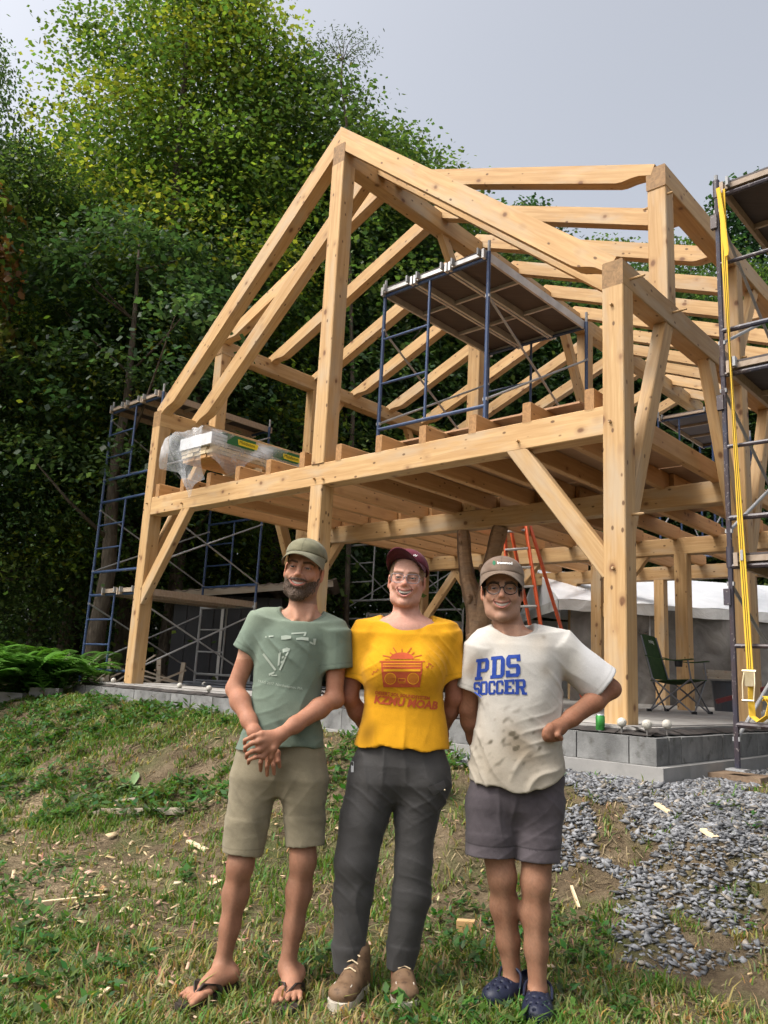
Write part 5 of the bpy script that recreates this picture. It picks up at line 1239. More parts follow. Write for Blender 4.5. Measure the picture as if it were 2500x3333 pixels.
def beard_shell(H, par, col, t=.008, seed=5):
    mrg = .14*H.s; F = Field(*[fine_axis(H.c[i]-mrg, H.c[i]+mrg, .003, []) for i in range(3)]); H.sculpt(F)
    X, Y, Z = F.x[:, None, None], F.y[None, :, None], F.z[None, None, :]; c, R_ = H.c, H.R
    lx, ly, lz = [((X-c[0])*R_[0, i]+(Y-c[1])*R_[1, i]+(Z-c[2])*R_[2, i])/H.s for i in range(3)]; ax = np.abs(lx)
    F.f -= ((.0016+t*np.exp(-(ax/.034)**2)*np.clip((-.070-lz)/.03, 0, 1)+.0012*(ax < .03))*H.s).astype(np.float32)
    top = np.where(ax < .036, -.0455-.10*np.clip(ax-.018, 0, 1), np.where(ax < .064, -.0600+.55*(ax-.036), -.0446+3.2*(ax-.064))); top = np.minimum(top, .012)
    m = np.maximum(np.maximum(lz-top, ly+.004-.35*np.clip(-.05-lz, 0, 1)), -.150-lz)
    mouth = np.sqrt((lx/(.0350*H.smile))**2+((lz+.0680-.008*(lx/.0325)**2)/.0118)**2)-1; m = np.maximum(m, -mouth*.015)
    F.f = np.maximum(F.f, (m*H.s).astype(np.float32)); V, Fc = F.mesh(); V = relax(V, Fc, 1); L = H.loc(V)
    d_ = np.stack([L[:, 0]*.6, L[:, 1]-.02, L[:, 2]+.06], 1); d_ /= np.linalg.norm(d_, axis=1)[:, None]+1e-6; V = V+(H.R @ d_.T).T*(.0028*n3(L, 420, seed))[:, None]
    C = np.tile(np.array(col), (len(V), 1))*(1+.45*n3(L, 500, seed+2))[:, None]; g = np.clip((-.088-L[:, 2])/.03, 0, 1)*(np.abs(L[:, 0]) < .03); C = C*(1-.35*g[:, None])+np.array([.16, .12, .09])*.35*g[:, None]
    return attr_obj('beard', V, Fc, 'hair', np.clip(C, .004, 1), par)
def conform_to(ob, off=.0025, cell=.02):
    """returns a function that cuts a flat print to small cells and lays it on the cloth along the view of the camera side"""
    me = ob.data; n = len(me.vertices); co = np.empty(n*3, np.float32); me.vertices.foreach_get('co', co); V = co.reshape(-1, 3)
    k = len(me.polygons); li = np.empty(k*4, np.int32); me.loops.foreach_get('vertex_index', li); bvh = BVHTree.FromPolygons([tuple(p) for p in V.tolist()], li.reshape(-1, 4).tolist())
    def fn(m):
        bm = bmesh.new(); bm.from_mesh(m)
        for ax in (0, 2):
            lo = min(q.co[ax] for q in bm.verts); hi = max(q.co[ax] for q in bm.verts); c = lo+cell
            while c < hi:
                nn = Vector((1, 0, 0)) if ax == 0 else Vector((0, 0, 1)); bmesh.ops.bisect_plane(bm, geom=bm.verts[:]+bm.edges[:]+bm.faces[:], plane_co=nn*c, plane_no=nn); c += cell
        for q in bm.verts:
            h = bvh.ray_cast(Vector((q.co.x, q.co.y-.6, q.co.z)), Vector((0, 1, 0)))
            if h[0] is not None: q.co = h[0]-Vector((0, off, 0))+h[1]*0
        bm.to_mesh(m); bm.free()
    return fn
def poly_print(polys, par, mt, conform, name='print'):
    """flat polygons in world x,z (y is found on the cloth)"""
    for p in polys:
        me = mesh(name, [tuple(q) for q in p], [tuple(range(len(p)))], MAT[mt]); conform(me); o = obj(name, me, par)
    return o
def joined_print(polys, par, mt, conform, name='print'):
    vs, fs = [], []
    for p in polys: n = len(vs); vs += [(q[0], q[1], q[2]) for q in p]; fs.append(tuple(range(n, n+len(p))))
    me = mesh(name, vs, fs, MAT[mt]); bm = bmesh.new(); bm.from_mesh(me); bmesh.ops.remove_doubles(bm, verts=bm.verts, dist=.0004); bm.to_mesh(me); bm.free(); conform(me); return obj(name, me, par)
def _cyl(s, a, b, ra, rb, k=.012, mode='u', ext0=0.0, ext1=0.0, fs=1.0, flat=None):
    """cone with flat ends (t from -ext0 to 1+ext1)"""
    a, b = np.asarray(a, np.float32), np.asarray(b, np.float32); ba = b-a; L2 = float(ba@ba); L = L2**.5; R_ = max(ra, rb)*max(1, fs); e = nrm(ba)
    def fn(X, Y, Z):
        px, py, pz = X-a[0], Y-a[1], Z-a[2]; t = (px*ba[0]+py*ba[1]+pz*ba[2])/L2
        qx, qy, qz = px-t*ba[0], py-t*ba[1], pz-t*ba[2]
        if flat is not None: dn = (qx*flat[0]+qy*flat[1]+qz*flat[2])*(1/fs-1); qx, qy, qz = qx+flat[0]*dn, qy+flat[1]*dn, qz+flat[2]*dn
        return np.maximum(np.sqrt(qx*qx+qy*qy+qz*qz)-(ra+(rb-ra)*np.clip(t, -.2, 1.2)), np.maximum((t-1-ext1)*L, (-t-ext0)*L))
    s.op(fn, np.minimum(a-e*ext0*L, b)-R_-.02, np.maximum(a, b+e*ext1*L)+R_+.02, k, mode)
Field.cyl = _cyl
def vnorm(V, F):
    a, b, c, d = [V[F[:, i]] for i in range(4)]; fn = np.cross(c-a, d-b); N = np.zeros_like(V)
    for i in range(4): np.add.at(N, F[:, i], fn)
    return N/(np.linalg.norm(N, axis=1)[:, None]+1e-12)
def rows_w(rows):
    out = []
    for (y, xl, xr, hd, yc) in rows:
        L, R_ = Dp(xl, y, yc), Dp(xr, y, yc); out.append(((L[2]+R_[2])/2, (L[0]+R_[0])/2, yc, (R_[0]-L[0])/2, hd))
    return out
def grid(pts, pad, c, fz=()):
    p = np.array(pts); lo, hi = p.min(0)-pad, p.max(0)+pad
    return Field(*[fine_axis(lo[i], hi[i], c, fz[i] if fz else []) for i in range(3)])
def finger(F, pts, r0, r1, k=.005):
    n = len(pts)-1
    for i in range(n): F.cone(pts[i], pts[i+1], r0+(r1-r0)*i/n, r0+(r1-r0)*(i+1)/n, k if i else .010)
def limb(F, pts, k=.03, flat=None, fs=1.0):
    for (a, ra), (b, rb) in zip(pts, pts[1:]): F.cone(a, b, ra, rb, k, flat=flat, fs=fs)
def shirt(par, rows, sleeves, neck, hem, color, folds, extra=None, e=2.25, name='t_shirt', shoulders=(), pad=.13, relaxn=2):
    R_ = rows_w(rows); pts = [(r[1]+s*r[3], r[2]+t*r[4], r[0]) for r in R_ for s in (-1, 1) for t in (-1, 1)]+[p for sl in sleeves for p in (sl[0], sl[1])]+[neck[0]]
    F = grid(pts, pad*.8, .0048); F.loft(R_, .02, 'u', e)
    for a, b, ra, rb in shoulders: F.cone(a, b, ra, rb, .05)
    if extra: extra(F)
    for a, b, ra, rb, ri in sleeves: F.cyl(a, b, ra, rb, .035, 'u', .0, 0)
    for a, b, ra, rb, ri in sleeves:
        a2 = np.asarray(a)+(np.asarray(b)-np.asarray(a))*.6; F.cyl(a2, b, rb-.016, rb-.014, .004, 's', 0, .25)
    if hem: F.op(hem, F_lo(F), F_hi(F), mode='i', pad=0)
    F.cyl(neck[0], neck[1], neck[2], neck[3], .012, 's', 0, .4); F.ell(neck[0], (neck[2], neck[2]*1.12, .042), .014, 's')
    # hollow hem
    z0 = min(r[0] for r in R_); lo = [r for r in R_ if r[0] < z0+.16]
    F.loft([(r[0]-(.08 if r[0] == z0 else 0), r[1], r[2], r[3]-.016, r[4]-.016) for r in lo], .004, 's', e)
    V, Fc = F.mesh(); V = relax(V, Fc, relaxn); N = vnorm(V, Fc)
    n0, n1 = np.asarray(neck[0]), np.asarray(neck[1]); ax_ = nrm(n1-n0); q = V-n0; t_ = q @ ax_; rr = np.linalg.norm(q-t_[:, None]*ax_, axis=1); rr = np.where(t_ < 0, np.minimum(neck[2]*3, neck[2]*np.sqrt((rr/neck[2])**2+(t_/.042)**2)), rr); cl = np.clip((neck[2]+.016-rr)/.003, 0, 1)*(t_ > -.07)
    V = V+N*(np.maximum(folds(V, N), -.0018)*(1-cl)+.0022*cl)[:, None]; C = color(V); C = C*(1-.22*cl)[:, None]; C = C*(1-.35*np.exp(-((rr-neck[2]-.018)/.0022)**2)*(t_ > -.07))[:, None]
    for sl in sleeves:
        a_, b_ = np.asarray(sl[0]), np.asarray(sl[1]); L_ = np.linalg.norm(b_-a_); e_ = (b_-a_)/L_; tt = (V-a_) @ e_; dd = np.linalg.norm(V-a_-tt[:, None]*e_, axis=1)
        C = C*(1-.28*np.exp(-((tt-L_+.022)/.0022)**2)*(dd < sl[3]+.03))[:, None]
    return attr_obj(name, V, Fc, 'cotton', np.clip(C, .004, 1), par), V
def collar(par, pts, r, mt, col, name='collar'):
    m_ = MB().tube([Vector(p) for p in pts], r, 8, closed=True); V = np.array([p[:] for p in m_.v]); return obj(name, mesh(name, V, np.array(m_.f), MAT[mt], True, np.tile(col, (len(V), 1))), par)
def ring(c, n, r1, r2, N=36, dz=None):
    n = nrm(n); x = nrm(np.cross(n, [0, 1, 0.01])); y = np.cross(n, x); return [np.asarray(c)+x*r1*math.cos(2*math.pi*i/N)+y*r2*math.sin(2*math.pi*i/N)+(n*dz(2*math.pi*i/N) if dz else 0) for i in range(N)]
def legs_cloth(par, rows, legs, hemc, color, folds, name, mt, zcut=None, hollow=True, res=.0048, pad=.11, e=2.3):
    R_ = rows_w(rows); pts = [(r[1]+s*r[3], r[2]+t*r[4], r[0]) for r in R_ for s in (-1, 1) for t in (-1, 1)]+[p for L in legs for p, _ in L]
    F = grid(pts, pad, res); F.loft(R_, .03, 'u', e)
    for L in legs:
        for i, ((a, ra), (b, rb)) in enumerate(zip(L, L[1:])):
            if i == len(L)-2: F.cyl(a, b, ra, rb, .010)
            else: F.cone(a, b, ra, rb, .04 if i == 0 else .02)
        if hollow: (a, ra), (b, rb) = L[-2], L[-1]; a2 = np.asarray(b)+(np.asarray(a)-np.asarray(b))*.5; F.cyl(a2, b, (ra+rb)/2-.008, rb-.007, .004, 's', 0, .4)
    V, Fc = F.mesh(); V = relax(V, Fc, 2); N = vnorm(V, Fc); V = V+N*np.maximum(folds(V, N), -.002)[:, None]
    return attr_obj(name, V, Fc, mt, np.clip(color(V), .003, 1), par), V
def crease(P, kd, wl, seed, sharp=2.0, warp=1.15, brk=.12):
    kd = nrm(kd); s = np.abs(np.sin(math.pi*(P @ kd)/wl+warp*2.2*n3(P, 5.5, seed)+seed)); return (1-s)**sharp*np.clip(n3(P, 6, seed+77)*.9+brk, 0, 1)
def ridged(P, f, seed, sx=(1, 1, 1)): return 1-np.abs(n3(P*np.array(sx), f, seed))*1.3
def person(name_label, loc): return thing('person', loc, name_label, 'person')
def skin_color(V, base, H, hairy=None, seed=0):
    C = np.tile(np.array(base), (len(V), 1)); C *= (1+.07*n3(V, 22, seed)+.04*n3(V, 70, seed+1))[:, None]; return C
BL = {'P': [[(.12, 0), (.42, 0), (.42, 1), (.12, 1)], [(0, 0), (.12, 0), (.12, .15), (0, .15)], [(.42, 0), (.56, 0), (.56, .15), (.42, .15)], [(0, .85), (.12, .85), (.12, 1), (0, 1)], [(.42, .84), (.72, .84), (.72, 1), (.42, 1)], [(.42, .36), (.72, .36), (.72, .52), (.42, .52)], [(.72, 1), (.72, .36), (.85, .36), (1, .5), (1, .86), (.85, 1)]],
      'D': [[(.1, 0), (.4, 0), (.4, 1), (.1, 1)], [(0, 0), (.1, 0), (.1, .15), (0, .15)], [(0, .85), (.1, .85), (.1, 1), (0, 1)], [(.4, .85), (.7, .85), (.7, 1), (.4, 1)], [(.4, 0), (.7, 0), (.7, .15), (.4, .15)], [(.7, 1), (.7, 0), (.82, 0), (1, .16), (1, .84), (.82, 1)]],
      'S': [[(.3, .84), (.72, .84), (.72, 1), (.3, 1)], [(.3, 1), (.15, 1), (0, .86), (0, .56), (.15, .42), (.3, .42)], [(.3, .42), (.7, .42), (.7, .58), (.3, .58)], [(.7, .58), (.7, 0), (.85, 0), (1, .14), (1, .44), (.85, .58)], [(.28, 0), (.7, 0), (.7, .16), (.28, .16)], [(0, 0), (.28, 0), (.28, .3), (0, .3)], [(.72, .7), (1, .7), (1, 1), (.72, 1)]],
      'O': [[(.3, 1), (.15, 1), (0, .86), (0, .14), (.15, 0), (.3, 0)], [(.7, 1), (.7, 0), (.85, 0), (1, .14), (1, .86), (.85, 1)], [(.3, .84), (.7, .84), (.7, 1), (.3, 1)], [(.3, 0), (.7, 0), (.7, .16), (.3, .16)]],
      'C': [[(.3, 1), (.15, 1), (0, .86), (0, .14), (.15, 0), (.3, 0)], [(.7, 1), (.7, .64), (1, .64), (1, .86), (.85, 1)], [(.7, .36), (.7, 0), (.85, 0), (1, .14), (1, .36)], [(.3, .84), (.7, .84), (.7, 1), (.3, 1)], [(.3, 0), (.7, 0), (.7, .16), (.3, .16)]],
      'E': [[(.08, 0), (.42, 0), (.42, 1), (.08, 1)], [(0, 0), (.08, 0), (.08, .15), (0, .15)], [(0, .85), (.08, .85), (.08, 1), (0, 1)], [(.42, .85), (1, .85), (1, 1), (.42, 1)], [(.8, .66), (1, .66), (1, .85), (.8, .85)], [(.42, .42), (.74, .42), (.74, .58), (.42, .58)], [(.42, 0), (1, 0), (1, .15), (.42, .15)], [(.8, .15), (1, .15), (1, .34), (.8, .34)]],
      'R': [[(.1, 0), (.38, 0), (.38, 1), (.1, 1)], [(0, 0), (.1, 0), (.1, .15), (0, .15)], [(0, .85), (.1, .85), (.1, 1), (0, 1)], [(.38, .84), (.7, .84), (.7, 1), (.38, 1)], [(.38, .42), (.7, .42), (.7, .56), (.38, .56)], [(.7, 1), (.7, .42), (.84, .42), (.95, .54), (.95, .86), (.84, 1)], [(.48, .42), (.76, .42), (.88, .15), (.60, .15)], [(.60, .15), (1.04, .15), (1.04, 0), (.60, 0)]]}
def glasses(H, par, mt, shape, r, lw=.0265, lh=.019, cx=.033, zc=-.004, yl=-.1035):
    g = thing_child('glasses', par)
    for q in (-1, 1):
        pts = []
        for i in range(28):
            a = 2*math.pi*i/28; c_, s_ = math.cos(a), math.sin(a); p = 4.2 if shape == 'rect' else 2.3
            k = (abs(c_)**p+abs(s_)**p)**(-1/p); x = c_*k*lw; z = s_*k*lh*(1-.10*(s_ < 0)*abs(c_)); xx = q*cx+x; pts.append(H.P(xx, yl+.35*max(0, abs(xx)-.02)**1.15, zc+z))
        o = MB().tube(pts, r, 6, closed=True).build('rim', MAT[mt], par, True)
        m_ = MB().add([Vector(p) for p in pts], [tuple(range(28))]); m_.build('lens', MAT['lens'], o)
        MB().tube([H.P(q*(cx+lw), yl+.016, zc+.006), H.P(q*.074*H.wide, -.05, zc+.006), H.P(q*.080*H.wide, .01, zc+.002), H.P(q*.080*H.wide, .03, zc-.02)], r, 6).build('temple', MAT[mt], par, True)
    MB().tube([H.P(-cx+lw*.93, yl-.001, zc+.004), H.P(0, yl-.004, zc+.007), H.P(cx-lw*.93, yl-.001, zc+.004)], r, 6).build('nose_bridge', MAT[mt], par, True)
def thing_child(n, par): return par
MAT['whiteprint'] = plain('white_print', (.75, .75, .72), .8, .1)
MAT['blackframe'] = plain('black_acetate', (.012, .012, .013), .25, .5); MAT['greyframe'] = plain('clear_grey_acetate', (.20, .17, .18), .2, .6)
# ================================================================== man in the green shirt
def man_green():
    root = Vector((-.45, 3.36, 0)); par = person('bearded man in a faded green t-shirt, khaki shorts, flip-flops and olive cap', root)
    SK = (.46, .255, .170)
    H = Head((978, 1846), 3.33, math.radians(5), math.radians(6), math.radians(3), 1.03, jaw=1.04, smile=1.05, nose=1.06, op=.75, wide=.965)
    d = 3.42; P = Dp
    shL, shR = P(566, 1338, d), P(728, 1364, d); elL, elR = P(507, 1488, 3.41), P(722, 1508, 3.41); wrL, wrR = P(549, 1580, 3.275), P(607, 1586, 3.225)
    hipL, hipR = P(556, 1680, d), P(650, 1676, d); knL, knR = P(519, 1868, 3.385), P(655, 1858, 3.40); anL, anR = P(481, 2088, 3.385), P(621, 2092, 3.40)
    rows = [(1345, 556, 730, .085, d), (1380, 548, 716, .105, d), (1425, 549, 701, .112, d), (1490, 548, 694, .110, d), (1545, 541, 690, .110, d-.005), (1585, 524, 695, .115, d-.005), (1622, 508, 702, .122, d-.005)]
    (x0, x1), (y0, y1), (z0, z1) = head_axis(H)
    hz = P(570, 1690, 3.25)[2], P(570, 1560, 3.25)[2]; hx = P(520, 1600, 3.25)[0], P(620, 1600, 3.25)[0]
    allp = [shL, shR, elL, elR, wrL, wrR, knL, knR, anL, anR, (root.x-.25, 3.12, -.01), (root.x+.3, 3.5, .0), (H.c[0], H.c[1], H.c[2]+.13), H.P(0, -.12, 0), P(570, 1690, 3.2)]
    F = grid(allp, .07, .0072, ([(x0, x1, .003), (hx[0], hx[1], .0033)], [(y0, y1, .0032), (3.18, 3.30, .0035)], [(z0, z1, .003), (hz[0], hz[1], .0033), (-.02, .10, .004)]))
    F.loft([(z, x, y, w-.032, h-.028) for z, x, y, w, h in rows_w(rows)], .03)
    nk = P(655, 1330, d+.005)
    F.cone(nk, H.P(0, .02, -.06), .062, .056, .03); F.cone(nk, (shL+nk)/2, .040, .032, .03); F.cone(nk, (shR+nk)/2, .040, .032, .03)
    for q in (-1, 1): F.cone(H.P(q*.05, .03, -.05), P(655+q*14, 1336, d-.055), .012, .010, .014)
    for sh, el, wr, k in ((shL, elL, wrL, 0), (shR, elR, wrR, 1)):
        fm = el+(wr-el)*.30
        limb(F, [(sh+np.array([0, 0, -.012]), .040), (sh+(el-sh)*.45, .042), (el, .035)], .02); limb(F, [(el, .034), (fm, .0395), (el+(wr-el)*.75, .030), (wr, .0250)], .022)
    F.ell(elR+np.array([.01, 0, -.012]), (.03, .03, .028), .02)
    # right-hand picture arm: hand laid over the other wrist
    cv = lambda x, y: ((700+x*.3526)/S_, (1720+y*.3526)/S_)
    kn = [P(*cv(432, 1895), 3.192), P(*cv(402, 1965), 3.182), P(*cv(410, 2040), 3.187), P(*cv(440, 2105), 3.20)]
    for q, r in zip(kn, (.0125, .0130, .0125, .0115)): F.cone(wrR, q, .019, r, .016)
    tips = [[cv(355, 1915), cv(278, 1955)], [cv(335, 1985), cv(282, 2022)], [cv(345, 2055), cv(296, 2086)], [cv(370, 2112), cv(315, 2138)]]
    for q, (m1, t1), r in zip(kn, tips, (.0095, .0098, .0094, .0085)): finger(F, [q, P(*m1, 3.180), P(*t1, 3.205), P(t1[0]-1.5, t1[1]+7, 3.232)], r, r*.80)
    F.cone(wrR, P(*cv(545, 2030), 3.205), .016, .013, .014); finger(F, [P(*cv(545, 2030), 3.205), P(*cv(520, 2110), 3.215), P(*cv(500, 2160), 3.235)], .0115, .009)
    # other hand hanging beneath it, fingers down
    k2 = [(566, 1628), (578, 1632), (590, 1631), (600, 1626)]; t2 = [[(563, 1648), (563, 1664)], [(577, 1655), (577, 1674)], [(591, 1654), (592, 1671)], [(602, 1644), (604, 1656)]]
    for q, r in zip(k2, (.012, .012, .012, .011)): F.cone(wrL, P(*q, 3.262), .020, r, .016)
    for q, (m1, t1) in zip(k2, t2): finger(F, [P(*q, 3.262), P(*m1, 3.252), P(*t1, 3.268)], .0094, .0074)
    for hp, kn_, an, sgn in ((hipL, knL, anL, -1), (hipR, knR, anR, 1)):
        limb(F, [(hp, .078), (kn_, .050)], .03); F.ell(kn_+np.array([0, -.020, .0]), (.034, .030, .045), .02); sh_ = an-kn_
        limb(F, [(kn_, .047), (kn_+sh_*.30+np.array([0, .014, 0]), .0485), (kn_+sh_*.62+np.array([0, .008, 0]), .0365), (an+np.array([0, 0, .02]), .0315)], .03)
        F.cone(kn_+sh_*.05+np.array([0, -.03, 0]), an+np.array([0, -.018, 0]), .016, .014, .02)
    feet = [(anL, np.array([-.632, 3.165, .032]), np.array([-.505, 3.385, .045])), (anR, np.array([-.262, 3.205, .030]), np.array([-.255, 3.425, .045]))]
    for an, toe, heel in feet:
        f_ = nrm(np.array([toe[0]-heel[0], toe[1]-heel[1], 0])); s_ = np.array([-f_[1], f_[0], 0])*-1; L = np.linalg.norm(toe-heel)
        F.cone(heel, heel+np.array([0, 0, .02]), .030, .028, .015); F.cone(heel+np.array([0, 0, .012]), heel+f_*L*.62+np.array([0, 0, -.004]), .030, .022, .02, flat=s_, fs=1.35); F.cone(an, heel+f_*L*.45+np.array([0, 0, .014]), .031, .024, .03); F.cone(an, heel+np.array([0, 0, .01]), .030, .028, .02)
        for j in range(5):
            o_ = (j-2)*.0165; b0 = heel+f_*L*.60+s_*o_*1.05+np.array([0, 0, -.006]); e0 = heel+f_*L*(.985-.035*abs(j-(0 if an is anL else 4))*1.1)+s_*o_*1.35+np.array([0, 0, -.012]); big = (j == (4 if an is anL else 0))
            big = (j == 4) if an is anR and False else (j == 0 if s_[0]*(1 if an is anL else -1) < 0 else j == 4)
            finger(F, [b0, (b0+e0)/2+np.array([0, 0, .006]), e0], .0135 if big else .010, .0125 if big else .0085, .008)
    H.sculpt(F)
    V, Fc = F.mesh(); V = relax(V, Fc, 1, .4); C = skin_color(V, SK, H)
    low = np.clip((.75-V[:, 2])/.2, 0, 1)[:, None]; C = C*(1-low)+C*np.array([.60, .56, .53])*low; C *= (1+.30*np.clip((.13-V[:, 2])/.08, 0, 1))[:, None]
    arm = ((V[:, 2] > .75) & (V[:, 2] < 1.25)); C[arm] *= np.array([.78, .70, .66])
    hair_ = (V[:, 2] < .62) & (V[:, 2] > .14); C[hair_] *= (1-.10*np.clip(n3(V[hair_]*np.array([1, 1, .35]), 420, 8), 0, 1))[:, None]
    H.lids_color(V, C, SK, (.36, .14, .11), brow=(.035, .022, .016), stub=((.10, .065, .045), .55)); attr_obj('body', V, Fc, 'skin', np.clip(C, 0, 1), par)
    eyes(H, par); teeth(H, par); beard_shell(H, par, (.085, .058, .042), .003)
    hair_shell(H, par, (.030, .020, .015), .002, lambda x, y: np.where(y > -.005, -.048, -.03), .06, lambda x, z: -.028+.0*z, .002)
    o, CPf, zc = cap(H, par, (.175, .165, .105), (.165, .155, .10), math.radians(-7), math.radians(3), .050, .066, .026, (.086, .108, .066), .010)
    # t-shirt
    def hem(X, Y, Z): return (P(605, 1618, d)[2]+.02*np.sin((X-root.x)*9)-.0-.05*(X-root.x+.1)*0)-Z
    def folds(V, N):
        z = V[:, 2]; t = np.clip((P(600, 1450, d)[2]-z)/.25, 0, 1); up = np.exp(-((z-P(600, 1400, d)[2])/.08)**2)
        return .010*crease(V, (1, .3, -.25), .085, 1)*(.25+t)+.008*crease(V, (.75, 0, .65), .07, 2)*up+.008*crease(V, (.6, 0, -.8), .075, 3)*(.3+.7*t)+.0022*n3(V, 16, 2)
    def color(V):
        C = np.tile([.140, .180, .140], (len(V), 1)); C *= (1+.10*n3(V, 11, 4)+.05*n3(V, 40, 5))[:, None]
        pale_top = np.clip((V[:, 2]-P(600, 1370, d)[2])/.10, 0, 1)*.35; C = C*(1-pale_top[:, None])+np.array([.27, .31, .22])*pale_top[:, None]  # shirt blended to a paler green towards the shoulders
        st = np.exp(-((V[:, 0]-P(612, 1545, d)[0])/.06)**2-((V[:, 2]-P(612, 1560, d)[2])/.045)**2)*(.4+.4*n3(V, 45, 7)); C *= (1-.55*np.clip(st, 0, 1))[:, None]; return C
    sL, sR = P(529, 1408, 3.42), P(729, 1446, 3.42)
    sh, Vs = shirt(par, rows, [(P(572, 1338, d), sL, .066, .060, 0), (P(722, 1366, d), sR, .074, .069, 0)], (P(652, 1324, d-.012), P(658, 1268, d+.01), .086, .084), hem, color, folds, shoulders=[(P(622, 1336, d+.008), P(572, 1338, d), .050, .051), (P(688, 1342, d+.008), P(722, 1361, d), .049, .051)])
    cf = conform_to(sh, .0022); MAT['fadewhite'] = plain('faded_white_print', (.33, .375, .315), .9, .1)
    bvc = conform_to(sh, .001)
    pr = []
    q = lambda x, y: tuple(P(*cv(x, y), 3.25))
    bx = lambda *a: [q(*p) for p in a]
    pr += [bx((435, 1000), (440, 985), (520, 978), (518, 992)), bx((592, 985), (640, 978), (690, 985), (688, 1010), (640, 1020), (595, 1020)), bx((735, 1005), (790, 995), (850, 1000), (850, 1030), (790, 1022), (737, 1022)), bx((893, 1010), (922, 1008), (910, 1070), (896, 1068)), bx((690, 955), (830, 945), (828, 958), (690, 970)), bx((812, 958), (830, 958), (820, 985), (800, 985)), bx((860, 1035), (895, 1050), (893, 1068), (860, 1050)),
           bx((412, 1160), (428, 1145), (548, 1300), (535, 1315)), bx((575, 1120), (650, 1095), (680, 1105), (672, 1130), (580, 1150)), bx((570, 1150), (592, 1150), (578, 1260), (560, 1270)), bx((650, 1140), (668, 1135), (590, 1310), (572, 1305)), bx((475, 1340), (530, 1320), (530, 1335), (478, 1362)), bx((500, 1352), (556, 1350), (556, 1360), (500, 1362)), bx((600, 1180), (625, 1172), (618, 1195), (602, 1200)), bx((590, 1225), (615, 1218), (606, 1240), (590, 1246))]
    poly_print(pr, sh, 'fadewhite', cf)
    text('TRAG 2017  Northampton, MA', Vector(q(360, 1420)), Vector((1, 0, -.115)), Vector((.115, 0, 1)), .0145, 'fadewhite', sh, 'lettering', conform=conform_to(sh, .003))
    # shorts
    def fs(V, N):
        z = V[:, 2]; cr = np.exp(-((z-P(600, 1700, d)[2])/.09)**2); return .008*crease(V, (.55, .1, .85), .06, 11)*(.3+cr)+.006*crease(V, (-.55, .1, .85), .07, 12)*(.3+cr)+.006*crease(V, (1, .4, .1), .08, 13)+.002*n3(V, 16, 12)
    def cs(V):
        C = np.tile([.215, .185, .125], (len(V), 1)); C *= (1+.10*n3(V, 14, 13)+.06*n3(V, 60, 14))[:, None]; m = np.exp(-((V[:, 2]-P(600, 1760, d)[2])/.10)**2)*.25; C *= (1-m*np.clip(n3(V, 18, 15), 0, 1))[:, None]
        hz_ = P(522, 1841, d)[2]; C[np.abs(V[:, 2]-(hz_+.028)) < .0032] *= .78; return C
    so_, _ = legs_cloth(par, [(1590, 520, 698, .102, d), (1640, 507, 705, .104, d), (1680, 503, 706, .094, d), (1715, 520, 690, .06, d)],
                        [[(P(551, 1690, d), .094), (P(535, 1770, d-.01), .088), (P(523, 1845, d-.02), .082)], [(P(655, 1690, d), .092), (P(658, 1765, d-.005), .083), (P(659, 1828, d-.015), .077)]], None, cs, fs, 'shorts', 'twill')
    # flip-flops
    for an, toe, heel in feet:
        f_ = nrm(np.array([toe[0]-heel[0], toe[1]-heel[1], 0])); s_ = np.array([f_[1], -f_[0], 0]); L = np.linalg.norm((toe-heel)[:2]); g0 = np.array([heel[0], heel[1], .002])
        t = thing('flip_flop', Vector((heel[0], heel[1], 0)), 'dark brown flip-flop on the '+('foot at the left of the picture' if an is anL else 'right-hand foot of the man in green'), 'sandal')
        out = [(-.045, -.020), (-.048, .0), (-.035, .030), (.02, .036), (.10, .037), (.17, .048), (.22, .047), (.262, .028), (.268, 0), (.258, -.028), (.22, -.046), (.17, -.047), (.10, -.037), (.02, -.036), (-.035, -.032)]
        m_ = MB().prism([Vector(g0+f_*a+s_*b) for a, b in out], (0, 0, .022)); m_.build('sandal_sole', MAT['flipflop'], t)
        pk = g0+f_*(L*.80)+s_*(.012 if an is anL else -.012)*(-1)+np.array([0, 0, .032])
        for sg in (-1, 1):
            path = [pk+np.array([0, 0, .006]), g0+f_*(L*.64)+s_*sg*.022+np.array([0, 0, .066]), g0+f_*(L*.46)+s_*sg*.046+np.array([0, 0, .055]), g0+f_*(L*.34)+s_*sg*.049+np.array([0, 0, .018])]
            ribbon([Vector(p) for p in path], [.014, .026, .028, .026], Vector(f_)*.8+Vector((0, 0, .3)), .006, 'flipflop', 'strap', t)
    return par
def ring_tube(pts, r, n=6, N=80):
    """smooth closed tube through points: vertices and quads"""
    p = np.array(pts); m = len(p); out = []
    for i in range(N):
        s = i/N*m; k = int(s); t = s-k; a, b, c, e = p[(k-1) % m], p[k % m], p[(k+1) % m], p[(k+2) % m]
        out.append(.5*((2*b)+(-a+c)*t+(2*a-5*b+4*c-e)*t*t+(-a+3*b-3*c+e)*t**3))
    mb = MB().tube([Vector(q) for q in out], r, n, closed=True); return np.array([q[:] for q in mb.v]), np.array(mb.f)
man_green()
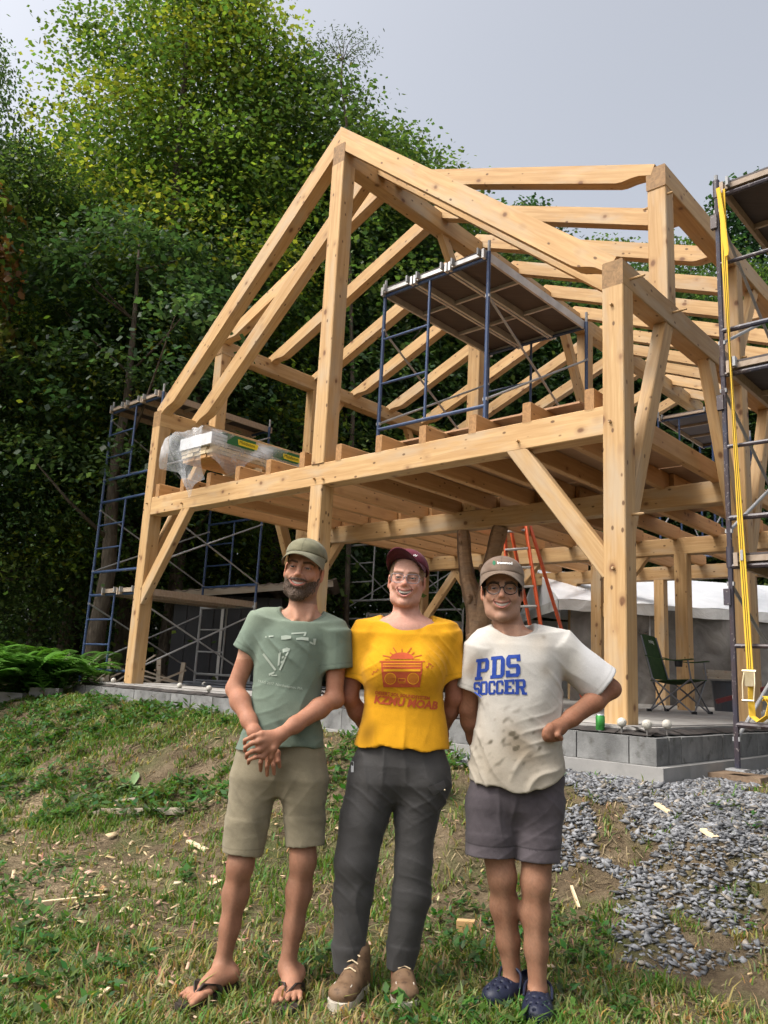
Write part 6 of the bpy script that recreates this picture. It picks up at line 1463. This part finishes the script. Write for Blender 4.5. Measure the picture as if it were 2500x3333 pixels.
# ================================================================== woman in the yellow shirt
def woman_yellow():
    root = Vector((.05, 3.45, 0)); par = person('smiling woman in a mustard yellow t-shirt, dark grey trousers, glasses and maroon cap', root)
    SK = (.52, .300, .225); P = Dp; d = 3.45
    H = Head((1320, 1880), 3.36, math.radians(6), math.radians(2), math.radians(1), .965, jaw=1.0, smile=1.06, nose=1.0, wide=.98, op=1.25)
    cv = lambda x, y: ((1080+x*.3301)/S_, (1750+y*.3301)/S_); c5 = lambda x, y: ((500+x*.8439)/S_, (2400+y*.8439)/S_)
    shL, shR = P(786, 1372, d), P(968, 1372, d); elL, elR = P(754, 1504, d+.03), P(983, 1504, d+.03); wrL, wrR = P(795, 1580, d+.15), P(955, 1578, d+.15)
    rows = [(1348, 778, 976, .082, d), (1372, 775, 978, .105, d), (1410, 782, 968, .115, d), (1446, 783, 961, .125, d-.01), (1490, 787, 956, .112, d), (1530, 785, 959, .108, d), (1565, 778, 966, .112, d), (1620, 762, 973, .128, d)]
    (x0, x1), (y0, y1), (z0, z1) = head_axis(H)
    allp = [shL, shR, elL, elR, wrL, wrR, (H.c[0], H.c[1], H.c[2]+.13), H.P(0, -.12, 0), (root.x-.2, 3.2, .02), (root.x+.2, 3.5, .02)]
    F = grid(allp, .07, .0072, ([(x0, x1, .003)], [(y0, y1, .0032)], [(z0, z1, .003)]))
    F.loft([(z, x, y, w-.034, h-.03) for z, x, y, w, h in rows_w(rows)], .03); nk = P(878, 1345, d+.005)
    F.cone(nk, H.P(0, .02, -.06), .060, .053, .03); F.cone(nk, shL, .040, .034, .03); F.cone(nk, shR, .040, .034, .03)
    F.ell(P(878, 1362, d-.02), (.12, .075, .06), .05)
    for q in (-1, 1): F.cone(H.P(q*.045, .03, -.05), P(878+q*12, 1338, d-.062), .011, .009, .014)
    for sh, el, wr in ((shL, elL, wrL), (shR, elR, wrR)): limb(F, [(sh+np.array([0, 0, -.01]), .042), (sh+(el-sh)*.5, .045), (el, .036)], .025); limb(F, [(el, .036), (el+(wr-el)*.4, .037), (wr, .026)], .022); F.ell(wr+np.array([0, .03, -.02]), (.035, .03, .05), .02)
    hips = [(P(812, 1690, d), P(770, 1862, d-.02), P(756, 2092, d-.03)), (P(912, 1690, d), P(893, 1862, d-.01), P(864, 2092, d-.01))]
    for a, b, c in hips: limb(F, [(a, .085), (b, .055), (b+(c-b)*.3, .052), (c, .035)], .03); F.ell(c+np.array([0, -.04, -.03]), (.035, .08, .03), .02)
    H.sculpt(F); V, Fc = F.mesh(); V = relax(V, Fc, 1, .4); C = skin_color(V, SK, H, seed=20)
    ch = np.exp(-((V[:, 2]-P(878, 1340, d)[2])/.05)**2); C = C*(1-.25*ch[:, None])+np.array([.52, .24, .19])*.25*ch[:, None]; arm = (V[:, 2] < P(878, 1440, d)[2]); C[arm] *= np.array([.66, .52, .46])
    H.lids_color(V, C, SK, (.46, .20, .17), brow=(.26, .16, .10), blush=1.0); attr_obj('body', V, Fc, 'skin', np.clip(C, 0, 1), par)
    eyes(H, par, (.10, .12, .12)); teeth(H, par)
    hair_shell(H, par, (.20, .125, .070), .004, lambda x, y: np.where(y > .0, -.050, np.where(np.abs(x) > .055, -.012, .052)), .075, lambda x, z: np.where(np.abs(x) > .058, -.045, -.075), .002, seed=31)
    glasses(H, par, 'greyframe', 'rect', .0017, .0275, .0195, .034, -.006, -.1035)
    o, CPf, zc = cap(H, par, (.115, .020, .034), (.070, .013, .022), math.radians(-20), math.radians(16), .056, .078, .034, (.084, .106, .070), .0, None, -.010)
    text('NOW', Vector(CPf(.010, -.0985, zc+.024)), Vector(H.R @ rot(math.radians(16), 0, math.radians(-20)) @ np.array([1, .38, -.12])), Vector(H.R @ rot(math.radians(16), 0, math.radians(-20)) @ np.array([0, .42, 1])), .019, 'whiteprint', o)
    def folds(V, N):
        z = V[:, 2]; t = np.clip((P(870, 1490, d)[2]-z)/.2, 0, 1); xx = V[:, 0]-P(872, 1400, d)[0]
        pit = np.exp(-((np.abs(xx)-.155)/.06)**2-((z-P(870, 1415, d)[2])/.09)**2); un = np.exp(-((z-P(870, 1490, d)[2])/.06)**2)
        return .010*crease(V, (1, .3, .05), .095, 21)*t+.010*pit*(crease(V, (.7, 0, .7), .045, 22, brk=.25)+crease(V, (-.7, 0, .7), .045, 23, brk=.25))+.007*un*crease(V, (.35, 0, .95), .05, 24)+.002*n3(V, 16, 23)
    def color(V):
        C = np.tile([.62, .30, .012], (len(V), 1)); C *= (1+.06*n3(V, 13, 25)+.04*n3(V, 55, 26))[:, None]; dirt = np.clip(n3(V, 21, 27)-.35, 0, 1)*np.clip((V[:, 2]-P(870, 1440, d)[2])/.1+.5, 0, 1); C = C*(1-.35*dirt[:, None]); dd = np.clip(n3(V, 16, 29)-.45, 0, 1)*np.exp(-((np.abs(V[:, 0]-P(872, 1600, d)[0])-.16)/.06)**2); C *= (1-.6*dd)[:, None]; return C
    def bust(F):
        for q in (-1, 1): F.ell(P(872+q*42, 1446, d-.072), (.082, .068, .085), .06)
    hz = P(868, 1613, d)[2]
    sh, Vs = shirt(par, rows, [(P(790, 1372, d), P(774, 1466, d+.01), .066, .066, 0), (P(962, 1372, d), P(978, 1466, d+.01), .066, .066, 0)], (P(880, 1338, d-.018), P(880, 1290, d+.01), .104, .10), lambda X, Y, Z: hz+.006*np.sin(X*22)+.004*np.sin(X*51)-Z, color, folds, bust,
                   shoulders=[(P(826, 1354, d+.01), P(790, 1366, d), .048, .051), (P(932, 1354, d+.01), P(962, 1366, d), .048, .051)])
    MAT['rustprint'] = plain('rust_red_print', (.44, .085, .035), .9, .1); MAT['goldprint'] = plain('gold_print', (.68, .32, .02), .9, .1)
    q = lambda x, y: tuple(P(*cv(x, y), 3.2)); bx = lambda *a: [q(*p) for p in a]; rc = lambda x0, y0, x1, y1: bx((x0, y0), (x1, y0), (x1, y1), (x0, y1))
    c1, c2 = conform_to(sh, .0022), conform_to(sh, .0035)
    body = bx((488, 1225), (908, 1225), (905, 1320), (885, 1480), (512, 1480), (492, 1320)); sun_ = bx(*[(700+125*math.cos(a), 1192-70*math.sin(a)) for a in np.linspace(0, math.pi, 15)])
    poly_print([body], sh, 'rustprint', c1, 'boombox_print'); poly_print([sun_], sh, 'rustprint', c1, 'sun_print')
    for a in (rc(470, 1210, 935, 1220), rc(525, 1192, 572, 1198), rc(828, 1192, 882, 1198)): poly_print([a], sh, 'rustprint', c1, 'line_print')
    for (x0, y0, x1, y1) in ((505, 1155, 578, 1168), (578, 1125, 612, 1148), (612, 1072, 645, 1125), (702, 1085, 703, 1120), (800, 1072, 758, 1130), (830, 1120, 800, 1143), (905, 1150, 825, 1168)):
        n_ = nrm([y1-y0, -(x1-x0)])*4.5; poly_print([bx((x0+n_[0], y0+n_[1]), (x1+n_[0], y1+n_[1]), (x1-n_[0], y1-n_[1]), (x0-n_[0], y0-n_[1]))], sh, 'rustprint', c1, 'ray_print')
    for a in (rc(505, 1236, 893, 1244), rc(505, 1262, 893, 1268), rc(512, 1294, 888, 1318)): poly_print([a], sh, 'goldprint', c2, 'line_print')
    def annulus(cx, cy, r1, r2, n=24): return [bx(*[(cx+r*math.cos(a), cy+r*math.sin(a)) for r, a in ((r1, t), (r2, t), (r2, t+2*math.pi/n), (r1, t+2*math.pi/n))]) for t in np.linspace(0, 2*math.pi, n, endpoint=False)]
    for cx_ in (582, 815):
        joined_print(annulus(cx_, 1392, 52, 60), sh, 'goldprint', c2, 'speaker_print')
        g_ = []
        for k in range(-4, 5):
            h_ = math.sqrt(max(0, 50**2-(k*11)**2)); g_.append(rc(cx_-h_, 1392+k*11-1.8, cx_+h_, 1392+k*11+1.8))
        for a in g_: poly_print([a], sh, 'goldprint', c2, 'grille_print')
    for a in (rc(660, 1388, 736, 1393), rc(660, 1422, 736, 1427), rc(660, 1393, 665, 1422), rc(731, 1393, 736, 1422), rc(668, 1434, 732, 1439)): poly_print([a], sh, 'goldprint', c2, 'deck_print')
    for (x, y, s_) in ((955, 1275, 1.0), (1000, 1283, .55), (398, 1345, .7), (438, 1318, .6)): poly_print([bx((x-10*s_, y-6*s_), (x+2*s_, y-11*s_), (x+12*s_, y-4*s_), (x+8*s_, y+8*s_), (x-6*s_, y+10*s_))], sh, 'rustprint', c1, 'note_print'); poly_print([bx((x+9*s_, y-3*s_), (x+16*s_, y-48*s_), (x+50*s_, y-30*s_), (x+48*s_, y-20*s_), (x+22*s_, y-34*s_), (x+15*s_, y-2*s_))], sh, 'rustprint', c1, 'note_print')
    text('DESERT SOL SOUNDSYSTEM', Vector(q(425, 1550)), Vector((1, 0, -.055)), Vector((.12, 0, 1)), .0178, 'rustprint', sh, bold=.0006, conform=c1)
    text('KZMU MOAB', Vector(q(410, 1640)), Vector((1, 0, -.055)), Vector((.2, 0, 1)), .0445, 'rustprint', sh, bold=.0018, conform=c1)
    # trousers
    def ft(V, N):
        z = V[:, 2]; kn = np.exp(-((z-P(800, 1890, d)[2])/.11)**2)+.8*np.exp(-((z-P(860, 1715, d)[2])/.07)**2)+.7*np.exp(-((z-P(800, 2075, d)[2])/.05)**2); return (.006*crease(V, (.5, .1, .85), .055, 41)+.005*crease(V, (-.5, .1, .85), .065, 42))*(.2+kn)+.006*crease(V, (1, .4, .15), .07, 43)+.0018*n3(V, 16, 42)
    def ct(V):
        C = np.tile([.050, .048, .047], (len(V), 1)); C *= (1+.10*n3(V, 15, 43))[:, None]; return C
    lg = lambda pts: [(P(x, y, dd), hw/507.) for y, x, hw, dd in pts]
    tr, _ = legs_cloth(par, [(1590, 782, 955, .098, d), (1612, 777, 960, .102, d), (1652, 758, 972, .110, d), (1690, 757, 971, .101, d), (1725, 780, 950, .06, d)],
                       [lg([(1695, 808, 52, d), (1768, 786, 47, d-.01), (1862, 769, 43, d-.02), (1935, 763, 38, d-.02), (2040, 755, 33, d-.03), (2097, 754, 30, d-.03)]), lg([(1695, 912, 52, d), (1768, 899, 43, d), (1862, 893, 38, d-.01), (1935, 889, 38, d-.01), (2040, 870, 33, d-.01), (2093, 864, 28, d-.01)])], None, ct, ft, 'trousers', 'nylon')
    ctr = conform_to(tr, .004); MAT['flapcloth'] = plain('pocket_flap', (.075, .072, .072), .7, .2); MAT['tagwhite'] = plain('tag_grey', (.45, .46, .47), .6, .2)
    w5 = lambda *a: [tuple(P(*c5(*p), 3.25)) for p in a]
    poly_print([w5((1062, 205), (1130, 180), (1140, 208), (1095, 238), (1085, 236))], tr, 'flapcloth', ctr, 'pocket_flap'); poly_print([w5((757, 110), (768, 110), (768, 150), (757, 152))], tr, 'tagwhite', ctr, 'pen_clip')
    MB().ball(P(*c5(1123, 203), 3.30), .004, 8, 6).build('snap_button', MAT['zinc'] if 'zinc' in MAT else MAT['tagwhite'], tr)
    # boots
    for nm, heel, toe in (('left-hand', np.array([.0, 3.44, .0]), np.array([-.078, 3.235, .0])), ('right-hand', np.array([.165, 3.50, .0]), np.array([.172, 3.275, .0]))):
        t = thing('work_boot', Vector(heel), 'brown leather lace-up work boot with a pale sole, '+nm+' boot of the woman', 'boot'); f_ = nrm(toe-heel); s_ = np.array([-f_[1], f_[0], 0]); up = np.array([0, 0, 1.]); L = np.linalg.norm(toe-heel)
        an = heel+f_*.045+up*.10; F = grid([heel-f_*.05, toe+f_*.05, heel+up*.17], .06, .004)
        F.cone(heel+f_*.01+up*.055, heel+f_*.03+up*.15, .040, .046, .02); F.cone(heel+up*.05+f_*.01, heel+f_*L*.55+up*.052, .038, .036, .02, flat=s_, fs=1.08); F.cone(heel+f_*L*.5+up*.050, heel+f_*L*.80+up*.044, .036, .032, .02, flat=s_, fs=1.28); F.ell(heel+f_*L*.80+up*.046, (.053, .052, .034), .02, 'u', np.stack([s_, f_, up], 1)); F.cone(an, heel+f_*L*.52+up*.07, .040, .030, .03)
        F.plane(heel+up*.024, -up, F_lo(F), F_hi(F)); V, Fc = F.mesh(); V = relax(V, Fc, 1); obj('boot_upper', mesh('boot_upper', V, Fc, MAT['leather'], True), t)
        out = []
        for a, w in ((-.036, .018), (-.042, 0), (-.036, -.018), (0, -.041), (L*.4, -.041), (L*.7, -.050), (L*.93, -.046), (L*1.08, -.022), (L*1.10, 0), (L*1.08, .022), (L*.93, .046), (L*.7, .050), (L*.4, .041), (0, .041)): out.append(Vector(heel+f_*a+s_*w*1.04+up*.003))
        MB().prism(out, (0, 0, .028)).build('boot_sole', MAT['sole'], t)
        for k in range(4):
            c_ = heel+f_*(L*(.60-.085*k))+up*(.088+.021*k); MB().tube([c_-s_*.024+up*-.004, c_+up*.006, c_+s_*.024+up*-.004], .0028, 6).build('lace', MAT['pale'], t)
        m_ = MB(); stp = [heel+f_*L*(.80+.12*math.cos(a))+s_*.034*math.sin(a)+up*(.076+.0*a-.012*max(0, math.cos(a))) for a in np.linspace(-1.9, 1.9, 14)]; m_.tube([Vector(p) for p in stp], .0022, 6).build('toe_seam', MAT['sole'], t)
    return par
woman_yellow()
# ================================================================== man in the white shirt
def man_white():
    root = Vector((.62, 3.42, 0)); par = person('man in a stained white t-shirt with blue lettering, dark shorts, round glasses and brown cap', root)
    SK = (.48, .285, .195); P = Dp; d = 3.42
    H = Head((1634, 1914), 3.32, math.radians(9), math.radians(-1), math.radians(2), 1.06, jaw=1.03, smile=1.0, nose=1.06, wide=.99, op=.85)
    cv = lambda x, y: ((1480+x*.3706)/S_, (1780+y*.3706)/S_); c5 = lambda x, y: ((500+x*.8439)/S_, (2400+y*.8439)/S_)
    shL, shR = P(1034, 1402, d), P(1218, 1388, d+.01); elL, elR = P(1012, 1532, d+.06), P(1318, 1488, d+.02); wrL, wrR = P(1030, 1612, d+.14), P(1207, 1571, d-.10)
    rows = [(1368, 1040, 1205, .085, d), (1395, 1018, 1222, .108, d), (1430, 1026, 1214, .125, d), (1475, 1032, 1212, .130, d), (1520, 1034, 1214, .130, d), (1560, 1029, 1212, .130, d), (1610, 1020, 1212, .132, d), (1650, 1015, 1220, .136, d), (1705, 1012, 1230, .140, d)]
    (x0, x1), (y0, y1), (z0, z1) = head_axis(H); hp = P(1195, 1585, d-.12)
    allp = [shL, shR, elL, elR, wrL, wrR, (H.c[0], H.c[1], H.c[2]+.13), H.P(0, -.12, 0), (root.x-.2, 3.2, .0), (root.x+.2, 3.5, .0)]
    F = grid(allp, .075, .0072, ([(x0, x1, .003), (hp[0]-.07, hp[0]+.07, .0034)], [(y0, y1, .0032)], [(z0, z1, .003), (hp[2]-.07, hp[2]+.06, .0034)]))
    F.loft([(z, x, y, w-.036, h-.036) for z, x, y, w, h in rows_w(rows)], .03); nk = P(1108, 1382, d+.005)
    F.cone(nk, H.P(0, .02, -.06), .066, .059, .03); F.cone(nk, shL, .044, .036, .03); F.cone(nk, shR, .044, .036, .03)
    for q in (-1, 1): F.cone(H.P(q*.05, .03, -.05), P(1106+q*14, 1372, d-.06), .012, .010, .014)
    for sh, el, wr in ((shL, elL, wrL), (shR, elR, wrR)): limb(F, [(sh+np.array([0, 0, -.01]), .044), (sh+(el-sh)*.5, .047), (el, .039)], .025); limb(F, [(el, .038), (el+(wr-el)*.32, .0425), (el+(wr-el)*.75, .033), (wr, .0275)], .022)
    F.ell(elR+np.array([.012, 0, .0]), (.03, .032, .028), .02)
    # fist on the hip
    dr = nrm(wrR-elR); kn = [P(*cv(905, 1560), d-.150), P(*cv(868, 1600), d-.158), P(*cv(845, 1640), d-.155), P(*cv(835, 1672), d-.145)]
    kn = [P(*cv(842, 1580), d-.135), P(*cv(812, 1612), d-.145), P(*cv(800, 1648), d-.145), P(*cv(808, 1680), d-.138)]
    for q, r in zip(kn, (.014, .015, .0145, .013)): F.cone(wrR, q, .023, r, .018)
    for i, q in enumerate(kn): m1 = P(*cv(822+i*8, 1668+i*7), d-.150+.008*i); finger(F, [q, m1, P(*cv(880+i*16, 1690-i*2), d-.128+.006*i)], .0108, .009)
    finger(F, [wrR+np.array([0, -.012, 0]), P(*cv(905, 1655), d-.150), P(*cv(935, 1685), d-.14)], .0125, .0095)
    F.ell(wrL+np.array([.01, .02, -.02]), (.035, .03, .05), .02)
    kneeL, kneeR = P(1084, 1892, d-.02), P(1158, 1908, d-.05); anL, anR = P(1107, 2120, d+.01), P(1161, 2142, d-.06)
    for hp_, kn_, an in ((P(1062, 1740, d), kneeL, anL), (P(1163, 1740, d-.01), kneeR, anR)):
        limb(F, [(hp_, .082), (kn_, .054)], .03); F.ell(kn_+np.array([0, -.022, 0]), (.037, .032, .048), .02); s_ = an-kn_
        limb(F, [(kn_, .050), (kn_+s_*.30+np.array([0, .016, 0]), .0530), (kn_+s_*.62+np.array([0, .008, 0]), .0415), (an+np.array([0, 0, .02]), .034)], .03); F.cone(kn_+s_*.05+np.array([0, -.034, 0]), an+np.array([0, -.02, 0]), .017, .015, .02)
        F.cone(an, an+np.array([-.03, -.05, -.05]), .034, .036, .02); F.cone(an, an+np.array([0, .02, -.06]), .032, .03, .02)
    H.sculpt(F); V, Fc = F.mesh(); V = relax(V, Fc, 1, .4); C = skin_color(V, SK, H, seed=40)
    arm = (V[:, 2] > .75) & (V[:, 2] < 1.30); C[arm] *= np.array([.58, .47, .41]); lo = np.clip((.75-V[:, 2])/.1, 0, 1)[:, None]; C = C*(1-lo)+C*np.array([.56, .50, .45])*lo; C *= (1+.22*np.clip((.16-V[:, 2])/.08, 0, 1))[:, None]
    hr = ((V[:, 2] < .62) & (V[:, 2] > .16)) | arm; C[hr] *= (1-.16*np.clip(n3(V[hr]*np.array([1, 1, .4]), 430, 48)+.2, 0, 1))[:, None]
    H.lids_color(V, C, SK, (.38, .16, .13), brow=(.025, .017, .013), stub=((.16, .10, .075), .42), blush=.6); attr_obj('body', V, Fc, 'skin', np.clip(C, 0, 1), par)
    eyes(H, par, (.05, .03, .02)); teeth(H, par)
    hair_shell(H, par, (.016, .012, .010), .009, lambda x, y: np.where(y > .018, -.062, np.where(np.abs(x) > .062, -.035, .048)), .085, lambda x, z: np.where(np.abs(x) > .060, -.035, -.083), .005, seed=51)
    glasses(H, par, 'blackframe', 'round', .0021, .0255, .0215, .0325, -.005, -.1055)
    o, CPf, zc = cap(H, par, (.150, .105, .078), (.150, .108, .076), math.radians(-9), math.radians(2), .050, .066, .034, (.088, .110, .074), .012, (.30, .24, .18))
    Rc = H.R @ rot(math.radians(2), 0, math.radians(-9)); cfc = conform_to(o, .0015)
    text('ironwood', Vector(CPf(-.016, -.100, zc+.030)), Vector(Rc @ np.array([1, 0, 0])), Vector(Rc @ np.array([0, 0, 1])), .0165, 'whiteprint', o, conform=cfc, bold=.0006)
    MAT['leafgreen'] = plain('green_emblem', (.02, .12, .06), .7, .2); poly_print([[tuple(CPf(-.027+x*.008, -.100, zc+.036+y*.012)) for x, y in ((0, 1), (.7, .3), (.75, -.4), (0, -1), (-.75, -.4), (-.7, .3))]], o, 'leafgreen', cfc, 'leaf_emblem')
    def folds(V, N):
        z = V[:, 2]; t = np.clip((P(1110, 1480, d)[2]-z)/.25, 0, 1); pit = np.exp(-((V[:, 0]-P(1215, 1450, d)[0])/.07)**2-((z-P(1215, 1470, d)[2])/.10)**2)
        hip = np.exp(-((V[:, 0]-P(1190, 1600, d)[0])/.12)**2-((z-P(1190, 1600, d)[2])/.10)**2)
        return .014*crease(V, (.9, .3, -.35), .10, 51)*(.12+t)+.010*crease(V, (.75, 0, .65), .075, 52)*(.2+.8*t)+.012*pit*crease(V, (.6, .2, .75), .055, 53, brk=.35)+.012*hip*crease(V, (.55, .2, -.8), .05, 54, brk=.3)+.0025*n3(V, 14, 53)
    def color(V):
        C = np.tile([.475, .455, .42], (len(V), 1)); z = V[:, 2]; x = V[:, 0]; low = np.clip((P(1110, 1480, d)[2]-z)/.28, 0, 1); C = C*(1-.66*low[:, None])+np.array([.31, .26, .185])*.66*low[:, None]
        m = np.clip(n3(V, 12, 54)*.8+.35, 0, 1)*np.exp(-((z-P(1110, 1600, d)[2])/.13)**2-((x-P(1105, 1600, d)[0])/.16)**2); C = C*(1-.72*m[:, None])+np.array([.25, .195, .13])*.72*m[:, None]
        sp = np.clip(n3(V, 60, 55)-.30, 0, 1)*2*np.exp(-((z-P(1110, 1600, d)[2])/.10)**2-((x-P(1100, 1600, d)[0])/.13)**2); C = C*(1-np.clip(sp, 0, .9)[:, None])+np.array([.09, .075, .05])*np.clip(sp, 0, .9)[:, None]
        s1 = np.exp(-((x-P(1022, 1440, d)[0])/.045)**2-((z-P(1022, 1450, d)[2])/.06)**2)*np.clip(.7+.5*n3(V, 30, 58), 0, 1); C = C*(1-.8*s1[:, None])+np.array([.22, .155, .10])*.8*s1[:, None]
        for (X, Y, r, c) in ((1176, 1376, .010, .09), (1180, 1450, .03, .38), (1090, 1372, .06, .50), (1165, 1385, .05, .5)):
            q_ = P(X, Y, d-.1); s2 = np.exp(-((x-q_[0])**2+(z-q_[2])**2)/r**2)*.7; C = C*(1-s2[:, None])+np.array([c, c*.88, c*.72])*s2[:, None]
        up_ = np.clip((x-P(1235, 1400, d)[0])/.05, 0, 1); C = C*(1-up_[:, None])+np.array([.54, .53, .52])*up_[:, None]*(1+.03*n3(V, 40, 60))[:, None]; return C  # right-hand sleeve painted whiter, its brighter light put into the colour
    hL, hM, hR = P(1012, 1680, d), P(1095, 1702, d), P(1232, 1655, d)
    def hem(X, Y, Z): return np.interp(X, [hL[0], hM[0], hM[0]+.12, hR[0]], [hL[2], hM[2], hM[2]+.012, hR[2]])+.006*np.sin(X*40)-Z
    sh, Vs = shirt(par, rows, [(P(1042, 1402, d), P(1020, 1490, d+.03), .072, .070, 0), (P(1205, 1398, d+.005), P(1299, 1480, d+.015), .078, .090, 0)], (P(1108, 1360, d-.016), P(1112, 1320, d+.015), .083, .082), hem, color, folds, shoulders=[(P(1076, 1374, d+.008), P(1042, 1396, d), .054, .056), (P(1140, 1372, d+.008), P(1205, 1390, d), .054, .060)])
    MAT['blueprint'] = blotchy('royal_blue_print', (.018, .045, .235), (.030, .065, .29), 30, .85, .15, bump=0); c1 = conform_to(sh, .0025)
    def letter(ch, c):   # corners in the crop: bottom-left, bottom-right, top-right, top-left
        for pl in BL[ch]:
            pts = []
            for (x, y) in pl:
                bx_ = np.array(c[0])*(1-x)+np.array(c[1])*x; tx = np.array(c[3])*(1-x)+np.array(c[2])*x; q_ = bx_*(1-y)+tx*y; pts.append(tuple(P(*cv(*q_), 3.15)))
            yield pts
    for ch, c in (('P', [(236, 1174), (352, 1166), (360, 965), (246, 978)]), ('D', [(368, 1160), (490, 1150), (495, 945), (376, 955)]), ('S', [(500, 1146), (632, 1140), (636, 934), (508, 942)]),
                  ('S', [(228, 1322), (283, 1316), (285, 1188), (226, 1192)]), ('O', [(284, 1314), (348, 1308), (348, 1180), (286, 1185)]), ('C', [(352, 1308), (412, 1305), (412, 1176), (353, 1180)]), ('C', [(416, 1305), (482, 1301), (482, 1172), (417, 1176)]), ('E', [(486, 1301), (576, 1301), (577, 1164), (487, 1170)]), ('R', [(580, 1303), (690, 1306), (686, 1162), (580, 1165)])):
        joined_print(list(letter(ch, c)), sh, 'blueprint', c1, 'letter_'+ch.lower())
    def fs(V, N):
        z = V[:, 2]; cr = np.exp(-((z-P(1110, 1760, d)[2])/.10)**2); return (.007*crease(V, (.6, .1, .8), .06, 61)+.006*crease(V, (-.6, .1, .8), .07, 62))*(.3+cr)+.006*crease(V, (1, .4, .1), .075, 63)+.002*n3(V, 16, 62)
    def cs(V):
        C = np.tile([.070, .060, .066], (len(V), 1)); C *= (1+.16*n3(V, 16, 63)+.07*n3(V, 70, 64))[:, None]; hz_ = P(1110, 1856, d)[2]; C[np.abs(V[:, 2]-(hz_+.062)) < .004] *= .55; up_ = V[:, 2] < hz_+.060; C[up_] *= 1.22; return C
    legs_cloth(par, [(1670, 1018, 1220, .108, d), (1720, 1013, 1215, .106, d), (1745, 1015, 1212, .097, d), (1780, 1035, 1192, .06, d)],
               [[(P(1062, 1745, d), .098), (P(1060, 1800, d-.005), .100), (P(1059, 1849, d-.01), .100)], [(P(1163, 1745, d-.005), .094), (P(1162, 1806, d-.02), .092), (P(1161, 1861, d-.03), .090)]], None, cs, fs, 'shorts', 'twill')
    # clogs
    for nm, heel, toe in (('left-hand', np.array([.650, 3.47, .0]), np.array([.495, 3.325, .0])), ('right-hand', np.array([.690, 3.385, .0]), np.array([.640, 3.160, .0]))):
        t = thing('clog', Vector(heel), 'navy blue foam clog with holes, '+nm+' clog of the man in white', 'clog'); f_ = nrm(toe-heel); s_ = np.array([-f_[1], f_[0], 0]); up = np.array([0, 0, 1.]); L = np.linalg.norm(toe-heel); Rm = np.stack([s_, f_, up], 1)
        F = grid([heel-f_*.06, toe+f_*.06, heel+up*.13], .06, .004); F.cone(heel+up*.035, heel+f_*L*.5+up*.036, .038, .040, .02, flat=s_, fs=1.1); F.ell(heel+f_*L*.72+up*.040, (.058, .085, .046), .02, 'u', Rm); F.cone(heel+f_*L*.35+up*.05, heel+f_*L*.62+up*.055, .040, .040, .02, flat=s_, fs=1.1); F.cone(heel+up*.04, heel+up*.062-f_*.01, .036, .034, .01)
        F.plane(heel+up*.0, -up, F_lo(F), F_hi(F)); F.cone(heel+up*.07, heel+f_*L*.42+up*.092, .029, .034, .006, 's', flat=s_, fs=1.08)
        for a, b in ((.62, -.028), (.62, 0), (.62, .028), (.76, -.036), (.76, -.012), (.76, .012), (.76, .036), (.89, -.022), (.89, .0), (.89, .022), (1.0, -.01)):
            c_ = heel+f_*L*a+s_*b; F.cone(c_+up*.06, c_+up*.11, .0052, .0052, .003, 's')
        for b in (-1, 1): c_ = heel+f_*L*.80+s_*b*.06+up*.03; F.cone(c_, c_-s_*b*.02, .006, .006, .003, 's')
        V, Fc = F.mesh(); V = relax(V, Fc, 1); C = np.tile([.010, .013, .030], (len(V), 1)); zt = (V[:, 2] < .018); C[zt] *= .6; attr_obj('clog_shell', V, Fc, 'foam', C, t)
        pth = [heel+f_*L*.46+s_*.052+up*.060, heel+f_*.02+s_*.046+up*.082, heel-f_*.035+up*.088, heel+f_*.02-s_*.046+up*.082, heel+f_*L*.46-s_*.052+up*.060] if nm == 'right-hand' else [heel+f_*L*.46+s_*.052+up*.060, heel+f_*L*.40+s_*.045+up*.108, heel+f_*L*.42+up*.128, heel+f_*L*.40-s_*.045+up*.108, heel+f_*L*.46-s_*.052+up*.060]
        ms = MB(); pp = []
        for i in range(25):
            s = i/24*4; k = min(3, int(s)); tt = s-k; a0, b0, c0, e0 = pth[max(0, k-1)], pth[k], pth[k+1], pth[min(4, k+2)]; pp.append(Vector(.5*((2*b0)+(-a0+c0)*tt+(2*a0-5*b0+4*c0-e0)*tt*tt+(-a0+3*b0-3*c0+e0)*tt**3)))
        V2 = None; ribbon_c(pp, .014, .0055, t)
    return par
def ribbon_c(path, w, th, par):
    m_ = MB(); m_.tube(path, th, 8); V = np.array([p[:] for p in m_.v]); V[:, 2] += 0; f = [q for q in m_.f if len(q) == 4]; obj('heel_strap', mesh('heel_strap', V, np.array(f), MAT['foam'], True, np.tile([.011, .015, .033], (len(V), 1))), par)
man_white()
